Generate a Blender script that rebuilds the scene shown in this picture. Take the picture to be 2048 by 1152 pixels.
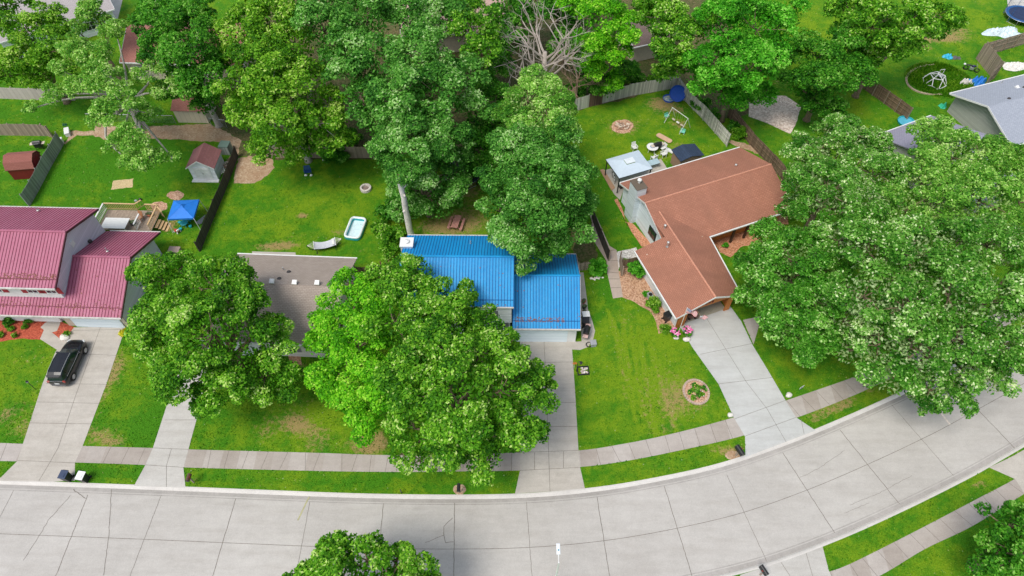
import bpy, math, random
import numpy as np
from mathutils import Vector, Matrix

R = math.radians
scene = bpy.context.scene
for o in list(bpy.data.objects):
    bpy.data.objects.remove(o)

# ------------------------------------------------------------------ camera
CAM_H, PITCH, FPX = 55.0, 53.0, 1365.0
cam_d = bpy.data.cameras.new('camera')
cam_d.sensor_width = 36.0
cam_d.lens = FPX / 2048 * 36
cam_d.clip_end = 2000
cam = bpy.data.objects.new('camera', cam_d)
scene.collection.objects.link(cam)
cam.location = (0, 0, CAM_H)
cam.rotation_euler = (R(90 - PITCH), 0, 0)
scene.camera = cam

# ------------------------------------------------------------------ sky, sun, exposure
SUN_EL, SUN_AZ = 62.0, 224.0            # azimuth clockwise from +Y (north): sun in the south west
world = bpy.data.worlds.new('World')
scene.world = world
world.use_nodes = True
wn = world.node_tree
bg = wn.nodes['Background']
sky = wn.nodes.new('ShaderNodeTexSky')
sky.sky_type = 'NISHITA'
sky.sun_disc = False
sky.sun_elevation = R(SUN_EL)
sky.sun_rotation = R(SUN_AZ)
sky.air_density = 1.0
sky.dust_density = 2.0
hs = wn.nodes.new('ShaderNodeHueSaturation')
hs.inputs['Saturation'].default_value = 0.6
wn.links.new(sky.outputs[0], hs.inputs['Color'])
wn.links.new(hs.outputs[0], bg.inputs[0])
bg.inputs[1].default_value = 0.15
sun_d = bpy.data.lights.new('sun', 'SUN')
sun_d.energy = 1.8
sun_d.angle = R(22)
sun_d.color = (1.0, 0.95, 0.87)
sun = bpy.data.objects.new('sun', sun_d)
scene.collection.objects.link(sun)
_d = Vector((math.sin(R(SUN_AZ)) * math.cos(R(SUN_EL)), math.cos(R(SUN_AZ)) * math.cos(R(SUN_EL)), math.sin(R(SUN_EL))))
sun.rotation_euler = _d.to_track_quat('Z', 'Y').to_euler()
sun.location = (-40, -20, 90)
scene.view_settings.view_transform = 'Standard'
scene.view_settings.look = 'None'
scene.view_settings.gamma = 1
scene.view_settings.exposure = 0.33

rng = np.random.default_rng(7)
random.seed(7)


def G(px, py, z=0.0):
    """pixel of the 2048x1152 photograph -> the point of the place at height z"""
    p = R(PITCH)
    u = (px - 1024) / FPX
    v = (py - 576) / FPX
    dy = math.cos(p) - v * math.sin(p)
    dz = -math.sin(p) - v * math.cos(p)
    t = (z - CAM_H) / dz
    return (u * t, dy * t)


def V3(px, py, z=0.0):
    x, y = G(px, py, z)
    return Vector((x, y, z))


def mpp(px, py, z):
    """metres per photo pixel there"""
    v = (py - 576) / FPX
    return (CAM_H - z) / (math.sin(R(PITCH)) + v * math.cos(R(PITCH))) / FPX


# ------------------------------------------------------------------ materials
MATS = {}


def _new(name):
    m = bpy.data.materials.new(name)
    m.use_nodes = True
    MATS[name] = m
    nt = m.node_tree
    return m, nt, nt.nodes['Principled BSDF']


def N(nt, t, **kw):
    n = nt.nodes.new(t)
    for k, v in kw.items():
        if k.startswith('i_'):
            key = k[2:]
            n.inputs[int(key) if key.isdigit() else key].default_value = v
        else:
            setattr(n, k, v)
    return n


def L(nt, a, b):
    nt.links.new(a, b)


def ramp(nt, src, stops):
    r = N(nt, 'ShaderNodeValToRGB')
    cr = r.color_ramp
    while len(cr.elements) < len(stops):
        cr.elements.new(0.5)
    for e, (p, c) in zip(cr.elements, stops):
        e.position = p
        e.color = (*c, 1) if len(c) == 3 else c
    L(nt, src, r.inputs[0])
    return r.outputs[0]


def mix(nt, fac, a, b, mode='MIX'):
    m = N(nt, 'ShaderNodeMix', data_type='RGBA', blend_type=mode)
    for sock, v in ((m.inputs[0], fac), (m.inputs[6], a), (m.inputs[7], b)):
        if hasattr(v, 'links'):
            L(nt, v, sock)
        elif isinstance(v, (int, float)):
            sock.default_value = v
        else:
            sock.default_value = (*v, 1)
    return m.outputs[2]


def math_n(nt, op, a, b=None, c=None):
    m = N(nt, 'ShaderNodeMath', operation=op)
    for i, v in enumerate((a, b, c)):
        if v is None:
            continue
        if hasattr(v, 'links'):
            L(nt, v, m.inputs[i])
        else:
            m.inputs[i].default_value = v
    return m.outputs[0]


def noise(nt, vec, scale, detail=4, rough=0.6, out=0):
    n = N(nt, 'ShaderNodeTexNoise', i_Scale=scale, i_Detail=detail, i_Roughness=rough)
    if vec is not None:
        L(nt, vec, n.inputs['Vector'])
    return n.outputs[out]


def bump(nt, bs, h, strength=0.3, dist=0.02):
    b = N(nt, 'ShaderNodeBump', i_Strength=strength, i_Distance=dist)
    L(nt, h, b.inputs['Height'])
    L(nt, b.outputs[0], bs.inputs['Normal'])


def mat(name, col, rough=0.6, metal=0.0, var=0.12, scale=3.0, bmp=0.0, spec=0.5, coat=0.0, dirt=0.0):
    """general surface: base colour with soft wear and mottling"""
    if name in MATS:
        return MATS[name]
    m, nt, bs = _new(name)
    tc = N(nt, 'ShaderNodeTexCoord').outputs['Object']
    n1 = noise(nt, tc, scale, 6, 0.65)
    d = tuple(max(0, c * (1 - var)) for c in col)
    b = tuple(min(1, c * (1 + var)) for c in col)
    c = ramp(nt, n1, [(0.3, d), (0.7, b)])
    if dirt:
        n2 = noise(nt, tc, scale * 0.35, 5, 0.7)
        f = ramp(nt, n2, [(0.45, (0, 0, 0)), (0.75, (dirt, dirt, dirt))])
        c = mix(nt, f, c, (0.16, 0.12, 0.08))
    L(nt, c, bs.inputs['Base Color'])
    bs.inputs['Roughness'].default_value = rough
    bs.inputs['Metallic'].default_value = metal
    bs.inputs['Specular IOR Level'].default_value = spec
    if coat:
        bs.inputs['Coat Weight'].default_value = coat
        bs.inputs['Coat Roughness'].default_value = 0.05
    if bmp:
        bump(nt, bs, noise(nt, tc, scale * 6, 5), bmp, 0.02)
    return m


def mat_leaf(name, dark, mid, lite, pale=None, transl=0.35, rough=0.45, pale2=False):
    m, nt, bs = _new(name)
    at = N(nt, 'ShaderNodeAttribute', attribute_name='tone')
    c = ramp(nt, at.outputs['Fac'], [(0.0, dark), (0.5, mid), (0.93, lite), (1.0, pale or lite)])
    if pale2:
        geo = N(nt, 'ShaderNodeNewGeometry')
        f = math_n(nt, 'MULTIPLY', geo.outputs['Backfacing'], 0.55)
        c = mix(nt, f, c, pale)
    L(nt, c, bs.inputs['Base Color'])
    bs.inputs['Roughness'].default_value = 0.6
    bs.inputs['Specular IOR Level'].default_value = 0.2
    tr = N(nt, 'ShaderNodeBsdfTranslucent')
    c2 = mix(nt, 1.0, c, (1.2, 1.25, 0.5), 'MULTIPLY')
    L(nt, c2, tr.inputs[0])
    mx = N(nt, 'ShaderNodeMixShader', i_0=transl)
    L(nt, bs.outputs[0], mx.inputs[1])
    L(nt, tr.outputs[0], mx.inputs[2])
    L(nt, mx.outputs[0], nt.nodes['Material Output'].inputs[0])
    return m


def mat_concrete(name, a, b, stain=0.35, sc=1.0, agg=0.25, panel=0, streak=0):
    m, nt, bs = _new(name)
    tc = N(nt, 'ShaderNodeTexCoord').outputs['Object']
    big = noise(nt, tc, 0.12 * sc, 5, 0.6)
    c = ramp(nt, big, [(0.32, a), (0.68, b)])
    med = noise(nt, tc, 0.9 * sc, 6, 0.7)
    c = mix(nt, ramp(nt, med, [(0.4, (0, 0, 0)), (0.8, (stain, stain, stain))]), c, tuple(v * 0.72 for v in a))
    fine = noise(nt, tc, 14, 3, 0.8)
    c = mix(nt, agg, c, ramp(nt, fine, [(0.3, tuple(v * 0.7 for v in a)), (0.7, tuple(min(1, v * 1.3) for v in b))]))
    if panel:
        sp = N(nt, 'ShaderNodeSeparateXYZ')
        L(nt, tc, sp.inputs[0])
        w1 = N(nt, 'ShaderNodeTexWhiteNoise', noise_dimensions='1D')
        L(nt, math_n(nt, 'FLOOR', math_n(nt, 'DIVIDE', sp.outputs[0], panel)), w1.inputs['W'])
        c = mix(nt, 0.8, c, ramp(nt, w1.outputs[0], [(0, (0.86, 0.82, 0.78)), (0.5, (0.98, 0.96, 0.94)), (1, (1.1, 1.1, 1.1))]), 'MULTIPLY')
    if streak:
        mp = N(nt, 'ShaderNodeMapping')
        mp.inputs['Scale'].default_value = (0.25, 1.6, 1)
        mp.inputs['Rotation'].default_value = (0, 0, -0.12)
        L(nt, tc, mp.inputs[0])
        s1 = noise(nt, mp.outputs[0], 1.0, 6, 0.7)
        c = mix(nt, streak, c, ramp(nt, s1, [(0.3, (0.84, 0.82, 0.80)), (0.55, (1, 1, 1)), (0.75, (1.08, 1.08, 1.07))]), 'MULTIPLY')
    # small dark chips and pits
    vo = N(nt, 'ShaderNodeTexVoronoi', i_Scale=1.6)
    L(nt, tc, vo.inputs['Vector'])
    c = mix(nt, ramp(nt, vo.outputs['Distance'], [(0.018, (0.8, 0.8, 0.8)), (0.04, (0, 0, 0))]), c, (0.1, 0.09, 0.08))
    L(nt, c, bs.inputs['Base Color'])
    bs.inputs['Roughness'].default_value = 0.85
    bump(nt, bs, fine, 0.3, 0.01)
    return m


def mat_lines(name, a, b, pitch, axis=1, width=0.12, rough=0.6, var=0.1, bmp=0.5):
    """lap siding, planks or ribs laid along UV metres; axis 1 = horizontal laps, 0 = vertical boards"""
    m, nt, bs = _new(name)
    uv = N(nt, 'ShaderNodeUVMap')
    sep = N(nt, 'ShaderNodeSeparateXYZ')
    L(nt, uv.outputs[0], sep.inputs[0])
    q = math_n(nt, 'DIVIDE', sep.outputs[axis], pitch)
    fr = math_n(nt, 'FRACT', q)
    fl = math_n(nt, 'FLOOR', q)
    wn_ = N(nt, 'ShaderNodeTexWhiteNoise', noise_dimensions='1D')
    L(nt, fl, wn_.inputs['W'])
    d = tuple(c * (1 - var) for c in a)
    l_ = tuple(min(1, c * (1 + var)) for c in a)
    c = ramp(nt, wn_.outputs[0], [(0, d), (1, l_)])
    sc = N(nt, 'ShaderNodeMapping')
    sc.inputs['Scale'].default_value = (1, 8, 1) if axis == 1 else (8, 1, 1)
    L(nt, uv.outputs[0], sc.inputs[0])
    c = mix(nt, ramp(nt, noise(nt, sc.outputs[0], 1.5, 5, 0.7), [(0.4, (0, 0, 0)), (0.75, (0.45, 0.45, 0.45))]), c, b)
    line = ramp(nt, fr, [(0.0, (1, 1, 1)), (width, (0, 0, 0))])
    c = mix(nt, line, c, tuple(v * 0.8 for v in b))
    L(nt, c, bs.inputs['Base Color'])
    bs.inputs['Roughness'].default_value = rough
    if bmp:
        bump(nt, bs, fr, bmp, 0.02)
    return m


def mat_shingle(name, a, b, c3, bw=0.9, bh=0.16, streak=0.3, rough=0.9):
    m, nt, bs = _new(name)
    uv = N(nt, 'ShaderNodeUVMap').outputs[0]
    br = N(nt, 'ShaderNodeTexBrick', i_Scale=1.0)
    br.offset = 0.5
    br.inputs['Color1'].default_value = (*a, 1)
    br.inputs['Color2'].default_value = (*b, 1)
    br.inputs['Mortar'].default_value = (*tuple(v * 0.55 for v in c3), 1)
    br.inputs['Mortar Size'].default_value = 0.018
    br.inputs['Mortar Smooth'].default_value = 0.3
    br.inputs['Bias'].default_value = 0.0
    br.inputs['Brick Width'].default_value = bw * 0.37
    br.inputs['Row Height'].default_value = bh
    L(nt, uv, br.inputs['Vector'])
    c = br.outputs['Color']
    mp = N(nt, 'ShaderNodeMapping')
    mp.inputs['Scale'].default_value = (1.0, 0.35, 1)
    L(nt, uv, mp.inputs[0])
    c = mix(nt, ramp(nt, noise(nt, mp.outputs[0], 0.45, 5, 0.6), [(0.35, (0, 0, 0)), (0.75, (streak, streak, streak))]), c, c3)
    c = mix(nt, 0.35, c, ramp(nt, noise(nt, uv, 12, 3, 0.8), [(0.25, tuple(v * 0.6 for v in a)), (0.75, tuple(min(1, v * 1.5) for v in b))]))
    L(nt, c, bs.inputs['Base Color'])
    bs.inputs['Roughness'].default_value = rough
    bump(nt, bs, br.outputs['Fac'], -0.5, 0.02)
    return m


# ------------------------------------------------------------------ mesh builder
class MB:
    def __init__(s):
        s.v = []
        s.f = []
        s.m = []
        s.ops = []

    def face(s, pts, mi=0):
        b = len(s.v)
        s.v += [tuple(p) for p in pts]
        s.f.append(list(range(b, b + len(pts))))
        s.m.append(mi)
        return s

    def box(s, c, d, rz=0.0, rx=0.0, ry=0.0, mi=0):
        s.ops.append((len(s.v), len(s.f)))
        M = Matrix.Rotation(rz, 3, 'Z') @ Matrix.Rotation(ry, 3, 'Y') @ Matrix.Rotation(rx, 3, 'X')
        b = len(s.v)
        for sz in (-.5, .5):
            for sx, sy in ((-.5, -.5), (.5, -.5), (.5, .5), (-.5, .5)):
                s.v.append(tuple(Vector(c) + M @ Vector((sx * d[0], sy * d[1], sz * d[2]))))
        for q in ((3, 2, 1, 0), (4, 5, 6, 7), (0, 1, 5, 4), (1, 2, 6, 5), (2, 3, 7, 6), (3, 0, 4, 7)):
            s.f.append([b + i for i in q])
            s.m.append(mi)
        return s

    def bb(s, x0, x1, y0, y1, z0, z1, mi=0):
        return s.box(((x0 + x1) / 2, (y0 + y1) / 2, (z0 + z1) / 2), (x1 - x0, y1 - y0, z1 - z0), mi=mi)

    def prism(s, pts, dvec, mi=0):
        """closed polygon pts (3D, ccw seen from the +dvec side) extruded by dvec"""
        s.ops.append((len(s.v), len(s.f)))
        n = len(pts)
        b = len(s.v)
        s.v += [tuple(p) for p in pts] + [tuple(Vector(p) + Vector(dvec)) for p in pts]
        s.f.append(list(range(b + n - 1, b - 1, -1)))
        s.f.append(list(range(b + n, b + 2 * n)))
        s.m += [mi, mi]
        for i in range(n):
            j = (i + 1) % n
            s.f.append([b + i, b + j, b + n + j, b + n + i])
            s.m.append(mi)
        return s

    def tube(s, pts, rad, n=8, cap=True, mi=0):
        s.ops.append((len(s.v), len(s.f)))
        pts = [Vector(p) for p in pts]
        if not hasattr(rad, '__len__'):
            rad = [rad] * len(pts)
        base = len(s.v)
        for i, p in enumerate(pts):
            t = (pts[min(i + 1, len(pts) - 1)] - pts[max(i - 1, 0)])
            if t.length < 1e-6:
                t = Vector((0, 0, 1))
            t.normalize()
            a = t.cross(Vector((0.31, 0.17, 0.93)) if abs(t.z) < 0.9 else Vector((1, 0.1, 0))).normalized()
            bq = t.cross(a)
            for k in range(n):
                an = 2 * math.pi * k / n
                s.v.append(tuple(p + (a * math.cos(an) + bq * math.sin(an)) * rad[i]))
        for i in range(len(pts) - 1):
            for k in range(n):
                k2 = (k + 1) % n
                s.f.append([base + i * n + k, base + i * n + k2, base + (i + 1) * n + k2, base + (i + 1) * n + k])
                s.m.append(mi)
        if cap:
            s.f.append([base + k for k in range(n - 1, -1, -1)])
            s.f.append([base + (len(pts) - 1) * n + k for k in range(n)])
            s.m += [mi, mi]
        return s

    def lathe(s, c, prof, n=20, sx=1.0, sy=1.0, mi=0, rz=0.0):
        """prof: list of (r, z) around the vertical through c"""
        base = len(s.v)
        for (r, z) in prof:
            for k in range(n):
                an = 2 * math.pi * k / n
                x, y = r * math.cos(an) * sx, r * math.sin(an) * sy
                s.v.append((c[0] + x * math.cos(rz) - y * math.sin(rz), c[1] + x * math.sin(rz) + y * math.cos(rz), c[2] + z))
        for i in range(len(prof) - 1):
            for k in range(n):
                k2 = (k + 1) % n
                s.f.append([base + i * n + k, base + i * n + k2, base + (i + 1) * n + k2, base + (i + 1) * n + k])
                s.m.append(mi)
        s.f.append([base + k for k in range(n - 1, -1, -1)])
        s.f.append([base + (len(prof) - 1) * n + k for k in range(n)])
        s.m += [mi, mi]
        return s

    def blob(s, c, d, seed=0, amp=0.25, n=12, mi=0, cut=None):
        """lumpy closed stone or cloth heap"""
        rr = random.Random(seed)
        ph = [rr.uniform(0, 6.28) for _ in range(6)]
        m = n // 2 + 1
        base = len(s.v)
        for i in range(m):
            th = math.pi * i / (m - 1)
            for k in range(n):
                an = 2 * math.pi * k / n
                q = 1 + amp * (math.sin(2 * an + ph[0]) * math.sin(th) + 0.6 * math.sin(3 * an + ph[1] + 2 * th) * math.sin(th) + 0.5 * math.sin(5 * th + ph[2] + an))
                if i in (0, m - 1):
                    q = 1
                z = math.cos(th) * d[2] / 2 * q
                if cut is not None:
                    z = max(z, cut)
                s.v.append((c[0] + math.sin(th) * math.cos(an) * d[0] / 2 * q, c[1] + math.sin(th) * math.sin(an) * d[1] / 2 * q, c[2] + z))
        for i in range(m - 1):
            for k in range(n):
                k2 = (k + 1) % n
                s.f.append([base + i * n + k2, base + i * n + k, base + (i + 1) * n + k, base + (i + 1) * n + k2])
                s.m.append(mi)
        return s

    def build_each(s, name, mats, parent=None):
        """every box, prism or tube of the list becomes a part of its own"""
        ends = s.ops[1:] + [(len(s.v), len(s.f))]
        for (v0, f0), (v1, f1) in zip(s.ops, ends):
            q = MB()
            q.v = s.v[v0:v1]
            q.f = [[i - v0 for i in f] for f in s.f[f0:f1]]
            q.m = s.m[f0:f1]
            q.build(name, mats, parent)

    def build(s, name, mats, parent=None, smooth=False, bevel=0.0, loc=None):
        me = bpy.data.meshes.new(name)
        me.from_pydata(s.v, [], s.f)
        if not isinstance(mats, (list, tuple)):
            mats = [mats]
        for m in mats:
            me.materials.append(m)
        me.polygons.foreach_set('material_index', s.m)
        # UV in metres: u along the horizontal, v up the slope
        uvl = me.uv_layers.new(name='UVMap')
        uv = []
        Z = Vector((0, 0, 1))
        for p in me.polygons:
            nrm = p.normal
            t = Z.cross(nrm)
            if t.length < 0.05:
                t = Vector((1, 0, 0))
            t.normalize()
            b = nrm.cross(t)
            for vi in p.vertices:
                co = me.vertices[vi].co
                uv += [co.dot(t), co.dot(b)]
        uvl.data.foreach_set('uv', uv)
        if smooth:
            me.polygons.foreach_set('use_smooth', [True] * len(me.polygons))
        me.validate()
        me.update()
        o = bpy.data.objects.new(name, me)
        scene.collection.objects.link(o)
        if parent is not None:
            o.parent = parent
        if loc is not None:
            o.location = loc
        if bevel:
            bv = o.modifiers.new('bevel', 'BEVEL')
            bv.width = bevel
            bv.segments = 2
            bv.limit_method = 'ANGLE'
        return o


def empty(name, loc, rz=0.0, label=None, cat=None, group=None):
    o = bpy.data.objects.new(name, None)
    o.empty_display_size = 0.5
    scene.collection.objects.link(o)
    o.location = loc if len(loc) == 3 else (*loc, 0)
    o.rotation_euler = (0, 0, rz)
    return tag(o, label, cat, group)


def tag(o, label=None, cat=None, group=None, kind=None):
    if label:
        o['label'] = label
    if cat:
        o['category'] = cat
    if group:
        o['group'] = group
    if kind:
        o['kind'] = kind
    return o


def copy_tree(o, parent=None):
    c = o.copy()
    scene.collection.objects.link(c)
    c.parent = parent
    for ch in [q for q in bpy.data.objects if q.parent is o]:
        copy_tree(ch, c)
    return c


def smooth_line(pts, step=0.6):
    """Catmull-Rom through world points"""
    P = [Vector((p[0], p[1], 0)) for p in pts]
    P = [P[0] * 2 - P[1]] + P + [P[-1] * 2 - P[-2]]
    out = []
    for i in range(1, len(P) - 2):
        n = max(1, int((P[i + 1] - P[i]).length / step))
        for k in range(n):
            t = k / n
            a, b, c, d = P[i - 1], P[i], P[i + 1], P[i + 2]
            out.append(0.5 * ((2 * b) + (c - a) * t + (2 * a - 5 * b + 4 * c - d) * t * t + (3 * b - a - 3 * c + d) * t ** 3))
    out.append(P[-2])
    return [(q.x, q.y) for q in out]


def offset_line(pts, off):
    out = []
    for i, p in enumerate(pts):
        a = pts[max(i - 1, 0)]
        b = pts[min(i + 1, len(pts) - 1)]
        dx, dy = b[0] - a[0], b[1] - a[1]
        l = math.hypot(dx, dy) or 1
        out.append((p[0] - dy / l * off, p[1] + dx / l * off))
    return out


def band(mb, A, B, z0, z1=None, mi=0):
    z1 = z0 if z1 is None else z1
    for i in range(len(A) - 1):
        mb.face([(*B[i], z1), (*B[i + 1], z1), (*A[i + 1], z0), (*A[i], z0)], mi)


def strip(mb, pts, w, z, mi=0):
    band(mb, offset_line(pts, w / 2), offset_line(pts, -w / 2), z, mi=mi)


def wobbly(pts, amp=0.06, step=0.35, seed=1):
    """closed world outline with a ragged natural edge"""
    rr = random.Random(seed)
    out = []
    n = len(pts)
    for i in range(n):
        a, b = pts[i], pts[(i + 1) % n]
        l = math.hypot(b[0] - a[0], b[1] - a[1])
        k = max(1, int(l / step))
        for j in range(k):
            t = j / k
            out.append((a[0] + (b[0] - a[0]) * t + rr.uniform(-amp, amp), a[1] + (b[1] - a[1]) * t + rr.uniform(-amp, amp)))
    return out


def GP(*pp):
    """flat list of photo pixels -> ground points"""
    return [G(pp[i], pp[i + 1]) for i in range(0, len(pp), 2)]


HARD = []        # ground outlines where no grass grows


def sheet(name, pts, m, z=0.012, thick=0.05, hard=True, kind='structure'):
    mb = MB()
    area = sum(pts[i][0] * pts[(i + 1) % len(pts)][1] - pts[(i + 1) % len(pts)][0] * pts[i][1] for i in range(len(pts)))
    if area < 0:
        pts = pts[::-1]
    mb.prism([(x, y, z - thick) for x, y in pts], (0, 0, thick))
    o = mb.build(name, m)
    tag(o, kind=kind)
    if hard:
        HARD.append(pts)
    return o

# ------------------------------------------------------------------ shared materials
M_road = mat_concrete('road_concrete', (0.43, 0.405, 0.37), (0.54, 0.515, 0.475), 0.4, streak=0.6)
M_walk = mat_concrete('walk_concrete', (0.38, 0.34, 0.305), (0.49, 0.45, 0.41), 0.45, 2.5, panel=1.45, streak=.5)
M_drive = mat_concrete('drive_concrete', (0.46, 0.44, 0.40), (0.58, 0.56, 0.52), 0.4, 2.0, streak=.8)
M_drive2 = mat_concrete('new_drive_concrete', (0.48, 0.485, 0.465), (0.57, 0.575, 0.56), 0.35, 1.5, 0.15, streak=.7)
M_drive3 = mat_concrete('brown_drive_concrete', (0.43, 0.395, 0.34), (0.55, 0.51, 0.45), 0.5, 2.0, streak=.8)
M_joint = mat('joint_dark', (0.17, 0.15, 0.125), 0.95, var=0.5, scale=4)
M_stainp = mat('stain', (0.36, 0.30, 0.24), 0.95, var=0.25, scale=3)
M_kerb = mat_concrete('kerb_concrete', (0.55, 0.52, 0.48), (0.68, 0.65, 0.60), 0.4, 3.0)
M_gutter = mat_concrete('gutter_concrete', (0.32, 0.30, 0.27), (0.46, 0.43, 0.40), 0.7, 2.0)


def mat_speckle(name, cols, scale=9.0, rough=0.95, bmp=1.0, big=None):
    m, nt, bs = _new(name)
    tc = N(nt, 'ShaderNodeTexCoord').outputs['Object']
    vo = N(nt, 'ShaderNodeTexVoronoi', i_Scale=scale)
    L(nt, tc, vo.inputs['Vector'])
    sep = N(nt, 'ShaderNodeSeparateColor')
    L(nt, vo.outputs['Color'], sep.inputs[0])
    n = len(cols)
    c = ramp(nt, sep.outputs[0], [(i / (n - 1), cols[i]) for i in range(n)])
    if big:
        c = mix(nt, ramp(nt, noise(nt, tc, 0.7, 5, 0.65), [(0.4, (0, 0, 0)), (0.7, (0.75, 0.75, 0.75))]), c, big)
    L(nt, c, bs.inputs['Base Color'])
    bs.inputs['Roughness'].default_value = rough
    bump(nt, bs, vo.outputs['Distance'], bmp, 0.04)
    return m


M_mulch_red = mat_speckle('red_mulch', [(0.30, 0.05, 0.025), (0.48, 0.09, 0.045), (0.60, 0.15, 0.08)], 14)
M_mulch_brown = mat_speckle('brown_mulch', [(0.30, 0.15, 0.08), (0.52, 0.30, 0.18), (0.66, 0.44, 0.30)], 11)
M_mulch_orange = mat_speckle('orange_mulch', [(0.36, 0.15, 0.07), (0.58, 0.25, 0.13), (0.70, 0.38, 0.24)], 11)
M_dirt = mat_speckle('dirt', [(0.36, 0.24, 0.14), (0.48, 0.34, 0.22), (0.56, 0.43, 0.30)], 7, big=(0.34, 0.20, 0.11))
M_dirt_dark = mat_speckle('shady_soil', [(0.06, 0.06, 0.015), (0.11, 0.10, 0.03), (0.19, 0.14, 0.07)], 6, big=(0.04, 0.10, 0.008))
M_gravel = mat_speckle('pink_gravel', [(0.50, 0.38, 0.30), (0.74, 0.60, 0.50), (0.90, 0.79, 0.70)], 6)
M_gravel_w = mat_speckle('white_gravel', [(0.36, 0.34, 0.31), (0.58, 0.56, 0.52), (0.76, 0.74, 0.70)], 8)
M_chips = mat_speckle('wood_chips', [(0.34, 0.17, 0.10), (0.56, 0.33, 0.22), (0.70, 0.48, 0.34)], 9)
M_straw = mat_speckle('straw', [(0.50, 0.37, 0.18), (0.62, 0.48, 0.26), (0.72, 0.58, 0.34)], 14)
M_paver = mat_concrete('paver', (0.40, 0.32, 0.26), (0.52, 0.43, 0.36), 0.5, 4.0)


def mat_grass():
    m, nt, bs = _new('lawn')
    tc = N(nt, 'ShaderNodeTexCoord').outputs['Object']
    dry = N(nt, 'ShaderNodeAttribute', attribute_name='dry').outputs['Fac']
    yel = N(nt, 'ShaderNodeAttribute', attribute_name='yellow').outputs['Fac']
    n1 = noise(nt, tc, 0.35, 6, 0.65)
    n2 = noise(nt, tc, 2.6, 5, 0.75)
    n3 = noise(nt, tc, 11.0, 4, 0.85)
    green = ramp(nt, n3, [(0.25, (0.012, 0.07, 0.001)), (0.5, (0.055, 0.21, 0.006)), (0.78, (0.15, 0.40, 0.025))])
    ygreen = ramp(nt, n3, [(0.25, (0.08, 0.15, 0.002)), (0.5, (0.17, 0.30, 0.008)), (0.78, (0.33, 0.48, 0.04))])
    a = math_n(nt, 'ADD', yel, math_n(nt, 'MULTIPLY', math_n(nt, 'SUBTRACT', n1, 0.5), 2.6))
    n0 = noise(nt, tc, 0.9, 5, 0.7)
    a = math_n(nt, 'ADD', a, math_n(nt, 'MULTIPLY', math_n(nt, 'SUBTRACT', n0, 0.5), 1.5))
    a = math_n(nt, 'ADD', a, math_n(nt, 'MULTIPLY', math_n(nt, 'SUBTRACT', n2, 0.5), 1.1))
    f = ramp(nt, a, [(0.12, (0, 0, 0)), (0.85, (1, 1, 1))])
    c = mix(nt, f, green, ygreen)
    d = math_n(nt, 'ADD', math_n(nt, 'ADD', dry, math_n(nt, 'MULTIPLY', yel, 0.2)), math_n(nt, 'MULTIPLY', math_n(nt, 'SUBTRACT', n2, 0.5), 1.9))
    fd = ramp(nt, d, [(0.42, (0, 0, 0)), (0.80, (0.9, 0.9, 0.9))])
    c = mix(nt, fd, c, ramp(nt, n3, [(0.3, (0.24, 0.15, 0.05)), (0.7, (0.50, 0.38, 0.17))]))
    # clover heads and daisies, a few centimetres across
    vo = N(nt, 'ShaderNodeTexVoronoi', i_Scale=1.3)
    L(nt, tc, vo.inputs['Vector'])
    w = ramp(nt, vo.outputs['Distance'], [(0.05, (0.8, 0.8, 0.8)), (0.07, (0, 0, 0))])
    c = mix(nt, w, c, (0.42, 0.50, 0.25))
    L(nt, c, bs.inputs['Base Color'])
    bs.inputs['Roughness'].default_value = 0.9
    bs.inputs['Specular IOR Level'].default_value = 0.15
    bump(nt, bs, n3, 1.0, 0.07)
    return m


M_lawn = mat_grass()

# ------------------------------------------------------------------ road line
_c = [(-120, 19.9), (-80, 18.5), (-60, 17.75), (-40.66, 17.05), (-28.6, 16.6), (-20.6, 16.27), (-12.5, 15.97), (-4.86, 15.87), (1.41, 16.0),
      (7.34, 16.52), (13.0, 17.45), (18.72, 18.75), (24.63, 20.7), (30.25, 22.9), (35.54, 25.15), (39.2, 26.85), (48, 31.2), (60, 37.6), (90, 54), (130, 76)]
ROADC = smooth_line(_c, 0.8)
HW = 4.22
road_N, road_S = offset_line(ROADC, HW), offset_line(ROADC, -HW)
RA = np.array(ROADC)


def road_dist(X, Y):
    """distance to the road's centre line (arrays)"""
    out = np.full(X.shape, 1e9)
    for i in range(len(RA) - 1):
        a, b = RA[i], RA[i + 1]
        d = b - a
        t = np.clip(((X - a[0]) * d[0] + (Y - a[1]) * d[1]) / (d @ d), 0, 1)
        out = np.minimum(out, (X - a[0] - t * d[0]) ** 2 + (Y - a[1] - t * d[1]) ** 2)
    return np.sqrt(out)


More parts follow.
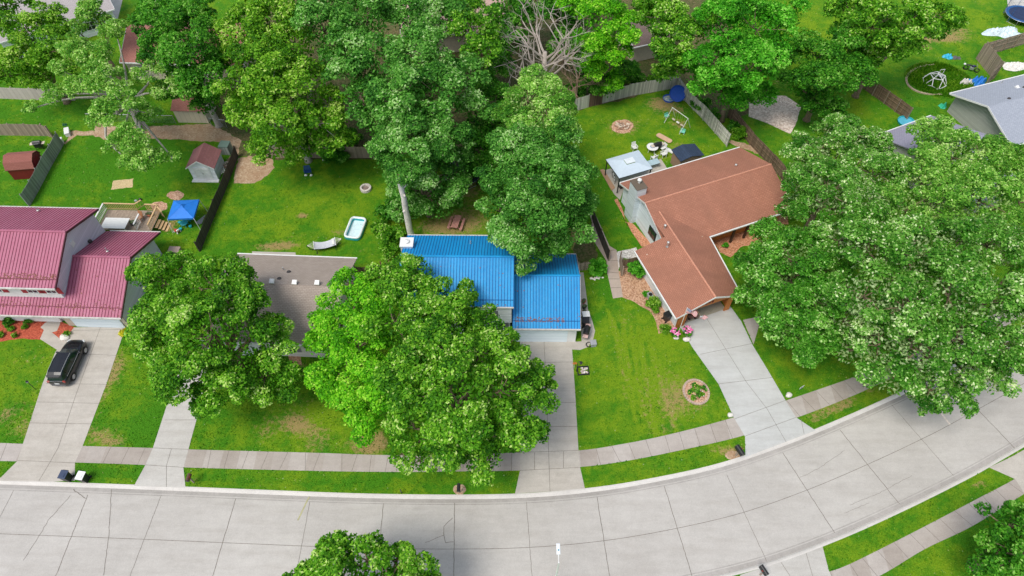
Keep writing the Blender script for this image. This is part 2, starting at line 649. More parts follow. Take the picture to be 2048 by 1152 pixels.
def ground():
    xs = np.concatenate([[-900, -500, -260, -150, -110], np.arange(-82, 82.01, 0.22), [110, 150, 260, 500, 900]])
    ys = np.concatenate([[-500, -250, -100, -40, -10, 0], np.arange(6, 100.01, 0.22), [112, 130, 180, 300, 600, 1200]])
    X, Y = np.meshgrid(xs, ys)
    D = road_dist(X, Y)
    Z = np.where(D < HW + 0.06, -0.2, 0.0)
    nx, ny = len(xs), len(ys)
    me = bpy.data.meshes.new('ground')
    v = np.stack([X, Y, Z], -1).reshape(-1, 3)
    i = np.arange(nx - 1)[None, :] + nx * np.arange(ny - 1)[:, None]
    q = np.stack([i, i + 1, i + nx + 1, i + nx], -1).reshape(-1, 4)
    me.vertices.add(len(v))
    me.vertices.foreach_set('co', v.ravel())
    me.loops.add(q.size)
    me.loops.foreach_set('vertex_index', q.ravel())
    me.polygons.add(len(q))
    me.polygons.foreach_set('loop_start', np.arange(len(q)) * 4)
    me.update(calc_edges=True)
    dry = np.zeros(len(v))
    yel = np.full(len(v), 0.3)

    def spot(arr, px, py, rx, ry, amt, rot=0.0):
        cx, cy = G(px, py)
        s = mpp(px, py, 0)
        c_, s_ = math.cos(rot), math.sin(rot)
        dx, dy = v[:, 0] - cx, v[:, 1] - cy
        a = (dx * c_ + dy * s_) / (rx * s)
        b = (-dx * s_ + dy * c_) / (ry * s * 1.25)
        arr += amt * np.exp(-(a * a + b * b))
    # worn and dry places of the lawns
    for a in [(590, 845, 26, 16, .75), (620, 860, 40, 14, .45), (530, 860, 30, 30, .4), (630, 890, 30, 20, .4), (745, 885, 30, 20, .95), (720, 890, 60, 22, .35),
              (600, 740, 60, 20, .5), (1040, 895, 12, 16, .5),
              (605, 432, 12, 7, .9), (600, 470, 40, 12, .25), (680, 465, 20, 10, .5), (720, 500, 20, 10, .3),
              (570, 490, 40, 10, .6), (540, 495, 40, 10, .5),
              (930, 440, 60, 30, .6), (880, 455, 60, 20, .6), (1150, 470, 30, 30, .6), (1170, 500, 20, 25, .9), (1165, 475, 16, 30, .5),
              (940, 380, 30, 30, .6), (1000, 300, 60, 60, .5),
              (1245, 255, 30, 18, .8), (1325, 208, 34, 20, .9), (1360, 250, 20, 14, .6), (1355, 290, 20, 10, .4), (1300, 240, 50, 16, .2), (1330, 310, 40, 14, .3),
              (1360, 222, 20, 10, .4), (1200, 230, 40, 10, .2),
              (1330, 860, 20, 10, .25), (1340, 820, 20, 30, .25), (1295, 840, 8, 60, .3), (1250, 780, 8, 60, .25), (1395, 800, 60, 40, .22),
              (1660, 820, 46, 14, .55), (1690, 800, 30, 14, .5), (1630, 838, 20, 10, .5), (1740, 780, 30, 14, .4), (1470, 905, 26, 10, .8), (1430, 900, 30, 10, .3), (1320, 930, 30, 10, .2),
              (1955, 965, 22, 10, .6), (1920, 985, 40, 16, .3), (1370, 790, 40, 30, .2),
              (1880, 75, 60, 16, .95), (1850, 95, 20, 10, .6), (1920, 60, 30, 10, .5), (1960, 5, 20, 10, .3), (1800, 60, 20, 10, .7), (1840, 130, 12, 8, .6),
              (200, 770, 26, 60, .25), (200, 870, 40, 16, .55), (230, 885, 30, 10, .6), (235, 740, 30, 30, .3), (50, 720, 50, 30, .25), (600, 800, 90, 30, .25), (60, 840, 60, 40, .2), (1340, 780, 60, 60, .2), (560, 600, 1, 1, 0), (215, 780, 10, 60, .25), (10, 830, 14, 14, .5), (50, 860, 30, 16, .3), (70, 790, 40, 60, .15),
              (120, 705, 20, 20, .2), (240, 720, 20, 30, .2), (390, 962, 14, 10, .5), (1250, 640, 30, 20, .25), (1230, 700, 14, 30, .15),
              (110, 360, 8, 8, .3), (340, 455, 12, 12, .7), (345, 440, 20, 16, .4), (300, 50, 40, 40, .3),
              (1560, 160, 60, 30, .4), (1620, 80, 40, 30, .1), (1390, 880, 20, 8, .3)]:
        spot(dry, *a)
    # the yellower lawns
    for a in [(1300, 740, 90, 120, .75), (1180, 750, 30, 110, .25), (640, 850, 150, 60, .4), (560, 430, 160, 80, .22), (700, 420, 80, 60, .25), (1280, 260, 120, 80, .3),
              (1250, 310, 100, 20, .35), (1330, 300, 90, 20, .3), (1630, 60, 70, 60, .5), (1900, 30, 110, 60, .45), (1700, 220, 40, 30, .3), (1690, 810, 120, 30, .3),
              (1450, 890, 80, 16, .4), (1850, 1110, 120, 40, .4), (230, 800, 50, 90, .35), (40, 790, 70, 90, .3), (950, 440, 140, 60, .4), (1040, 960, 120, 16, -.1),
              (190, 60, 120, 80, .2), (1950, 180, 60, 40, .15), (1240, 420, 30, 60, -.1), (1560, 740, 60, 50, .15), (290, 850, 40, 60, -.5), (450, 960, 120, 16, -.15),
              (250, 330, 140, 80, -.3), (60, 360, 60, 60, -.3), (60, 230, 120, 24, -.25), (1850, 180, 60, 60, -.2), (230, 950, 60, 20, -.3), (1800, 1040, 120, 30, -.2), (1200, 440, 30, 60, -.2)]:
        spot(yel, *a)
    # mowing lines on the wide front lawn
    for (xa, ya, xb, yb) in [(1215, 620, 1262, 740), (1275, 655, 1312, 870), (1262, 655, 1285, 830), (1300, 690, 1352, 862), (1245, 640, 1270, 840), (1225, 640, 1250, 760)]:
        a, b = np.array(G(xa, ya)), np.array(G(xb, yb))
        d = b - a
        t = np.clip(((v[:, 0] - a[0]) * d[0] + (v[:, 1] - a[1]) * d[1]) / (d @ d), 0, 1)
        dd = np.hypot(v[:, 0] - a[0] - t * d[0], v[:, 1] - a[1] - t * d[1])
        yel += 0.75 * np.exp(-(dd / 0.16) ** 2)
        yel -= 0.18 * np.exp(-((dd - 0.45) / 0.2) ** 2)
    for nm, arr in (('dry', dry), ('yellow', yel)):
        at = me.attributes.new(nm, 'FLOAT', 'POINT')
        at.data.foreach_set('value', arr.astype(np.float32))
    me.materials.append(M_lawn)
    o = bpy.data.objects.new('ground', me)
    scene.collection.objects.link(o)
    tag(o, kind='structure')


ground()

mb = MB()
for sgn in (1, -1):
    a, b = offset_line(ROADC, sgn * (HW + 0.08)), offset_line(ROADC, sgn * (HW + 0.62))
    (band(mb, b, a, 0.004) if sgn > 0 else band(mb, a, b, 0.004))
vg = mb.build('verge', M_lawn)
at = vg.data.attributes.new('yellow', 'FLOAT', 'POINT')
at.data.foreach_set('value', [0.4] * len(vg.data.vertices))
tag(vg, kind='structure')

# road slab with its joints, a gutter and a rolled kerb on both sides
mb = MB()
band(mb, offset_line(ROADC, HW - 0.55), offset_line(ROADC, -(HW - 0.55)), -0.10)
ZJ = -0.094
strip(mb, ROADC, 0.035, ZJ, 1)
JT = [((327, 975), (240, 1200)), ((180, 975), (110, 1152)), ((475, 982), (410, 1200)), ((622, 988), (595, 1130)), ((768, 991), (750, 1180)),
      ((909, 991), (907, 1200)), ((1052, 989), (1066, 1180)), ((1192, 978), (1224, 1180)), ((1325, 958), (1385, 1152)), ((1448, 935), (1538, 1130)),
      ((1558, 892), (1680, 1080)), ((1672, 848), (1802, 1010)), ((1775, 798), (1916, 960)), ((1925, 785), (2036, 901)), ((2040, 740), (2150, 850)), ((33, 965), (-60, 1150))]
for k, (a, b) in enumerate(JT):
    pa, pb = G(*a), G(*b)
    # keep the joint inside the slab: square to the centre line through its middle
    j = min(range(1, len(ROADC) - 1), key=lambda i: abs((ROADC[i][0] - pa[0]) * 1.0) + abs(ROADC[i][1] - (pa[1] - HW)) * 0.3)
    ux, uy = pb[0] - pa[0], pb[1] - pa[1]
    l = math.hypot(ux, uy)
    ux, uy = ux / l, uy / l
    n = 24
    rr = random.Random(k)
    pts = []
    for i in range(n + 1):
        t = 0.6 + (HW * 2 - 1.25) * i / n
        pts.append((pa[0] + ux * t + rr.uniform(-.02, .02), pa[1] + uy * t + rr.uniform(-.02, .02)))
    strip(mb, pts, 0.045 if k % 3 else 0.032, ZJ + 0.001, 1)


def crack(px, w=0.035, z=ZJ + 0.002, seed=0, mb=mb):
    pts = [G(*p) for p in px]
    rr = random.Random(seed)
    out = []
    for i in range(len(pts) - 1):
        n = max(2, int(math.hypot(pts[i + 1][0] - pts[i][0], pts[i + 1][1] - pts[i][1]) / 0.25))
        for k in range(n):
            t = k / n
            out.append((pts[i][0] + (pts[i + 1][0] - pts[i][0]) * t + rr.uniform(-.035, .035), pts[i][1] + (pts[i + 1][1] - pts[i][1]) * t + rr.uniform(-.035, .035)))
    out.append(pts[-1])
    strip(mb, out, w, z, 1)


crack([(140, 990), (122, 1010), (95, 1040), (75, 1075), (45, 1120)], 0.035, seed=1)
crack([(145, 978), (170, 996)], 0.05, seed=2)
crack([(222, 978), (218, 1040), (216, 1073), (206, 1150)], 0.04, seed=3)
crack([(906, 1034), (887, 1052), (889, 1080), (891, 1085), (907, 1083)], 0.04, seed=4)
crack([(887, 1070), (862, 1080), (850, 1084)], 0.03, seed=5)
crack([(1700, 1010), (1760, 985), (1825, 950)], 0.02, seed=6)
crack([(1690, 1025), (1740, 1005)], 0.02, seed=7)
crack([(1600, 955), (1640, 935), (1690, 900)], 0.02, seed=8)
strip(mb, [G(1852, 788), G(1870, 808), G(1886, 829), G(1901, 848)], .16, ZJ + .002, 2)
strip(mb, [G(595, 1040), G(614, 1000), G(618, 993)], .12, ZJ + .002, 3)
rd = mb.build('road', [M_road, M_joint, mat('joint_patch', (.62, .55, .48), .9, var=.3, scale=6), mat('joint_moss', (.42, .40, .22), .9, var=.3, scale=6)])
tag(rd, kind='structure')
mb = MB()
for sgn in (1, -1):
    a, b = offset_line(ROADC, sgn * (HW - 0.72)), offset_line(ROADC, sgn * (HW - 0.22))
    (band(mb, b, a, -0.125, -0.095) if sgn > 0 else band(mb, a, b, -0.095, -0.125))
tag(mb.build('gutter', M_gutter), kind='structure')
mb = MB()
for sgn in (1, -1):
    prof = [(HW - 0.24, -0.13), (HW - 0.13, -0.03), (HW - 0.02, 0.012), (HW + 0.10, 0.02), (HW + 0.12, -0.05)]
    for (o0, z0), (o1, z1) in zip(prof, prof[1:]):
        a, b = offset_line(ROADC, sgn * o0), offset_line(ROADC, sgn * o1)
        (band(mb, b, a, z1, z0) if sgn > 0 else band(mb, a, b, z0, z1))
tag(mb.build('kerb', M_kerb), kind='structure')


def jline(name, segs, w=0.045, z=0.024, m=None):
    mb = MB()
    for s_ in segs:
        pts = [G(*p) for p in s_]
        strip(mb, pts, w, z)
    tag(mb.build(name, m or M_joint), kind='structure')


# sidewalks
swN_top = smooth_line(GP(-260, 880, -100, 883, 0, 886, 165, 892, 305, 896, 380, 899, 640, 906, 760, 910, 900, 910, 1040, 905, 1157, 901, 1240, 889, 1330, 871, 1450, 840, 1560, 805, 1700, 757, 1790, 722, 1900, 672, 2048, 600, 2200, 530), 0.7)
swN_bot = smooth_line(GP(-260, 916, -100, 919, 0, 922, 150, 925, 290, 930, 375, 935, 640, 942, 800, 944, 900, 943, 1040, 941, 1160, 934, 1240, 924, 1340, 905, 1480, 873, 1600, 833, 1700, 794, 1780, 758, 1900, 705, 2048, 634, 2200, 560), 0.7)
sheet('sidewalk', swN_top + swN_bot[::-1], M_walk, 0.015)
swS_top = smooth_line(GP(2200, 850, 2048, 947, 1950, 1000, 1820, 1068, 1700, 1128, 1660, 1143, 1560, 1180), 0.7)
swS_bot = smooth_line(GP(2200, 895, 2048, 988, 1945, 1052, 1850, 1098, 1770, 1146, 1680, 1190, 1580, 1225), 0.7)
sheet('sidewalk', swS_top + swS_bot[::-1], M_walk, 0.015)

# driveways
D1 = GP(148, 655, 252, 652, 213, 768, 165, 893, 150, 926, 150, 961, 95, 964, -25, 961, 2, 955, 35, 922, 85, 768, 111, 704)
sheet('driveway', D1, M_drive3, 0.019)
D2 = GP(362, 735, 416, 735, 398, 821, 377, 899, 367, 936, 371, 975, 268, 972, 291, 930, 306, 896, 345, 776)
sheet('driveway', D2, M_drive, 0.019)
D3 = GP(1040, 683, 1143, 683, 1150, 780, 1157, 903, 1160, 934, 1170, 978, 1100, 983, 1030, 987, 1040, 941, 1040, 905, 1044, 780)
sheet('driveway', D3, M_drive3, 0.019)
D4 = GP(1358, 650, 1460, 612, 1482, 642, 1505, 690, 1536, 741, 1571, 801, 1592, 835, 1631, 861, 1560, 888, 1491, 914, 1490, 873, 1469, 838, 1437, 768, 1385, 695)
sheet('driveway', D4, M_drive2, 0.019)
sheet('driveway_pad', GP(1486, 640, 1522, 632, 1517, 655, 1507, 689), M_walk, 0.016)
D5 = GP(1540, 1131, 1610, 1106, 1645, 1093, 1657, 1140, 1690, 1220, 1500, 1240, 1480, 1150)
sheet('driveway', D5, M_drive, 0.017)
D6 = GP(1978, 935, 2020, 915, 2060, 893, 2200, 820, 2200, 1000, 2048, 985, 2030, 958)
sheet('driveway', D6, M_drive3, 0.017)
jline('driveway_joints', [[(201, 655), (152, 790), (117, 895), (100, 925), (78, 962)], [(147, 661), (250, 659)], [(111, 706), (232, 711)], [(92, 767), (214, 769)], [(75, 804), (200, 807)], [(58, 846), (182, 848)],
                          [(35, 921), (150, 926)], [(330, 840), (393, 840)], [(343, 898), (333, 932), (333, 974)], [(306, 896), (378, 899)], [(291, 930), (368, 935)],
                          [(1088, 683), (1090.7, 734), (1097.3, 903), (1100, 984)], [(1042, 726), (1146, 724)], [(1040, 805), (1151, 805)], [(1040, 854), (1154, 853)], [(1040, 905), (1157, 901)], [(1040, 941), (1159, 935)],
                          [(1069, 905), (1069, 940)], [(1127, 903), (1127, 937)],
                          [(1410, 632), (1450, 696), (1493, 765), (1534, 818), (1572, 884)], [(1400, 709), (1505, 687)], [(1437, 768), (1545, 755)], [(1469, 838), (1571, 801)], [(1491, 872), (1592, 835)], [(1602, 838), (1608, 868)],
                          [(1562, 1125), (1580, 1152)], [(1612, 1106), (1625, 1152)]], 0.03, 0.026)
# sidewalk joints
segs = []
_t = 0
for i in range(4, len(swN_top) - 4, 2):
    x, y = swN_top[i]
    if -62 < x < 52 and not (-42.3 < x < -35.2) and not (-30.3 < x < -26.4) and not (0.5 < x < 6):
        j = min(range(len(swN_bot)), key=lambda k: (swN_bot[k][0] - x) ** 2 + (swN_bot[k][1] - y) ** 2)
        segs.append((swN_top[i], swN_bot[j]))
for i in range(1, len(swS_top) - 1, 2):
    j = min(range(len(swS_bot)), key=lambda k: (swS_bot[k][0] - swS_top[i][0]) ** 2 + (swS_bot[k][1] - swS_top[i][1]) ** 2)
    segs.append((swS_top[i], swS_bot[j]))
mb = MB()
for a, b in segs:
    strip(mb, [a, b], 0.03, 0.0185)
tag(mb.build('sidewalk_joints', M_joint), kind='structure')

# beds, paths, worn soil
sheet('dirt_path', wobbly(GP(128, 290, 143, 262, 190, 262, 192, 245, 212, 238, 222, 253, 318, 252, 360, 250, 420, 248, 452, 262, 482, 282, 475, 312, 462, 292, 440, 284, 320, 277, 300, 277, 215, 280, 185, 271, 152, 271), 0.12, 0.4, 2), M_dirt, 0.008)
sheet('dirt_patch', wobbly(GP(478, 316, 500, 312, 545, 318, 548, 335, 535, 352, 508, 366, 466, 368, 468, 345), 0.12, 0.4, 3), M_dirt, 0.008)
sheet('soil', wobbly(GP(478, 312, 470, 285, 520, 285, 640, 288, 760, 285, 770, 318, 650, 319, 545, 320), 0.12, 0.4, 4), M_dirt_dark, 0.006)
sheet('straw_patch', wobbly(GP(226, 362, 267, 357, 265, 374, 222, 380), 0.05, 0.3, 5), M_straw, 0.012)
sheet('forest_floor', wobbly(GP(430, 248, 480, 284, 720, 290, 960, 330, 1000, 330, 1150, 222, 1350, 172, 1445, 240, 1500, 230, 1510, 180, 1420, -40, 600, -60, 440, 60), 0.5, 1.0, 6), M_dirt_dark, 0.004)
for px, py, rx, ry, s_ in [(319, 412, 17, 10, 7), (352, 391, 17, 9, 8), (1245, 253, 22, 14, 9)]:
    c = [G(px + rx * math.cos(a), py + ry * math.sin(a)) for a in np.linspace(0, 6.28, 15)[:-1]]
    sheet('wood_chip_patch', wobbly(c, 0.12, 0.3, s_), M_chips, 0.012)
sheet('mulch_bed', wobbly(GP(-60, 640, 107, 641, 101, 653, 84, 668, 82, 679, 40, 677, 0, 683, -60, 685), 0.05, 0.4, 10), M_mulch_red, 0.008)
sheet('mulch_bed', wobbly(GP(121, 643, 150, 655, 132, 687, 104, 665, 114, 662, 118, 650), 0.03, 0.4, 11), M_mulch_red, 0.013)
sheet('walkway', GP(100, 640, 122, 640, 119, 651, 114, 662, 104, 665, 132, 687, 116, 701, 80, 678, 88, 660, 81, 655, 90, 646), M_drive3, 0.0165)
sheet('mulch_bed', wobbly(GP(560, 700, 600, 702, 606, 742, 590, 742, 575, 712), 0.05, 0.4, 12), M_mulch_brown, 0.008)
sheet('mulch_bed', wobbly(GP(1235, 545, 1258, 530, 1285, 525, 1352, 655, 1318, 668, 1311, 640, 1300, 622, 1290, 617, 1262, 600, 1245, 595, 1236, 570), 0.05, 0.35, 13), M_mulch_brown, 0.010)
sheet('mulch_bed', wobbly(GP(1229, 400, 1235, 397, 1246, 420, 1252, 446, 1262, 443, 1305, 490, 1283, 493, 1262, 462, 1245, 430), 0.03, 0.35, 14), M_mulch_orange, 0.010)
sheet('mulch_bed', wobbly(GP(1420, 478, 1470, 458, 1560, 430, 1575, 432, 1577, 448, 1545, 450, 1510, 486, 1480, 495, 1462, 515, 1440, 505), 0.06, 0.4, 15), M_mulch_orange, 0.010)
sheet('gravel_bed', wobbly(GP(1228, 505, 1272, 495, 1285, 520, 1245, 516, 1236, 545, 1232, 530), 0.04, 0.35, 16), M_gravel_w, 0.010)
sheet('gravel_bed', wobbly(GP(1498, 204, 1535, 192, 1572, 192, 1592, 206, 1602, 214, 1592, 250, 1580, 268, 1536, 247, 1498, 233), 0.06, 0.5, 17), M_gravel, 0.008)
sheet('garden_path', GP(1180, 430, 1190, 427, 1219, 492, 1233, 500, 1238, 548, 1246, 594, 1226, 597, 1214, 544, 1213, 522, 1180, 470, 1184, 445), M_paver, 0.0145)
jline('path_joints', [[(1214, 522), (1236, 521)], [(1214, 544), (1237, 546)], [(1217, 558), (1239, 558)], [(1220, 576), (1242, 575)], [(1212, 502), (1232, 500)]], 0.05, 0.021)
sheet('side_path', GP(1160, 545, 1167, 545, 1174, 600, 1176, 620, 1184, 640, 1190, 662, 1186, 680, 1176, 694, 1160, 700, 1143, 699, 1143, 683, 1163, 683), M_drive3, 0.016)
sheet('dirt_patch', wobbly(GP(1455, 285, 1462, 280, 1500, 290, 1560, 345, 1572, 380, 1555, 345, 1520, 310), 0.1, 0.3, 18), M_dirt, 0.009)
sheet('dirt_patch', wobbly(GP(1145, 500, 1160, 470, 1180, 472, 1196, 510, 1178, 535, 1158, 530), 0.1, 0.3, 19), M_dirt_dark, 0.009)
sheet('patio', GP(1202, 342, 1240, 333, 1322, 318, 1330, 330, 1336, 340, 1250, 372, 1240, 400, 1228, 388), M_drive3, 0.0145)
sheet('patio', GP(505, 511, 504, 503, 591, 505, 592, 515), M_drive3, 0.0145)
sheet('patio_edging', GP(1200, 341, 1207, 339, 1230, 376, 1223, 382), mat('timber_edging', (0.42, 0.25, 0.15), 0.8), 0.10, 0.12)
sheet('patio', GP(2008, -60, 2016, 17, 2048, 12, 2100, 5, 2100, -60), M_drive, 0.012)
sheet('far_road', GP(-200, -60, 60, -60, 80, 40, 20, 60, -200, 120), M_road, 0.008)
sheet('far_driveway', GP(60, -60, 260, -60, 235, 40, 200, 60, 130, 55, 100, 20), M_drive, 0.010)
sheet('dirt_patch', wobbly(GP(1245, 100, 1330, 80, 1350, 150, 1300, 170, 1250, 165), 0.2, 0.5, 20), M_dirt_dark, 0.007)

# ------------------------------------------------------------------ houses
M_lav = mat_lines('lavender_siding', (0.72, 0.70, 0.78), (0.58, 0.56, 0.65), 0.2)
M_white_sid = mat_lines('white_siding', (0.86, 0.88, 0.90), (0.70, 0.73, 0.77), 0.2)
M_blue_sid = mat_lines('pale_blue_siding', (0.78, 0.86, 0.9), (0.62, 0.73, 0.79), 0.18)
M_grey_sid = mat_lines('grey_siding', (0.42, 0.42, 0.39), (0.27, 0.27, 0.25), 0.17)
M_cedar = mat_lines('cedar', (0.55, 0.19, 0.04), (0.34, 0.10, 0.02), 0.25, axis=0)
M_beige = mat('beige_trim', (0.58, 0.50, 0.40), 0.7)
M_white = mat('white_trim', (0.80, 0.80, 0.78), 0.5, var=0.05, dirt=0.15)
M_white2 = mat('white_plastic', (0.80, 0.80, 0.78), 0.35, var=0.04)
M_gutterw = mat('gutter_white', (0.62, 0.60, 0.56), 0.5, var=0.2, dirt=0.35)
M_door_b = mat_lines('blue_white_door', (0.80, 0.89, 0.93), (0.62, 0.75, 0.82), 0.5, var=0.03)
M_door_w = mat_lines('white_door', (0.84, 0.87, 0.9), (0.65, 0.68, 0.72), 0.53, var=0.03)
M_glass = mat('window_glass', (0.02, 0.025, 0.03), 0.06, var=0.3, spec=0.8)
M_shut_red = mat_lines('red_shutter', (0.42, 0.03, 0.04), (0.28, 0.02, 0.03), 0.08)
M_shut_grey = mat_lines('grey_shutter', (0.22, 0.22, 0.25), (0.14, 0.14, 0.16), 0.08)
M_dark = mat('dark_gap', (0.015, 0.015, 0.015), 0.9)
M_black = mat('black_metal', (0.02, 0.02, 0.022), 0.4)
M_galv = mat('galvanised', (0.55, 0.55, 0.54), 0.35, metal=0.6)
M_vent = mat('vent_dark', (0.05, 0.045, 0.045), 0.7)


def mat_metalroof(name, a, b, c3, rough=0.5, spec=0.4):
    m, nt, bs = _new(name)
    tc = N(nt, 'ShaderNodeTexCoord').outputs['Object']
    mp = N(nt, 'ShaderNodeMapping')
    mp.inputs['Scale'].default_value = (1.0, 0.3, 0.3)
    L(nt, tc, mp.inputs[0])
    c = ramp(nt, noise(nt, mp.outputs[0], 0.8, 5, 0.6), [(0.3, a), (0.7, b)])
    c = mix(nt, ramp(nt, noise(nt, tc, 2.2, 6, 0.75), [(0.5, (0, 0, 0)), (0.8, (0.5, 0.5, 0.5))]), c, c3)
    L(nt, c, bs.inputs['Base Color'])
    bs.inputs['Roughness'].default_value = rough
    bs.inputs['Specular IOR Level'].default_value = spec
    r = ramp(nt, noise(nt, tc, 5, 4), [(0.3, (rough - .08,) * 3), (0.7, (rough + .15,) * 3)])
    L(nt, r, bs.inputs['Roughness'])
    return m


M_red_metal = mat_metalroof('red_metal', (0.36, 0.095, 0.155), (0.44, 0.14, 0.215), (0.46, 0.23, 0.30))
M_blue_metal = mat_metalroof('blue_metal', (0.006, 0.25, 0.58), (0.010, 0.33, 0.70), (0.05, 0.36, 0.62), 0.5)
M_red_rib = mat('red_rib', (0.20, 0.045, 0.08), 0.9)
M_blue_rib = mat('blue_rib', (0.005, 0.08, 0.28), 0.8)
M_sh_grey = mat_shingle('taupe_shingle', (0.34, 0.28, 0.235), (0.47, 0.395, 0.34), (0.20, 0.16, 0.13), streak=.6)
M_sh_brown = mat_shingle('rust_shingle', (0.37, 0.15, 0.092), (0.48, 0.21, 0.135), (0.17, 0.08, 0.052), streak=0.85)
M_sh_slate = mat_shingle('slate_shingle', (0.31, 0.34, 0.40), (0.40, 0.43, 0.49), (0.26, 0.28, 0.33))
M_sh_maroon = mat_shingle('maroon_shingle', (0.24, 0.09, 0.09), (0.31, 0.13, 0.13), (0.28, 0.15, 0.15), bh=0.3)
M_sh_redbrown = mat_shingle('redbrown_shingle', (0.36, 0.14, 0.11), (0.44, 0.19, 0.15), (0.28, 0.12, 0.10))
M_sh_navy = mat_shingle('navy_shingle', (0.020, 0.038, 0.075), (0.035, 0.06, 0.11), (0.012, 0.02, 0.04), bw=1.4, bh=0.28)
M_sh_far = mat_shingle('far_grey_shingle', (0.40, 0.36, 0.36), (0.50, 0.46, 0.45), (0.32, 0.28, 0.28))


class Fr:
    """house frame: origin, rotation, and a way from a photo pixel to local coordinates"""

    def __init__(s, x, y, deg):
        s.x, s.y, s.a = x, y, R(deg)

    def l(s, px, py, z=0.0):
        X, Y = G(px, py, z)
        dx, dy = X - s.x, Y - s.y
        return (dx * math.cos(s.a) + dy * math.sin(s.a), -dx * math.sin(s.a) + dy * math.cos(s.a))

    def w(s, u, v):
        return (s.x + u * math.cos(s.a) - v * math.sin(s.a), s.y + u * math.sin(s.a) + v * math.cos(s.a))


def slope(mb, P, th=0.12, mi=0):
    """P: points of a roof plane, counter clockwise seen from above"""
    mb.prism([(p[0], p[1], p[2] - th) for p in P], (0, 0, th), mi)


def ribs(parent, e0, e1, r1, r0, m, pitch=0.3, w=0.042, h=0.03, guard=0.62):
    """standing seams from eave e0-e1 up to ridge r0-r1"""
    e0, e1, r0, r1 = map(Vector, (e0, e1, r0, r1))
    mb = MB()
    n = max(2, int((e1 - e0).length / pitch))
    ux = (e1 - e0).normalized()
    up = (r0 - e0)
    nn = ux.cross(up).normalized()
    if nn.z < 0:
        nn = -nn
    for i in range(n + 1):
        t = i / n
        a = e0.lerp(e1, t)
        b = r0.lerp(r1, t)
        for off in (0,):
            A0, A1 = a - ux * w / 2, a + ux * w / 2
            B0, B1 = b - ux * w / 2, b + ux * w / 2
            mb.prism([A0 - nn * .01, A1 - nn * .01, A1 + nn * h, A0 + nn * h][::-1] if False else [A0 - nn * .01, A0 + nn * h, A1 + nn * h, A1 - nn * .01], b - a)
    o = mb.build('seam', m, parent)
    if guard:
        g = MB()
        d = up.normalized()
        a, b = e0 + d * guard + nn * (h + .02), e1 + d * guard + nn * (h + .02)
        g.tube([a, b], 0.025, 6)
        g.build('snow_guard', m, parent)
    return o


def gable_body(mb, x0, x1, y0, y1, ze, yr, zr, zb=0.0, mi=0):
    """solid block with a gable roof line, ridge along x"""
    P = [(x0, y0, zb), (x0, y0, ze), (x0, yr, zr), (x0, y1, ze), (x0, y1, zb)]
    mb.prism(P, (x1 - x0, 0, 0), mi)


def window(parent, x, y, z, w, h, shut=None, sw=0.4, gm=None, facing='front', bars=1):
    """window on a wall facing -y (front) or +x (right)"""
    mb = MB()
    t = 0.08

    def q(a0, a1, b0, b1, d0, d1, target):
        if facing == 'front':
            target.bb(a0, a1, y - d1, y - d0, b0, b1)
        else:
            target.bb(y + d0, y + d1, a0, a1, b0, b1)
    q(x - w / 2 - t, x + w / 2 + t, z + h / 2, z + h / 2 + t, 0, .06, mb)
    q(x - w / 2 - t, x + w / 2 + t, z - h / 2 - t, z - h / 2, 0, .08, mb)
    q(x - w / 2 - t, x - w / 2, z - h / 2, z + h / 2, 0, .05, mb)
    q(x + w / 2, x + w / 2 + t, z - h / 2, z + h / 2, 0, .05, mb)
    for i in range(bars):
        xx = x - w / 2 + w * (i + 1) / (bars + 1)
        q(xx - .025, xx + .025, z - h / 2, z + h / 2, 0, .045, mb)
    q(x - w / 2, x + w / 2, z - .02, z + .02, 0, .04, mb)
    f = mb.build('window', M_white, parent)
    g = MB()
    q(x - w / 2 - .005, x + w / 2 + .005, z - h / 2 - .005, z + h / 2 + .005, -.02, .025, g)
    g.build('pane', gm or M_glass, f)
    if shut:
        for s_ in (-1, 1):
            b = MB()
            c = x + s_ * (w / 2 + t + .03 + sw / 2)
            q(c - sw / 2, c + sw / 2, z - h / 2 - t, z + h / 2 + t, 0, .05, b)
            b.build('shutter', shut, parent)
    return f


def roof_vent(parent, p, kind='pipe'):
    mb = MB()
    if kind == 'pipe':
        mb.lathe(p, [(.14, -.1), (.13, .03), (.06, .06), (.055, .42), (.0551, .43)], 10)
        return mb.build('vent_pipe', M_galv, parent, smooth=False)
    if kind == 'turbine':
        mb.lathe(p, [(.13, -.1), (.12, .28), (.2, .34), (.25, .45), (.2, .56), (.08, .62)], 12)
        return mb.build('chimney_cap', M_white2, parent)
    if kind == 'box':
        mb.box((p[0], p[1], p[2] + .06), (.42, .42, .22), rx=R(20))
        mb.box((p[0], p[1] - .16, p[2] + .02), (.46, .12, .12), rx=R(20))
        return mb.build('box_vent', M_white2, parent)
    mb.lathe(p, [(.2, -.1), (.2, .10), (.12, .16)], 10)
    return mb.build('dark_vent', M_vent, parent)


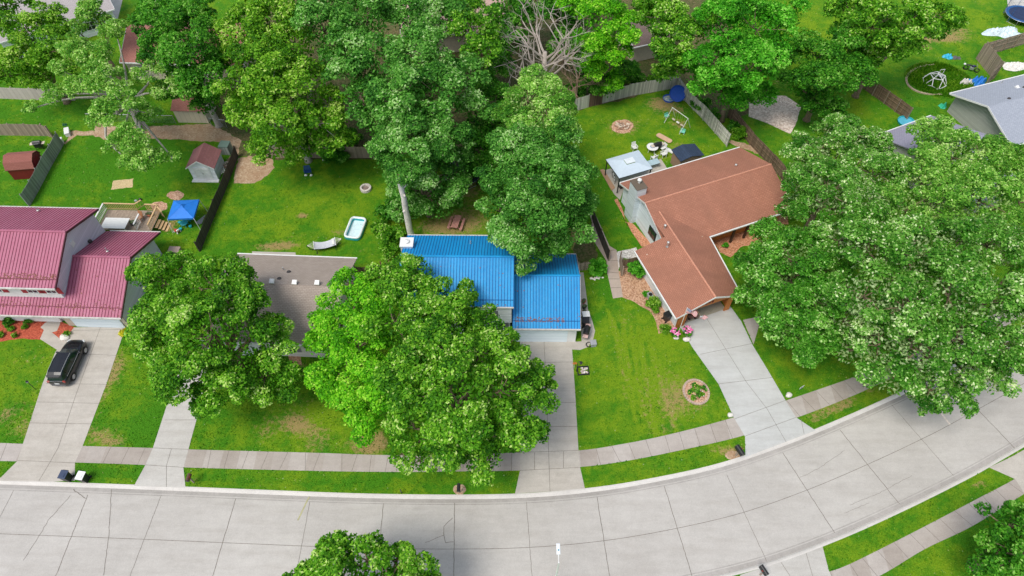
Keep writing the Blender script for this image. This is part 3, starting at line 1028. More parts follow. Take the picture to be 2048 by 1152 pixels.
# ---- house with the red metal roof
F = Fr(-36.35, 35.95, -1.8)
h = empty('house', (F.x, F.y, 0), F.a, 'two storey house with ribbed dark red metal roofs and lavender siding', 'house')
sl = 0.443
XL = -24.0
zr_, yr_ = 2.7 + 5.3 * sl, 5.3
mb = MB()
gable_body(mb, -5.4, -.62, 0.8, 9.95, 2.95, yr_, zr_ - .12)
mb.bb(XL, -5.9, 1.3, 9.5, 0, 2.95)
mb.build('garage_wall', M_lav, h)
mb = MB()
gable_body(mb, XL + .4, -5.6, 1.65, 10.55, 5.55, 6.1, 7.45)
mb.build('main_wall', M_lav, h)
mb = MB()
mb.bb(XL + .4, -5.62, 1.6, 1.64, 3.3, 5.5)
mb.build('front_cladding', M_white, h)
mb = MB()
slope(mb, [(XL, 0, 2.7), (0, 0, 2.7), (0, yr_, zr_), (-5.55, yr_, zr_), (-5.55, 1.66, 2.7 + 1.66 * sl), (XL, 1.66, 2.7 + 1.66 * sl)])
slope(mb, [(-5.55, yr_, zr_), (0, yr_, zr_), (0, 10.6, 2.7), (-5.55, 10.6, 2.7)])
rf = mb.build('garage_roof', M_red_metal, h)
ribs(rf, (XL, 0, 2.7), (-5.72, 0, 2.7), (-5.72, 1.62, 2.7 + 1.62 * sl), (XL, 1.62, 2.7 + 1.62 * sl), M_red_rib, 0.3, guard=0.9)
ribs(rf, (-5.42, 0, 2.7), (-.02, 0, 2.7), (-.02, yr_, zr_), (-5.42, yr_, zr_), M_red_rib, 0.3, guard=0.9)
ribs(rf, (-5.42, 10.6, 2.7), (-.02, 10.6, 2.7), (-.02, yr_, zr_), (-5.42, yr_, zr_), M_red_rib, 0.3, guard=0)
mb = MB()
mb.tube([(-5.5, yr_, zr_ + .03), (.02, yr_, zr_ + .03)], 0.12, 6)
mb.build('ridge_cap', M_red_metal, rf)
mb = MB()
e0, zrm = 1.15, 7.6
slope(mb, [(XL, e0, 5.5), (-5.2, e0, 5.5), (-5.2, 6.1, zrm), (XL, 6.1, zrm)])
slope(mb, [(XL, 6.1, zrm), (-5.2, 6.1, zrm), (-5.2, 11.05, 5.5), (XL, 11.05, 5.5)])
rf = mb.build('main_roof', M_red_metal, h)
ribs(rf, (XL, e0, 5.5), (-5.22, e0, 5.5), (-5.22, 6.1, zrm), (XL, 6.1, zrm), M_red_rib, 0.3, guard=0.8)
ribs(rf, (XL, 11.05, 5.5), (-5.22, 11.05, 5.5), (-5.22, 6.1, zrm), (XL, 6.1, zrm), M_red_rib, 0.3, guard=0)
mb = MB()
mb.tube([(XL, 6.1, zrm + .03), (-5.18, 6.1, zrm + .03)], 0.12, 6)
mb.build('ridge_cap', M_red_metal, rf)
mb = MB()
mb.bb(XL, 0.03, -.14, -.01, 2.55, 2.7)
mb.bb(-5.2, 0.03, 10.61, 10.74, 2.55, 2.7)
mb.bb(XL, -5.17, e0 - .14, e0 - .01, 5.35, 5.49)
mb.bb(XL, -5.17, 11.06, 11.19, 5.35, 5.49)
mb.build_each('gutter', M_gutterw, h)
mb = MB()
for (x, a, b) in ((.015, (0, 2.7), (yr_, zr_)), (.015, (10.6, 2.7), (yr_, zr_)), (-5.185, (e0, 5.5), (6.1, zrm)), (-5.185, (11.05, 5.5), (6.1, zrm))):
    mb.prism([(x, a[0], a[1] - .2), (x, a[0], a[1] + .02), (x, b[0], b[1] + .02), (x, b[0], b[1] - .2)], (.03, 0, 0))
mb.build_each('fascia', mat('dark_fascia', (0.09, 0.02, 0.03), 0.5), h)
mb = MB()
mb.bb(-6.55, -.6, .72, .79, 0, 2.62)
mb.build('front_trim', M_beige, h)
mb = MB()
mb.bb(-5.75, -1.0, .62, .70, 0.02, 2.3)
gd = mb.build('garage_door', M_door_b, h)
for px in (61.5, 99.5):
    x, _ = F.l(px, 585, 4.5)
    window(h, x, 1.6, 4.55, 0.85, 0.75, M_shut_red, 0.5)
x, _ = F.l(7, 585, 4.5)
window(h, x - .85, 1.6, 4.55, 0.85, 0.75, M_shut_red, 0.5)
roof_vent(h, (*F.l(80, 426, 5.6), 6.0))
p = F.l(216, 504, 4.6)
roof_vent(h, (p[0], p[1], 4.75))
p = F.l(181, 484, 4)
roof_vent(h, (p[0], p[1], 4.1), 'dark')
mb = MB()
mb.bb(-5.62 + .03, -5.52, 6.0, 6.5, 5.5, 6.1)
mb.build('gable_vent', M_white, h)
mb = MB()
mb.bb(XL, -7.3, 1.0, 1.28, 0.2, 1.2)
mb.build('porch_skirt', M_white, h)

_red = h

# ---- house with the taupe shingle roof
F = Fr(*G(475, 508, 2.8), -2.8)
h = empty('house', (F.x, F.y, 0), F.a, 'single storey house with a weathered taupe shingle roof between two big trees', 'house')
zr_ = 4.9
mb = MB()
gable_body(mb, .35, 11.6, -9.8, -.45, 2.62, -5.1, zr_ - .2)
mb.build('wall', mat_lines('cream_siding', (0.66, 0.63, 0.58), (0.45, 0.43, 0.4), 0.2), h)
mb = MB()
slope(mb, [(0, -10.2, 2.8), (11.95, -10.2, 2.8), (11.95, -5.1, zr_), (0, -5.1, zr_)])
slope(mb, [(0, -5.1, zr_), (11.95, -5.1, zr_), (11.95, 0, 2.8), (0, 0, 2.8)])
rf = mb.build('roof', M_sh_grey, h)
mb = MB()
mb.bb(-.03, 11.98, .01, .13, 2.68, 2.82)
mb.bb(-.03, 11.98, -10.33, -10.21, 2.68, 2.82)
mb.build_each('gutter', M_white, h)
for px, py in ((546, 567), (591, 569), (636, 570)):
    x, y = F.l(px, py, 4.7)
    roof_vent(h, (x, y, 2.8 + (10.2 + y) * .412), 'box')
for px, py in ((566, 537), (577, 543), (561, 563)):
    x, y = F.l(px, py, 4.1)
    z = 2.8 + min(-y, 10.2 + y) * .412
    roof_vent(h, (x, y, z - .05), 'dark' if px != 566 else 'pipe')
x, y = F.l(576, 694, 1.6)
window(h, x, -9.8, 1.55, 1.2, 1.2, M_shut_grey, 0.4)
x, y = F.l(420, 694, 1.6)
window(h, x, -9.8, 1.55, 1.2, 1.2, M_shut_grey, 0.4)
mb = MB()
mb.bb(1.0, 4.6, -9.93, -9.83, .02, 2.2)
mb.build('garage_door', M_door_w, h)

# ---- house with the blue metal roof
F = Fr(6.3, 34.75, -0.5)
h = empty('house', (F.x, F.y, 0), F.a, 'two storey white house with bright blue ribbed metal roofs', 'house')
sl = 0.5
zr_ = 2.65 + 4.45 * sl
ug = -6.25
mb = MB()
gable_body(mb, ug + .1, -.3, 0.35, 8.55, 2.75, 4.45, zr_ - .15)
mb.build('garage_wall', M_white_sid, h)
mb = MB()
gable_body(mb, -16.2, ug - .25, 1.0, 8.75, 5.15, 4.75, 7.0)
mb.build('main_wall', M_white_sid, h)
mb = MB()
mb.bb(-16.1, ug - .1, 1.0 - .45, 1.0 + .1, 2.75, 5.12)
mb.build('upper_wall', M_white_sid, h)
mb = MB()
slope(mb, [(ug, 0, 2.65), (0, 0, 2.65), (0, 4.45, zr_), (ug, 4.45, zr_)])
slope(mb, [(ug, 4.45, zr_), (0, 4.45, zr_), (0, 8.9, 2.65), (ug, 8.9, 2.65)])
rf = mb.build('garage_roof', M_blue_metal, h)
ribs(rf, (ug, 0, 2.65), (-.02, 0, 2.65), (-.02, 4.45, zr_), (ug, 4.45, zr_), M_blue_rib, 0.27, guard=0.7)
ribs(rf, (ug, 8.9, 2.65), (-.02, 8.9, 2.65), (-.02, 4.45, zr_), (ug, 4.45, zr_), M_blue_rib, 0.27, guard=0)
mb = MB()
mb.tube([(ug, 4.45, zr_ + .03), (.02, 4.45, zr_ + .03)], 0.11, 6)
mb.build('ridge_cap', M_blue_metal, rf)
ze, zrm, u1, u0 = 5.3, 7.2, ug + .1, -16.5
y0_, ym, y1_ = .55, 4.75, 8.95
mb = MB()
slope(mb, [(u0, y0_, ze), (u1, y0_, ze), (u1, ym, zrm), (u0, ym, zrm)])
slope(mb, [(u0, ym, zrm), (u1, ym, zrm), (u1, y1_, ze), (u0, y1_, ze)])
rf = mb.build('main_roof', M_blue_metal, h)
ribs(rf, (u0, y0_, ze), (u1 - .02, y0_, ze), (u1 - .02, ym, zrm), (u0, ym, zrm), M_blue_rib, 0.27, guard=0.6)
ribs(rf, (u0, y1_, ze), (u1 - .02, y1_, ze), (u1 - .02, ym, zrm), (u0, ym, zrm), M_blue_rib, 0.27, guard=0)
mb = MB()
mb.tube([(u0, ym, zrm + .03), (u1, ym, zrm + .03)], 0.11, 6)
mb.build('ridge_cap', M_blue_metal, rf)
mb = MB()
mb.bb(ug, .03, -.13, -.01, 2.5, 2.64)
mb.bb(ug, .03, 8.91, 9.03, 2.5, 2.64)
mb.bb(u0, u1, y0_ - .13, y0_ - .01, 5.15, 5.29)
mb.bb(u0, u1, y1_ + .01, y1_ + .13, 5.15, 5.29)
mb.prism([(.01, 0, 2.5), (.01, 0, 2.68), (.01, 4.45, zr_ + .03), (.01, 4.45, zr_ - .15)], (.03, 0, 0))
mb.prism([(.01, 8.9, 2.5), (.01, 8.9, 2.68), (.01, 4.45, zr_ + .03), (.01, 4.45, zr_ - .15)], (.03, 0, 0))
mb.build_each('gutter', M_gutterw, h)
mb = MB()
mb.bb(-5.95, -1.1, .24, .33, .02, 2.25)
mb.build('garage_door', M_door_b, h)
mb = MB()
mb.bb(-1.1, -.28, .28, .34, 0, 2.6)
mb.build('corner_trim', M_white, h)
x, _ = F.l(990, 620, 4.2)
window(h, x - .75, .55, 4.1, 1.0, 1.0, M_shut_grey, .42)
window(h, -13.2, .55, 4.1, 1.0, 1.0, M_shut_grey, .42)
x, _ = F.l(996, 654, 1.6)
window(h, x - .1, 1.0, 1.6, 1.15, 1.3, M_shut_grey, .42)
window(h, -12.8, 1.0, 1.6, 1.15, 1.3, M_shut_grey, .42)
mb = MB()
mb.bb(-10.9, -9.9, .9, .98, .1, 2.2)
mb.build('front_door', mat('door_white', (.6, .6, .6), .5), h)
x, y = F.l(815, 493, 6.2)
mb = MB()
mb.bb(x - .55, x + .55, y - .5, y + .5, 4.2, 6.75)
ch = mb.build('chimney', M_white_sid, h)
mb = MB()
mb.bb(x - .62, x + .62, y - .57, y + .57, 6.75, 6.85)
mb.lathe((x, y, 6.85), [(.2, 0), (.2, .12), (.28, .14), (.05, .25)], 12)
mb.build('chimney_cap', M_white2, ch)
p = F.l(941, 484, 6.3)
roof_vent(h, (p[0], p[1], ze + (y1_ - p[1]) * .45 - .05))
p = F.l(1110, 512, 3.2)
roof_vent(h, (p[0], p[1], 2.65 + (8.9 - p[1]) * .5 - .05))

def litter(parent, x0, x1, y0, ze, sl, up0, up1, n, seed):
    """dead leaves and grit caught above the snow guard"""
    rr = random.Random(seed)
    mb = MB()
    for k in range(n):
        u = rr.uniform(x0, x1)
        d = up0 + (up1 - up0) * rr.random() ** 2
        s_ = rr.uniform(.025, .065)
        a = rr.uniform(0, 3.1)
        z = ze + d * sl + .02 + rr.uniform(0, .02)
        c, q = math.cos(a) * s_, math.sin(a) * s_
        mb.face([(u - c, y0 + d - q, z - q * sl), (u + q, y0 + d - c, z - c * sl + .01), (u + c, y0 + d + q, z + q * sl), (u - q, y0 + d + c, z + c * sl + .01)])
    o = mb.build('leaf_litter', mat('leaf_litter', (.26, .12, .07), .95, var=.5, scale=9), parent)
    o['kind'] = 'stuff'


litter(_red, -12, -5.3, 1.15, 5.5, .424, .7, 1.2, 330, 5)
litter(_red, -12, -.1, 0, 2.7, .443, .7, 1.2, 160, 6)
litter(_red, -5.2, -.1, 0, 2.7, .443, .1, 5.0, 25, 7)
litter(h, -6.1, -1.5, 0, 2.65, .5, .55, .95, 200, 1)
litter(h, -6.2, -.1, 0, 2.65, .5, .1, 4.2, 24, 3)
litter(h, -15.5, -6.5, y0_, ze, .45, .1, 4.0, 40, 4)

# ---- house with the rust brown shingle roof
F = Fr(15.27, 35.87, 22)
FB = F
h = empty('house', (F.x, F.y, 0), F.a, 'L shaped house with rust brown shingle roof, pale blue chimney and open cedar fronted garage', 'house')
ZE, ZM, ZW = 2.7, 4.5, 4.1
vm = 12.75
mb = MB()
gable_body(mb, 3.75, 18.2, 8.7, 17.5, 2.75, vm, ZM - .16)
mb.build('main_wall', M_blue_sid, h)
mb = MB()
mb.bb(7.9, 18.25, 8.62, 8.68, 0, 2.7)
mb.build('courtyard_wall', M_cedar, h)
mb = MB()      # garage walls: left, right and a gable with a wide opening
mb.prism([(.75, .6, 0), (.9, .6, 0), (1.1, 8.6, 0), (.95, 8.6, 0)], (0, 0, 2.75))
mb.build('garage_side_wall', M_white_sid, h)
mb = MB()
mb.prism([(6.55, .6, 0), (6.7, .6, 0), (7.7, 8.6, 0), (7.55, 8.6, 0)], (0, 0, 2.75))
mb.build('garage_side_wall', M_cedar, h)
mb = MB()
mb.bb(1.0, 7.4, 7.6, 7.7, 0, 3.0)
mb.build('garage_back_wall', M_beige, h)
mb = MB()
y = .55
mb.prism([(.74, y, 0), (1.65, y, 0), (1.65, y, 2.9), (.74, y, 2.78)][::-1], (0, -.12, 0))
mb.prism([(6.15, y, 0), (6.72, y, 0), (6.72, y, 2.75), (6.15, y, 2.95)][::-1], (0, -.12, 0))
mb.prism([(.74, y + .001, 2.3), (6.72, y + .001, 2.3), (6.72, y + .001, 2.82), (3.8, y + .001, 3.95), (.74, y + .001, 2.85)][::-1], (0, -.14, 0))
mb.build('garage_gable', M_cedar, h)
mb = MB()
mb.bb(1.0, 6.5, .6, 7.6, -.02, .03)
mb.build('garage_floor', mat_concrete('garage_slab', (.34, .31, .24), (.42, .38, .3)), h)
mb = MB()
mb.bb(1.7, 6.1, .75, 3.3, 2.34, 2.40)
mb.build('garage_door', M_white, h)
mb = MB()
for i, px in enumerate((1412, 1418, 1424.5, 1431)):
    x = 3.0 + i * .36
    mb.bb(x, x + .17, .36, .405, 2.62, 2.9)
    mb.bb(x - .02, x + .19, .36, .402, 2.73, 2.78)
mb.build_each('digit', mat('rust_letters', (.22, .03, .015), .6), h)
# roofs
mb = MB()
slope(mb, [(3.35, 7.6, ZE), (18.7, 7.6, ZE), (18.7, vm, ZM), (3.35, vm, ZM)])
slope(mb, [(3.35, vm, ZM), (18.7, vm, ZM), (18.7, 17.85, ZE), (3.35, 17.85, ZE)])
mb.build('main_roof', M_sh_brown, h)
mb = MB()
slope(mb, [(0, 0, ZE), (3.85, 0, ZW), (4.35, 11.62, ZW), (3.36, 10.2, 3.78), (3.36, 8.45, 3.82), (.33, 8.7, ZE)])
slope(mb, [(3.85, 0, ZW), (7.06, .1, ZE), (8.2, 7.58, ZE), (4.35, 11.62, ZW)])
mb.build('garage_roof', M_sh_brown, h)
mb = MB()
mb.tube([(3.85, 0, ZW + .0), (4.35, 11.5, ZW + .0)], .09, 6)
mb.tube([(3.36, vm, ZM + .0), (18.68, vm, ZM + .0)], .09, 6)
mb.build('ridge_cap', mat('ridge_shingle', (.58, .27, .18), .9, var=.25, scale=6), h)
mb = MB()
mb.bb(8.25, 18.7, 7.45, 7.58, ZE - .16, ZE - .01)
mb.prism([(7.07, .1, ZE - .15), (7.19, .1, ZE - .15), (8.33, 7.5, ZE - .15), (8.21, 7.5, ZE - .15)], (0, 0, .14))
mb.prism([(-.13, 0, ZE - .15), (-.01, 0, ZE - .15), (.32, 8.7, ZE - .15), (.2, 8.7, ZE - .15)], (0, 0, .14))
mb.bb(3.4, 18.7, 17.86, 17.98, ZE - .16, ZE - .01)
gx = -.015
mb.prism([(0, gx, ZE - .17), (3.85, gx, ZW - .17), (3.85, gx, ZW + .05), (0, gx, ZE + .05)][::-1], (0, -.03, 0))
mb.prism([(3.85, gx, ZW - .17), (7.1, gx, ZE - .17), (7.1, gx, ZE + .05), (3.85, gx, ZW + .05)][::-1], (0, -.03, 0))
mb.prism([(3.34, vm, ZM - .18), (3.34, 17.85, ZE - .18), (3.34, 17.85, ZE + .03), (3.34, vm, ZM + .03)], (-.03, 0, 0))
mb.prism([(3.34, 8.8, 3.1 - .18), (3.34, vm, ZM - .18), (3.34, vm, ZM + .03), (3.34, 8.8, 3.1 + .03)], (-.03, 0, 0))
mb.build_each('gutter', M_white, h)
mb = MB()
mb.prism([(3.16, 14.2, 0), (3.85, 14.2, 0), (3.85, 15.7, 0), (3.16, 15.7, 0)], (0, 0, 5.0))
ch = mb.build('chimney', M_blue_sid, h)
mb = MB()
mb.bb(3.1, 4.35, 14.14, 15.76, 5.0, 5.06)
mb.build('chimney_top', mat('olive_cap', (.14, .11, .08), .8), ch)
mb = MB()
mb.bb(3.86, 4.3, 14.2, 15.7, 3.4, 5.0)
mb.build('chimney_back', M_blue_sid, ch)
roof_vent(ch, (3.85, 15.1, 5.0), 'turbine')
window(h, 10.2, 3.74, 1.55, 1.0, 1.2, facing='left') if False else None
mb = MB()
mb.bb(3.66, 3.74, 10.2, 11.6, 1.0, 2.2)
wf = mb.build('window', M_black, h)
mb = MB()
mb.bb(3.63, 3.655, 10.3, 10.85, 1.1, 2.1)
mb.bb(3.63, 3.655, 10.95, 11.5, 1.1, 2.1)
mb.build('pane', M_glass, wf)
for px, py, z, k in ((1470, 336, 3.6, 'pipe'), (1329, 457, 3.9, 'turb'), (1335, 491, 3.9, 'turb')):
    u, v = F.l(px, py, z)
    mb = MB()
    zz = z - .15
    mb.lathe((u, v, zz), [(.16, 0), (.09, .12), (.07, .5), (.15, .55), (.13, .68), (.03, .74)], 10)
    mb.build('vent_pipe', M_galv, h)
for px, py in ((1447, 468), (1473, 459)):
    u, v = F.l(px, py, 0)
    mb = MB()
    mb.bb(u - .1, u + .1, 7.75, 7.95, 0, 2.6)
    mb.build('porch_post', mat('dark_timber', (.06, .03, .015), .7), h)

# ---- slate roofed house, top right
F = Fr(53.57, 69.2, 19)
h = empty('house', (F.x, F.y, 0), F.a, 'grey sided house with slate grey shingle roof beside the boarded fence', 'house')
mb = MB()
gable_body(mb, .85, 20, -9.7, -.35, 2.7, -5.05, 4.35)
mb.build('wall', M_grey_sid, h)
mb = MB()
slope(mb, [(0, -10.1, 2.7), (20.5, -10.1, 2.7), (20.5, -5.05, 4.5), (0, -5.05, 4.5)])
slope(mb, [(0, -5.05, 4.5), (20.5, -5.05, 4.5), (20.5, 0, 2.7), (0, 0, 2.7)])
mb.build('roof', M_sh_slate, h)
mb = MB()
mb.bb(0, 20.5, .01, .14, 2.55, 2.69)
mb.bb(0, 20.5, -10.24, -10.11, 2.55, 2.69)
mb.prism([(-.01, -10.1, 2.52), (-.01, -10.1, 2.73), (-.01, -5.05, 4.53), (-.01, -5.05, 4.32)], (-.04, 0, 0))
mb.prism([(-.01, 0, 2.52), (-.01, 0, 2.73), (-.01, -5.05, 4.53), (-.01, -5.05, 4.32)], (-.04, 0, 0))
mb.build_each('gutter', M_white, h)
for px, py, z, k in ((2015, 202, 4.0, 'dark'), (2032, 178, 3.4, 'box'), (2004, 165, 3.0, 'pipe'), (2047, 177, 3.6, 'dark')):
    u, v = F.l(px, py, z)
    roof_vent(h, (u, v, 2.7 + min(-v, 10.1 + v) * .356 - .03), k)

# ---- grey roofed house under the silver maples
F = Fr(45, 56.2, 25)
h = empty('house', (F.x, F.y, 0), F.a, 'house with a violet grey roof almost hidden under the silvery maples', 'house')
mb = MB()
gable_body(mb, -.1, 7.6, -6.6, 5.6, 2.6, -.5, 4.7)
mb.build('wall', M_grey_sid, h)
mb = MB()
slope(mb, [(-.5, -7, 2.7), (8, -7, 2.7), (8, -.5, 4.9), (-.5, -.5, 4.9)])
slope(mb, [(-.5, -.5, 4.9), (8, -.5, 4.9), (8, 6, 2.7), (-.5, 6, 2.7)])
mb.build('roof', mat_shingle('violet_shingle', (0.27, 0.26, 0.34), (0.34, 0.33, 0.41), (0.22, 0.21, 0.28)), h)
mb = MB()
mb.bb(-.5, 8, 6.01, 6.13, 2.55, 2.69)
mb.build_each('gutter', M_white, h)


def far_house(x, y, deg, w, d, ze, zr, rm, wm, label, nwin=3):
    h = empty('house', (x, y, 0), R(deg), label, 'house')
    mb = MB()
    gable_body(mb, -w / 2 + .4, w / 2 - .4, -d / 2 + .4, d / 2 - .4, ze - .05, 0, zr - .18)
    mb.build('wall', wm, h)
    mb = MB()
    slope(mb, [(-w / 2, -d / 2, ze), (w / 2, -d / 2, ze), (w / 2, 0, zr), (-w / 2, 0, zr)])
    slope(mb, [(-w / 2, 0, zr), (w / 2, 0, zr), (w / 2, d / 2, ze), (-w / 2, d / 2, ze)])
    mb.build('roof', rm, h)
    mb = MB()
    mb.bb(-w / 2, w / 2, -d / 2 - .13, -d / 2 - .01, ze - .15, ze - .01)
    for s_ in (-1, 1):
        mb.prism([(s_ * (w / 2 + .01), -d / 2, ze - .18), (s_ * (w / 2 + .01), -d / 2, ze + .03), (s_ * (w / 2 + .01), 0, zr + .03), (s_ * (w / 2 + .01), 0, zr - .18)], (s_ * .04, 0, 0))
    mb.build_each('gutter', M_white, h)
    for i in range(nwin):
        window(h, -w / 2 + w * (i + .5) / nwin, -d / 2 + .4, 1.5, 1.2, 1.1)
    return h


far_house(*G(100, 20, 3), 33, 15, 9, 3.0, 5.2, M_sh_far, M_white_sid, 'pale grey roofed house in the far left corner behind light green trees', 2)
x0, y0 = G(268, 165, 0)
far_house(x0 + 7.6, y0 + 4.6, -3, 16, 9.5, 2.9, 5.0, M_sh_redbrown, M_beige, 'brown roofed house with beige wall behind the light limbed tree', 4)
far_house(*G(905, 30, 3), 5, 14, 9, 3.0, 5.2, mat_shingle('salmon_shingle', (0.50, 0.34, 0.29), (0.6, 0.42, 0.36), (0.4, .26, .22)), M_beige, 'salmon roofed house glimpsed between crowns at the top edge', 0)
x0, y0 = G(1280, 130, 0)
far_house(x0 + 1.0, y0 + 4.0, 20, 7, 6, 2.7, 4.2, mat_shingle('umber_shingle', (0.16, 0.11, 0.10), (0.22, 0.16, 0.14), (0.1, .08, .07)), M_beige, 'small dark roofed house behind the weathered back fence', 0)


# ------------------------------------------------------------------ sheds
# white shed with maroon roof
F = Fr(-36.45, 57.0, -1)
h = empty('shed', (F.x, F.y, 0), F.a, 'white garden shed with maroon roof and double doors on the left lawn', 'shed')
W, D_, ze, zr = 2.85, 2.7, 2.0, 2.95
mb = MB()
P = [(0, 0, 0), (0, 0, ze), (W / 2, 0, zr), (W, 0, ze), (W, 0, 0)]
mb.prism(P[::-1], (0, D_, 0)) if False else mb.prism(P, (0, D_, 0))
mb.build('wall', M_white_sid, h)
mb = MB()
k = (zr - ze) / (W / 2)
for s_ in (-1, 1):
    a = W / 2 + s_ * (W / 2 + .2)
    za = ze - .2 * k + .06
    pts = [(a, -.2, za), (W / 2, -.2, zr + .06), (W / 2, D_ + .2, zr + .06), (a, D_ + .2, za)]
    slope(mb, pts if s_ < 0 else pts[::-1], .06)
mb.build('roof', M_sh_maroon, h)
mb = MB()
for s_ in (-1, 1):
    a = W / 2 + s_ * (W / 2 + .2)
    za = ze - .2 * k
    mb.prism([(a, -.21, za - .08), (a, -.21, za + .06), (W / 2, -.21, zr + .06), (W / 2, -.21, zr - .08)][::-s_], (0, -.03, 0))
mb.bb(-.1, W + .1, -.45, -.02, 0.0, .08)
mb.build('trim', M_white, h)
for s_ in (-1, 1):
    mb = MB()
    cx = W / 2 + s_ * .48
    mb.bb(cx - .46, cx + .46, -.05, -.01, .1, 1.85)
    for zc, hh in ((.5, .5), (1.35, .6)):
        mb.bb(cx - .32, cx + .32, -.075, -.052, zc - hh / 2, zc - hh / 2 + .04)
        mb.bb(cx - .32, cx + .32, -.075, -.052, zc + hh / 2, zc + hh / 2 + .04)
        mb.bb(cx - .34, cx - .3, -.075, -.052, zc - hh / 2, zc + hh / 2)
        mb.bb(cx + .3, cx + .34, -.075, -.052, zc - hh / 2, zc + hh / 2)
    d = mb.build('door', M_white2, h)
mb = MB()
mb.bb(W / 2 - .03, W / 2 + .03, -.1, -.052, .95, 1.1)
mb.build('latch', M_galv, h)

# dark red gambrel shed
F = Fr(*G(29, 360), 7)
h = empty('shed', (F.x, F.y, 0), F.a, 'dark red barn shaped shed by the slanting board fence', 'shed')
Wd, Ln = 2.1, 2.9
mb = MB()
prof = [(0, 0), (0, 1.6), (.35, 2.15), (1.2, 2.5), (2.05, 2.15), (2.4, 1.6), (2.4, 0)]
mb.prism([(0, y, z) for y, z in prof], (Ln, 0, 0))
mb.build('wall', mat_lines('darkred_boards', (0.20, 0.012, 0.015), (0.12, 0.01, 0.01), .2, axis=0), h)
mb = MB()
rp = [(-.12, 1.5), (.3, 2.2), (1.2, 2.6), (2.1, 2.2), (2.52, 1.5)]
for (ya, za), (yb, zb) in zip(rp, rp[1:]):
    mb.prism([(-.12, ya, za), (-.12, yb, zb), (-.12, yb, zb + .06), (-.12, ya, za + .06)][::-1], (Ln + .24, 0, 0))
mb.build('roof', mat_shingle('rusty_shingle', (0.26, 0.085, 0.065), (0.32, 0.12, 0.09), (0.22, .08, .07)), h)
mb = MB()
mb.bb(Ln + .01, Ln + .05, .6, 1.8, .1, 1.8)
mb.build('door', mat('barn_red', (.22, .012, .015), .6), h)

# beige shed
F = Fr(*G(357, 245), -2)
h = empty('shed', (F.x, F.y, 0), F.a, 'beige shed with red shingle roof half hidden under the dark green tree', 'shed')
mb = MB()
gable_body(mb, 0, 3.8, 0, 3.0, 1.95, 1.5, 2.6)
mb.build('wall', mat_lines('beige_boards', (.66, .60, .46), (.5, .45, .33), .6, axis=0), h)
mb = MB()
slope(mb, [(-.15, -.2, 1.95), (3.95, -.2, 1.95), (3.95, 1.5, 2.72), (-.15, 1.5, 2.72)], .06)
slope(mb, [(-.15, 1.5, 2.72), (3.95, 1.5, 2.72), (3.95, 3.2, 1.95), (-.15, 3.2, 1.95)], .06)
mb.build('roof', M_sh_redbrown, h)

# navy shed behind the brown house
F = FB
h = empty('shed', (*F.w(11.9, 19.1), 0), F.a, 'low shed with dark navy slatted roof behind the rust brown house', 'shed')
mb = MB()
mb.prism([(0.1, .1, 0), (0.1, .1, 1.85), (1.3, .1, 2.15), (2.9, .1, 1.75), (2.9, .1, 0)][::-1], (0, 1.8, 0))
mb.build('wall', mat('shed_brown', (.32, .2, .14), .7), h)
mb = MB()
slope(mb, [(-.05, -.05, 1.88), (1.35, -.05, 2.2), (1.35, 2.1, 2.2), (-.05, 2.1, 1.88)], .05)
slope(mb, [(1.35, -.05, 2.2), (3.1, -.05, 1.75), (3.1, 2.1, 1.75), (1.35, 2.1, 2.2)], .05)
mb.build('roof', M_sh_navy, h)


# ------------------------------------------------------------------ fences
def mat_board(name, a, b, var=0.35, pitch=0.145):
    m = mat_lines(name, a, b, pitch, axis=0, width=0.1, rough=0.9, var=var, bmp=.6)
    return m


M_f_grey = mat_board('weathered_board', (0.58, 0.56, 0.50), (0.38, 0.36, 0.31))
M_f_dark = mat_board('dark_board', (0.075, 0.062, 0.05), (0.04, 0.032, 0.025))
M_f_brown = mat_board('brown_board', (0.22, 0.15, 0.095), (0.13, 0.085, 0.05))
M_f_pale = mat_board('pale_panel', (0.55, 0.48, 0.44), (0.45, 0.38, 0.34), .06, .6)
M_f_slate = mat_board('greenish_board', (0.33, 0.36, 0.33), (0.19, 0.20, 0.18))
M_f_tan = mat_board('tan_board', (0.36, 0.28, 0.21), (0.22, 0.17, 0.13))


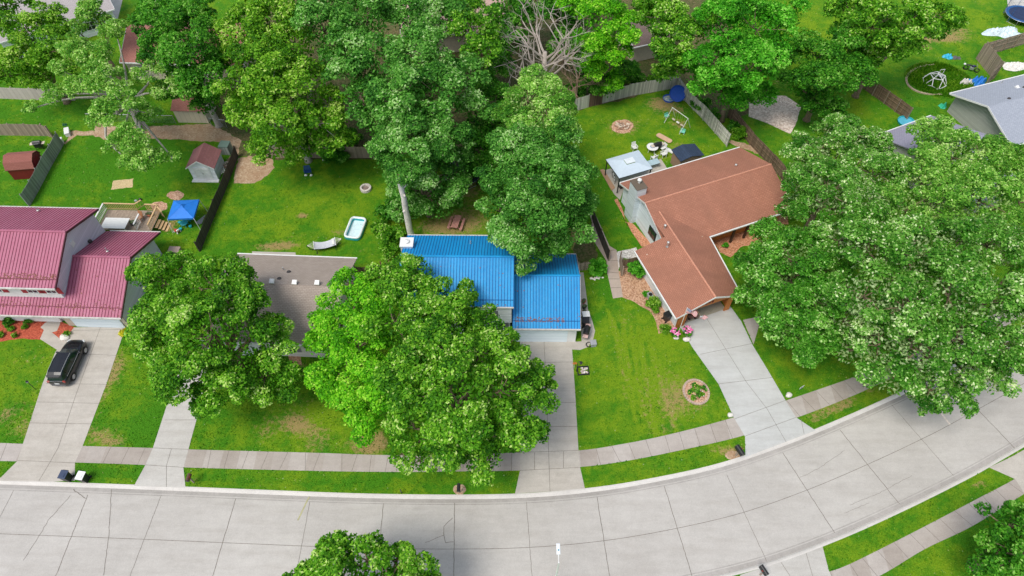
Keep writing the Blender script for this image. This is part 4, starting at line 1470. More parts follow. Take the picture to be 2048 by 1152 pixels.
def fence(px, hgt, m, label, side=1, board=0.145, gap=0.012, post_h=0.08, postm=None, sag=0.05, every=2.4, rails_front=False, world=None):
    """board fence along ground pixels; each bay a panel, each post its own part"""
    pts = world or [G(*p) for p in px]
    root = empty('fence', (*pts[0], 0), 0, label, 'fence')
    ox, oy = pts[0]
    rr = random.Random(int(abs(ox * 100)))
    for i in range(len(pts) - 1):
        a, b = pts[i], pts[i + 1]
        Ls = math.hypot(b[0] - a[0], b[1] - a[1])
        nb = max(1, round(Ls / every))
        ang = math.atan2(b[1] - a[1], b[0] - a[0])
        ux, uy = math.cos(ang), math.sin(ang)
        nx, ny = -uy * side, ux * side
        dz0 = rr.uniform(-sag, sag)
        for j in range(nb):
            t0, t1 = Ls * j / nb, Ls * (j + 1) / nb
            dz1 = rr.uniform(-sag, sag)
            mb = MB()
            n = max(1, int((t1 - t0) / board))
            w = (t1 - t0) / n
            for k in range(n):
                t = t0 + (k + .5) * w
                hh = hgt + dz0 + (dz1 - dz0) * k / n + rr.uniform(-.025, .025)
                mb.box((a[0] - ox + ux * t, a[1] - oy + uy * t, hh / 2), (w - gap, .022, hh), rz=ang)
            for zr in (.35, hgt * .55, hgt - .3):
                mb.box((a[0] - ox + ux * (t0 + t1) / 2 + nx * .035, a[1] - oy + uy * (t0 + t1) / 2 + ny * .035, zr), (t1 - t0 - .02, .045, .09), rz=ang)
            mb.build('panel', m, root)
            dz0 = dz1
        for j in range(nb + (1 if i == len(pts) - 2 else 0)):
            t = Ls * j / nb
            mb = MB()
            mb.box((a[0] - ox + ux * t + nx * .08, a[1] - oy + uy * t + ny * .08, (hgt + post_h) / 2), (.1, .1, hgt + post_h), rz=ang)
            mb.build('post', postm or m, root)
    return root


fence([(-90, 193), (0, 197), (72, 200), (150, 201)], 1.75, M_f_pale, 'pale smooth panel fence at the far left', every=3.0, board=.6)
fence([(-60, 270), (30, 271), (95, 272), (106, 276)], 1.75, M_f_tan, 'weathered wooden fence behind the dark red shed')
fence([(128, 288), (100, 338), (76, 384), (60, 412)], 1.8, M_f_slate, 'leaning greenish grey fence beside the dark red shed', side=-1)
fence([(477, 312), (450, 384), (420, 455), (401, 503)], 1.5, M_f_dark, 'nearly black board fence between the left two back lawns', side=-1)
fence([(520, 316), (640, 316), (748, 316)], 1.7, M_f_tan, 'grey brown fence behind the lawn with the fire ring')
f5 = fence([(1150, 222), (1204, 207), (1257, 193), (1351, 176)], 1.85, M_f_grey, 'weathered back fence with one dark stretch behind the swing set', side=1, sag=.1)
M_newb = mat_board('replaced_board', (0.15, 0.09, 0.065), (0.09, 0.05, 0.04))
for ch in [o for o in bpy.data.objects if o.parent is f5 and o.name.startswith('panel')][1:2]:
    ch.data.materials.clear()
    ch.data.materials.append(M_newb)
    ch['label'] = 'dark brown replaced boards'
fence([(1352, 177), (1369, 201), (1407, 240), (1454, 293)], 1.85, M_f_grey, 'weathered side fence with wavy top running down from the round blue pool', side=-1, sag=.12)
fence([(1456, 234), (1500, 290), (1541, 333), (1575, 372)], 1.8, M_f_brown, 'brown board fence right of the rust brown house', side=-1)
fence([(1722, 174), (1768, 207), (1813, 240)], 1.8, M_f_brown, 'brown fence with visible rails and posts beside the oval mound', side=-1, every=2.2, postm=M_f_tan)
fence([(2100, 66), (2050, 88), (1951, 117)], 2.2, M_f_tan, 'weathered plank fence bending round the mound beside the slate roofed house', side=1, board=.2, gap=.03)
fence([(1953, 119), (1985, 158), (1965, 176)], 2.6, M_f_tan, 'tall plank screen at the corner of the slate roofed house', side=1, board=.2, gap=.03)
fence([(1183, 436), (1199, 478), (1216, 521)], 1.6, M_f_dark, 'dark fence between the big tree and the narrow strip of lawn', side=1, postm=M_f_tan)
fence([(1156, 542), (1180, 539)], 1.3, M_f_tan, 'short picket gate at the corner of the blue roofed house', board=.18, gap=.05)
fence([(1243, 538), (1273, 531)], 1.5, M_f_brown, 'short brown fence between the round bush and the rust brown house', board=.16)
fence([(1238, 522), (1242, 552)], 1.5, M_f_tan, 'open wooden gate at the end of the paver path', board=.16)
fence([(714, 553), (750, 553)], 1.5, M_f_brown, 'short brown fence beside the taupe roofed house', board=.16)
fence([(765, 545), (782, 544)], 1.6, mat_board('redwood', (.2, .09, .06), (.1, .05, .03)), 'narrow reddish gate left of the blue roofed house', board=.16)
fence([(1500, 160), (1560, 118), (1600, 100)], 1.5, M_f_brown, 'dark fence under the bright maples at the top', board=.16)
M_wire = mat('chain_wire', (0.45, 0.46, 0.46), .4, metal=.7)
for (pa, pb, lab) in (((180, 243), (352, 247), 'chain link fence left of the beige shed'), ((424, 252), (455, 256), 'chain link fence right of the beige shed')):
    a, b = G(*pa), G(*pb)
    root = empty('chain_link_fence', (*a, 0), 0, lab, 'fence')
    Ls = math.hypot(b[0] - a[0], b[1] - a[1])
    ux, uy = (b[0] - a[0]) / Ls, (b[1] - a[1]) / Ls
    n = max(2, round(Ls / 2.5))
    for i in range(n + 1):
        mb = MB()
        mb.tube([(ux * Ls * i / n, uy * Ls * i / n, 0), (ux * Ls * i / n, uy * Ls * i / n, 1.25)], .03, 6)
        mb.build('post', M_wire, root)
    mb = MB()
    mb.tube([(0, 0, 1.2), (ux * Ls, uy * Ls, 1.2)], .035, 6)
    mb.build('rail', M_wire, root)
    mb = MB()
    k = 0
    while k < Ls:
        e = min(Ls, k + 1.15)
        mb.tube([(ux * k, uy * k, .03), (ux * e, uy * e, .03 + (e - k))], .004, 3, cap=False)
        mb.tube([(ux * k, uy * k, 1.18), (ux * e, uy * e, 1.18 - (e - k))], .004, 3, cap=False)
        k += .12
    mb.build('wire_mesh', M_wire, root)

# ------------------------------------------------------------------ trees
M_bark = mat('bark', (0.23, 0.17, 0.11), 0.95, var=0.4, scale=5, bmp=.8)
M_bark_g = mat('grey_bark', (0.42, 0.39, 0.35), 0.95, var=0.35, scale=4, bmp=.8)
LF = {
    'maple': mat_leaf('maple_leaf', (0.018, 0.11, 0.003), (0.105, 0.35, 0.010), (0.34, 0.66, 0.05), (0.62, 0.80, 0.25)),
    'bright': mat_leaf('bright_leaf', (0.04, 0.23, 0.003), (0.14, 0.52, 0.007), (0.35, 0.76, 0.03), (0.50, 0.80, 0.10)),
    'yellow': mat_leaf('yellowish_leaf', (0.03, 0.14, 0.003), (0.13, 0.37, 0.010), (0.34, 0.60, 0.05), (0.55, 0.72, 0.18)),
    'deep': mat_leaf('deep_leaf', (0.014, 0.10, 0.004), (0.06, 0.28, 0.012), (0.17, 0.48, 0.035), (0.34, 0.62, 0.13)),
    'blue': mat_leaf('sage_leaf', (0.020, 0.12, 0.010), (0.095, 0.33, 0.032), (0.27, 0.58, 0.11), (0.50, 0.72, 0.30)),
    'silver': mat_leaf('silver_maple_leaf', (0.016, 0.11, 0.004), (0.085, 0.30, 0.020), (0.33, 0.62, 0.13), (0.76, 0.88, 0.50), pale2=True),
    'silver_green': mat_leaf('silver_green_leaf', (0.016, 0.11, 0.004), (0.075, 0.30, 0.015), (0.25, 0.58, 0.08), (0.55, 0.78, 0.30), pale2=True),
    'light': mat_leaf('light_leaf', (0.03, 0.15, 0.008), (0.15, 0.41, 0.035), (0.46, 0.74, 0.16), (0.68, 0.85, 0.34), pale2=True),
    'vivid': mat_leaf('vivid_leaf', (0.022, 0.17, 0.004), (0.075, 0.40, 0.012), (0.21, 0.64, 0.045), (0.36, 0.74, 0.12)),
    'gold': mat_leaf('gold_leaf', (0.25, 0.28, 0.01), (0.65, 0.60, 0.02), (0.85, 0.80, 0.06)),
}


def leaf_mesh(name, C, Nrm, size, tone, m, aspect=0.62):
    """one folded diamond leaf per point, as a single mesh"""
    n = len(C)
    r = rng.normal(size=(n, 3))
    T = r - (r * Nrm).sum(1, keepdims=True) * Nrm
    T /= np.linalg.norm(T, axis=1, keepdims=True) + 1e-9
    B = np.cross(Nrm, T)
    s = size[:, None]
    fold = Nrm * s * rng.uniform(-.05, .28, (n, 1))
    P = np.stack([C - T * s * .55, C - B * s * aspect * .5 + fold, C + T * s * .55, C + B * s * aspect * .5 + fold], 1)
    me = bpy.data.meshes.new(name)
    me.vertices.add(n * 4)
    me.vertices.foreach_set('co', P.astype(np.float32).ravel())
    me.loops.add(n * 4)
    me.loops.foreach_set('vertex_index', np.arange(n * 4, dtype=np.int32))
    me.polygons.add(n)
    me.polygons.foreach_set('loop_start', (np.arange(n) * 4).astype(np.int32))
    me.update(calc_edges=True)
    at = me.attributes.new('tone', 'FLOAT', 'FACE')
    at.data.foreach_set('value', np.clip(tone, 0, 1).astype(np.float32))
    me.materials.append(m)
    return me


def rdirs(n):
    v = rng.normal(size=(n, 3))
    return v / np.linalg.norm(v, axis=1, keepdims=True)


def crown_points(lobes, leaf, clump, dens, low=-.35, fill=.12, tight=False):
    """lobes: rows x y z r; returns leaf centres, normals, sizes, tones"""
    Lb = np.array(lobes, float)
    Cs, Ns, Ss, Ts = [], [], [], []
    clumps = []
    for k, (x, y, z, r) in enumerate(Lb):
        rc0 = min(clump, r * .5)
        n = max(6, int(1.9 * (r / rc0) ** 2 * 1.6))
        d = rdirs(n)
        d = d[d[:, 2] > low]
        c = Lb[k, :3] + d * (r - rc0 * .55) * np.where(rng.random((len(d), 1)) < .12, rng.uniform(1.1, 1.32, (len(d), 1)), rng.uniform(.74, 1.1, (len(d), 1))) * np.array([1, 1, .85])
        if tight:
            c = Lb[k, :3] + d * (r - rc0 * .7) * rng.uniform(.95, 1.02, (len(d), 1))
        keep = np.ones(len(c), bool)
        for j in range(len(Lb)):
            if j != k:
                keep &= np.linalg.norm((c - Lb[j, :3]) / np.array([1, 1, .85]), axis=1) > Lb[j, 3] * .72
        for cc, dd in zip(c[keep], d[keep]):
            clumps.append((cc, dd, rc0 * rng.uniform(.5, 1.2)))
    for cc, dd, rc in clumps:
        n = int(dens * 2 * math.pi * rc * rc * 1.5 / (leaf * leaf * .34))
        if n < 4:
            continue
        q = rdirs(int(n * 1.6))
        ax = dd * .55 + np.array([0, 0, .65])
        ax /= np.linalg.norm(ax)
        q = q[(q @ ax) > -.15][:n]
        n = len(q)
        # ragged surface: leaves gathered into sprays
        sp = rdirs(9)
        spray = (q @ sp.T).max(1)
        rad = rc * (.55 + .5 * rng.random(n) ** .6) * (.68 + .5 * np.clip((spray - .6) / .4, 0, 1))
        p = cc + q * rad[:, None] * np.array([1, 1, .72])
        nr = q * .5 + np.array([0, 0, .75]) + rng.normal(size=(n, 3)) * .5
        nr /= np.linalg.norm(nr, axis=1, keepdims=True)
        Cs.append(p)
        Ns.append(nr)
        Ss.append(leaf * rng.uniform(.65, 1.3, n))
        Ts.append(np.clip(rng.normal(.44, .15) + rng.normal(0, .24, n) + .26 * (spray > .9) - .06, 0, 1))
    # sparse inner leaves so that the crown has body
    for (x, y, z, r) in Lb:
        n = int(fill * 4 * math.pi * r * r / (leaf * leaf * .34))
        q = rdirs(n)
        p = np.array([x, y, z]) + q * (r * rng.uniform(.35, .78, (n, 1))) * np.array([1, 1, .8])
        Cs.append(p)
        Ns.append(rdirs(n))
        Ss.append(leaf * 1.25 * rng.uniform(.7, 1.3, n))
        Ts.append(np.clip(rng.normal(.35, .18, n), 0, 1))
    return np.concatenate(Cs), np.concatenate(Ns), np.concatenate(Ss), np.concatenate(Ts), clumps


def limb(mb, a, b, ra, rb, n=7, sag=.12, seg=5):
    a, b = Vector(a), Vector(b)
    l = (b - a).length
    o = Vector((rng.normal(), rng.normal(), abs(rng.normal()) * .6)) * l * sag
    pts, rad = [], []
    for i in range(seg + 1):
        t = i / seg
        pts.append(a.lerp(b, t) + o * math.sin(math.pi * t) * .6)
        rad.append(ra + (rb - ra) * t)
    mb.tube(pts, rad, n)
    return pts


def tree(name, lobes_px, leafm, label, base=None, group=None, leaf=.24, clump=1.15, dens=1.0, bark=None, trunk_r=.34, low=-.35, fill=.12, cat='tree', limbs=True):
    """lobes_px: (photo x, photo y, radius in photo pixels, height of the lobe's middle)"""
    W = []
    for (px, py, rp, z) in lobes_px:
        x, y = G(px, py, z)
        W.append((x, y, z, rp * .94 * mpp(px, py, z)))
    W = np.array(W)
    if base is None:
        w = W[:, 3] ** 2
        bx, by = (W[:, 0] * w).sum() / w.sum(), (W[:, 1] * w).sum() / w.sum()
    else:
        bx, by = G(*base)
    root = empty(name, (bx, by, 0), 0, label, cat, group)
    Lc = W - np.array([bx, by, 0, 0])
    C, Nn, S, T, cl = crown_points(Lc, leaf, clump, dens, low, fill)
    ok = C[:, 2] > .05
    me = leaf_mesh('crown', C[ok], Nn[ok], S[ok], T[ok], LF[leafm])
    o = bpy.data.objects.new('crown', me)
    scene.collection.objects.link(o)
    o.parent = root
    if limbs:
        mb = MB()
        top = Lc[:, 2].max()
        fork = Vector((rng.normal() * .2, rng.normal() * .2, max(1.6, top * .32)))
        mb.tube([(0, 0, -.1), (0, 0, .25), (fork.x * .5, fork.y * .5, fork.z * .6), tuple(fork)], [trunk_r * 1.6, trunk_r * 1.1, trunk_r * .92, trunk_r * .85], 10)
        for (x, y, z, r) in Lc:
            pts = limb(mb, fork, (x, y, z - r * .1), trunk_r * .5, .06)
            near = [c for c in cl if np.linalg.norm(c[0] - np.array([x, y, z])) < r * 1.1]
            for c in near[:7]:
                limb(mb, pts[-1], c[0], .07, .02, 4, .08, 3)
        mb.build('trunk', bark or M_bark, root, smooth=True)
    return root


GB = 'trees massed behind the back lawns'
tree('maple_tree', [(330, 562, 56, 8), (430, 575, 72, 9), (500, 600, 46, 8), (470, 545, 45, 8), (355, 540, 40, 8), (495, 655, 52, 8.5), (545, 690, 45, 7), (420, 670, 85, 10), (335, 655, 72, 8), (370, 740, 70, 7.5), (300, 690, 40, 6.5),
                    (440, 770, 62, 6.5), (410, 800, 38, 5), (530, 750, 58, 5.5), (575, 770, 40, 4), (280, 552, 32, 7.5), (478, 545, 36, 8), (378, 618, 62, 8.5), (460, 612, 60, 9), (475, 725, 62, 7.5), (350, 700, 50, 7), (555, 655, 34, 6.5), (520, 725, 50, 6.5), (305, 605, 32, 7)], 'maple',
     'broad green tree between the red roofed house and the taupe roof', leaf=.22, clump=1.0)
tree('maple_tree', [(665, 620, 46, 7.5), (700, 570, 38, 8), (735, 610, 52, 8.5), (655, 690, 48, 7), (715, 690, 65, 9), (650, 750, 44, 6), (690, 790, 52, 6), (735, 840, 46, 5.5), (770, 760, 60, 8), (640, 680, 30, 6), (720, 585, 40, 8)], 'bright',
     'vivid yellow green tree overlapping the taupe roof', base=(700, 800), leaf=.22, clump=1.0)
tree('maple_tree', [(800, 575, 52, 9), (842, 545, 38, 8.5), (790, 645, 66, 10), (860, 640, 58, 10), (925, 620, 40, 8.5), (938, 585, 26, 7.5), (965, 640, 30, 7), (890, 700, 75, 11), (820, 755, 78, 11.5), (955, 710, 60, 10), (1010, 700, 45, 8),
                    (1045, 745, 42, 7.5), (1060, 790, 50, 7.5), (1000, 780, 68, 10), (1010, 860, 68, 8), (1050, 860, 42, 6), (915, 800, 85, 11.5), (830, 855, 68, 8), (805, 905, 38, 5), (900, 895, 60, 7), (955, 925, 42, 5.5), (840, 920, 36, 5), (980, 915, 36, 5.5), (872, 590, 44, 8.5), (905, 640, 52, 9.5), (985, 688, 38, 8), (765, 560, 42, 8.5), (815, 540, 34, 8.5), (950, 655, 40, 8), (1075, 740, 30, 6.5), (1085, 780, 28, 6)], 'maple',
     'largest front yard tree, in front of the blue roofed house', base=(930, 880), leaf=.23, clump=1.05, trunk_r=.45)
tree('maple_tree', [(655, 1135, 55, 7), (700, 1090, 36, 7.5), (735, 1120, 55, 8.5), (790, 1125, 45, 7.5), (820, 1150, 50, 7), (765, 1180, 80, 8.5), (680, 1190, 90, 8.5), (610, 1170, 46, 6), (870, 1165, 26, 5.5), (665, 1088, 30, 7)], 'maple',
     'tree cut by the bottom edge, overhanging the street', base=(740, 1260), leaf=.23, clump=.85)
tree('maple_tree', [(2020, 1055, 62, 5.5), (2050, 1040, 50, 5.5), (1995, 1090, 48, 4.5), (2045, 1110, 75, 6), (2010, 1140, 60, 4.5)], 'deep', 'rounded dense tree in the bottom right corner', leaf=.22, clump=.8)
# right of centre, behind the blue roof
tree('maple_tree', [(1030, 300, 62, 11), (1100, 290, 62, 11), (1020, 360, 60, 10), (1090, 360, 78, 12), (1140, 350, 52, 9), (1150, 420, 48, 7.5), (1060, 440, 80, 10), (1000, 420, 48, 8), (1110, 450, 62, 8), (1160, 390, 36, 7), (1060, 505, 40, 6.5), (1085, 500, 38, 6), (1020, 480, 36, 7)], 'blue',
     'tall full tree overhanging the back of the blue roof', base=(1085, 470), leaf=.22, clump=1.1, trunk_r=.42)
tree('maple_tree', [(1078, 165, 42, 12), (1055, 200, 52, 11.5), (1100, 210, 48, 11.5), (1040, 250, 52, 10), (1095, 255, 60, 11), (1130, 260, 40, 9)], 'light', 'lighter topped tree just behind, left of the weathered back fence', base=(1085, 330), leaf=.23)
# centre mass
tree('maple_tree', [(830, 300, 75, 10), (885, 270, 60, 10), (780, 290, 52, 9), (870, 350, 62, 6.5), (815, 365, 48, 4.5), (880, 410, 46, 3.2), (830, 415, 38, 2.4), (790, 425, 30, 2.0), (910, 330, 40, 7), (768, 325, 30, 5), (905, 380, 40, 5)], 'blue',
     'tall tree behind the white dead trunk', base=(860, 430), group=None, leaf=.22, clump=1.1)
tree('maple_tree', [(770, 130, 70, 13), (845, 110, 72, 13), (720, 190, 55, 11), (800, 200, 80, 13), (880, 190, 66, 12), (930, 150, 50, 11), (950, 210, 44, 9), (760, 250, 48, 9), (860, 240, 55, 11)], 'blue',
     'largest sage green crown at the centre of the wooded belt', group=GB, leaf=.29, clump=1.3)
tree('maple_tree', [(515, 235, 55, 9), (570, 250, 66, 10), (635, 245, 52, 9), (480, 170, 46, 10), (545, 175, 66, 11.5), (620, 170, 62, 11), (600, 300, 40, 6), (540, 295, 46, 6), (665, 275, 38, 7), (660, 210, 44, 9), (490, 210, 40, 8)], 'yellow',
     'olive green tree over the dirt patch and dark fence', base=(617, 322), group=GB, leaf=.29, clump=1.25, bark=M_bark_g)
tree('maple_tree', [(480, 60, 52, 12), (540, 50, 66, 13), (590, 90, 55, 12.5), (520, 110, 52, 12), (560, -20, 70, 12), (470, 110, 34, 10)], 'yellow', 'yellow green tree at the top edge, left of centre', group=GB, leaf=.3, clump=1.3)
tree('maple_tree', [(650, 60, 62, 13.5), (700, 110, 58, 13), (735, 40, 66, 13.5), (660, 130, 46, 12), (700, -10, 70, 13)], 'blue', 'sage crown at the top edge with bare twigs showing', group=GB, leaf=.3, clump=1.3)
tree('maple_tree', [(820, 25, 62, 12.5), (890, 40, 55, 12), (850, -30, 70, 12)], 'blue', 'crown at the top edge beside the salmon roof', group=GB, leaf=.3, clump=1.3)
tree('maple_tree', [(945, 60, 55, 12), (965, 110, 42, 11), (920, 10, 50, 11), (985, 70, 25, 10)], 'maple', 'green crown left of the bare dead tree', group=GB, leaf=.29)
for _i, (_l, _lab) in enumerate([([(1010, 20, 45, 7), (1050, 50, 40, 6), (1020, 90, 36, 5), (1005, 130, 30, 4)], 'dark crown left of the bare dead tree'), ([(1110, 10, 45, 7), (1150, 40, 40, 6), (1130, 90, 36, 4), (1160, 110, 34, 4)], 'dark crown right of the bare dead tree trunk'),
                                  ([(1250, 145, 30, 3), (1215, 175, 30, 2.5), (1170, 150, 26, 3)], 'low dark tree by the umber roof'), ([(1075, -30, 70, 9), (1180, -40, 60, 9)], 'crown at the top edge behind the bare dead tree')]):
    tree('understory_tree', _l, 'deep', _lab, group=GB, leaf=.27)
tree('understory_tree', [(940, 270, 45, 5), (985, 250, 42, 5), (960, 310, 40, 3.5), (1000, 190, 36, 6), (975, 160, 34, 6)], 'deep', 'low dark tree in the shade right of the sage crown', group=GB, leaf=.27)
tree('maple_tree', [(335, 40, 66, 11), (400, 50, 60, 11.5), (320, 100, 50, 10), (385, 110, 62, 11), (405, 165, 50, 9), (360, 170, 46, 8), (415, 205, 38, 6), (310, 10, 50, 10), (440, 120, 34, 9)], 'deep',
     'dark green tree over the beige shed', base=(438, 252), group=GB, leaf=.28, clump=1.2, bark=M_bark_g)
tree('locust_tree', [(185, 110, 40, 12), (150, 90, 30, 12), (215, 160, 44, 12), (160, 175, 30, 11), (105, 190, 30, 9.5), (65, 215, 20, 8.5), (245, 210, 40, 11), (205, 235, 32, 10), (270, 270, 36, 9), (235, 290, 32, 8), (300, 320, 28, 7), (345, 315, 16, 6.5), (300, 150, 32, 10), (330, 180, 26, 9),
                     (230, 60, 30, 11), (300, 225, 24, 8.5), (265, 325, 26, 6.5), (125, 140, 26, 11)], 'light', 'open light green tree with pale limbs above the dirt path', base=(285, 258), leaf=.22, clump=1.05, dens=.85, fill=.05, bark=M_bark_g, trunk_r=.4)
tree('maple_tree', [(45, 60, 48, 9), (100, 100, 52, 9), (45, 120, 48, 8), (15, 150, 36, 6.5), (120, 130, 34, 8), (10, 10, 40, 9), (90, 40, 36, 9), (80, 150, 34, 6)], 'yellow', 'yellow green tree in the top left corner', group=GB, leaf=.28)
tree('maple_tree', [(180, 25, 32, 9), (150, 55, 26, 8), (205, 45, 24, 8)], 'light', 'small pale crown in front of the grey driveway at the top left', group=GB, leaf=.27)
tree('maple_tree', [(1205, 40, 52, 11), (1250, 65, 40, 10), (1190, 90, 42, 9), (1235, 105, 36, 8), (1150, 10, 40, 10), (1180, 130, 36, 6), (1210, 160, 34, 3.5)], 'bright', 'bright green tree right of the bare dead tree', group=GB, leaf=.27)
tree('maple_tree', [(1325, 35, 58, 11), (1335, 95, 46, 9.5), (1360, 130, 36, 7.5), (1380, 60, 46, 11), (1330, 140, 26, 5), (1290, 20, 40, 10)], 'maple', 'green tree with a visible trunk behind the weathered back fence', base=(1318, 160), group=GB, leaf=.27)
tree('maple_tree', [(1440, 45, 72, 12), (1515, 55, 66, 12), (1425, 120, 60, 10), (1500, 140, 70, 10), (1560, 90, 48, 10), (1400, 165, 36, 7), (1460, 190, 46, 5.5), (1570, 30, 46, 10), (1530, 190, 30, 5)], 'vivid',
     'vivid green tree over the corner of the weathered fence', group=GB, leaf=.28, clump=1.2)
tree('maple_tree', [(1635, 110, 56, 8), (1600, 165, 40, 6.5), (1660, 165, 56, 7.5), (1705, 140, 42, 7), (1625, 205, 38, 4), (1690, 80, 50, 9), (1660, 215, 30, 3.5)], 'deep', 'dark tree beside the pink gravel patch', group=GB, leaf=.27)
tree('maple_tree', [(1745, 50, 62, 11), (1815, 45, 55, 11), (1870, 30, 48, 10), (1790, 85, 44, 8.5), (1700, 20, 52, 11), (1880, 65, 25, 7), (1730, 105, 36, 7)], 'maple', 'tree at the top edge left of the grassy yard with the trampoline', group=GB, leaf=.28)
# the big silver maples on the right
GS = 'silver maples on the right'
tree('silver_maple_tree', [(1690, 285, 62, 10), (1625, 310, 56, 9), (1750, 285, 45, 9), (1750, 345, 62, 11), (1650, 385, 75, 11.5), (1590, 410, 40, 8), (1720, 410, 72, 12), (1600, 360, 46, 8.5), (1660, 260, 36, 8), (1620, 300, 40, 8)], 'silver',
     'pale silver maple nearest the pink gravel patch', group=GS, leaf=.22, clump=.95)
tree('silver_maple_tree', [(1855, 280, 42, 9), (1865, 262, 34, 9), (1848, 252, 22, 8.5), (1925, 290, 36, 9), (1905, 310, 62, 10.5), (1840, 345, 62, 11), (1965, 320, 55, 10), (2025, 330, 50, 9), (1880, 400, 75, 12.5), (1965, 400, 75, 12.5), (2040, 400, 66, 11.5), (1810, 420, 62, 12), (1990, 300, 36, 8.5)], 'light',
     'light green silver maple below the slate roofed house', group=GS, leaf=.22, clump=.95)
tree('silver_maple_tree', [(1545, 475, 52, 7.5), (1530, 545, 55, 8), (1600, 520, 72, 9.5), (1560, 610, 62, 7), (1630, 600, 66, 8.5), (1505, 590, 36, 5.5), (1610, 680, 50, 5.5), (1570, 665, 44, 5), (1660, 540, 50, 9), (1645, 665, 40, 6), (1510, 520, 36, 6.5), (1600, 600, 60, 8), (1550, 545, 50, 8.5)], 'silver_green',
     'green maple beside the garage of the rust brown house', base=(1560, 600), group=GS, leaf=.22, clump=.95)
tree('silver_maple_tree', [(1740, 500, 75, 12.5), (1680, 480, 55, 11), (1820, 510, 75, 13), (1730, 590, 75, 11.5), (1810, 610, 78, 12), (1690, 640, 52, 8), (1760, 690, 72, 9), (1840, 700, 72, 10), (1700, 700, 44, 6.5), (1790, 755, 52, 7), (1860, 780, 52, 6.5), (1850, 805, 30, 5)], 'silver',
     'largest silver maple with its crown over the sidewalk', base=(1800, 700), group=GS, leaf=.23, clump=1.0, trunk_r=.5)
tree('silver_maple_tree', [(1900, 500, 75, 13), (1980, 490, 75, 13), (2050, 500, 70, 12), (1900, 590, 80, 12.5), (1980, 600, 80, 12.5), (2055, 600, 70, 11.5), (1920, 680, 75, 10.5), (2000, 690, 66, 10), (1940, 750, 52, 8), (2030, 700, 44, 8), (1985, 760, 40, 7.5), (1910, 780, 40, 7)], 'silver',
     'silver maple at the right edge over the street', group=GS, leaf=.23, clump=1.0, trunk_r=.5)


def bush(px, py, rp, label, leafm='vivid', zc=None, leaf=.14, clump=.4, name='shrub', cat='shrub', group=None, dens=1.0, flat=1.0, tight=False):
    r = rp * mpp(px, py, .6)
    x, y = G(px, py + rp * .35, 0)
    root = empty(name, (x, y, 0), 0, label, cat, group)
    lob = [(0, 0, r * .75 * flat, r)]
    for k in range(0 if tight else 4):
        a = rng.uniform(0, 6.28)
        lob.append((math.cos(a) * r * .35, math.sin(a) * r * .35, r * .7 * flat, r * .68))
    C, Nn, S, T, cl = crown_points(lob, leaf, clump, dens, -.6, .25, tight)
    ok = C[:, 2] > .01
    me = leaf_mesh('foliage', C[ok], Nn[ok], S[ok], T[ok], LF[leafm])
    o = bpy.data.objects.new('foliage', me)
    scene.collection.objects.link(o)
    o.parent = root
    mb = MB()
    for k in range(5):
        a = k * 1.26
        limb(mb, (0, 0, -.02), (math.cos(a) * r * .5, math.sin(a) * r * .5, r * .8 * flat), .03, .01, 5)
    mb.build('stem', M_bark, root)
    return root


bush(1193, 536, 19, 'round clipped green bush by the corner of the blue roofed house', leaf=.11, clump=.28, tight=True, dens=1.2)
bush(1271, 541, 19, 'round clipped green bush in the brown mulch by the gate', leaf=.11, clump=.28, tight=True, dens=1.2)
bush(1305, 610, 14, 'grassy green bush in the mulch beside the rust brown garage', 'yellow')
bush(1291, 589, 7, 'smallest green plant in the mulch beside the rust brown garage', leaf=.09, clump=.2)
bush(1450, 491, 6, 'tiny shrub in the orange mulch of the courtyard', leaf=.09, clump=.2)
bush(1478, 268, 15, 'leafy plant behind the weathered side fence', 'yellow', leaf=.16)
bush(1466, 256, 12, 'dark leafy plant squeezed between two fences', 'deep', leaf=.16)
bush(672, 312, 24, 'bushy dark shrub in front of the grey brown fence', 'deep', leaf=.18, clump=.5)
bush(258, 664, 12, 'yellow leaved bush at the corner of the driveway', 'gold', leaf=.12, clump=.3)
for i, (px, py, r) in enumerate([(775, 430, 22), (782, 470, 24), (776, 505, 18), (760, 455, 16), (790, 410, 20)]):
    bush(px, py, r, ['dark shrub at the foot of the dead trunk', 'tangled shrub left of the blue roof', 'lowest shrub in the row left of the blue roof', 'loose shrub creeping onto the lawn by the inflatable pool', 'topmost shrub beside the dead trunk'][i], ['deep', 'maple', 'maple', 'maple', 'deep'][i], leaf=.19, clump=.5, dens=.8)
for i, (px, py, r) in enumerate([(1240, 165, 18), (1270, 160, 18), (1150, 190, 22), (1195, 185, 18), (1400, 215, 18), (1425, 235, 14), (1490, 185, 18), (1300, 165, 14), (700, 275, 22), (950, 340, 24), (980, 360, 18)]):
    bush(px, py, r, ['yellowing bush just behind the weathered back fence', 'green bush just behind the weathered back fence', 'dark bush below the bare dead tree', 'dark bush left of the yellowing one',
                     'dark bush outside the weathered side fence, upper', 'dark bush outside the weathered side fence, lower', 'dark bush at the edge of the pink gravel', 'small bush at the foot of the tall trunk behind the fence',
                     'dark bush on shady soil behind the grey brown fence', 'dark bush above the covered trampoline', 'dark bush right of the covered trampoline'][i],
         ['yellow', 'deep', 'deep', 'deep', 'deep', 'deep', 'deep', 'maple', 'deep', 'deep', 'deep'][i], leaf=.2, clump=.5)

# bare dead tree
M_dead = mat('dead_wood', (0.44, 0.38, 0.33), .9, var=.25, scale=3)
M_dead2 = mat('brown_twigs', (0.34, 0.23, 0.16), .9, var=.25, scale=3)


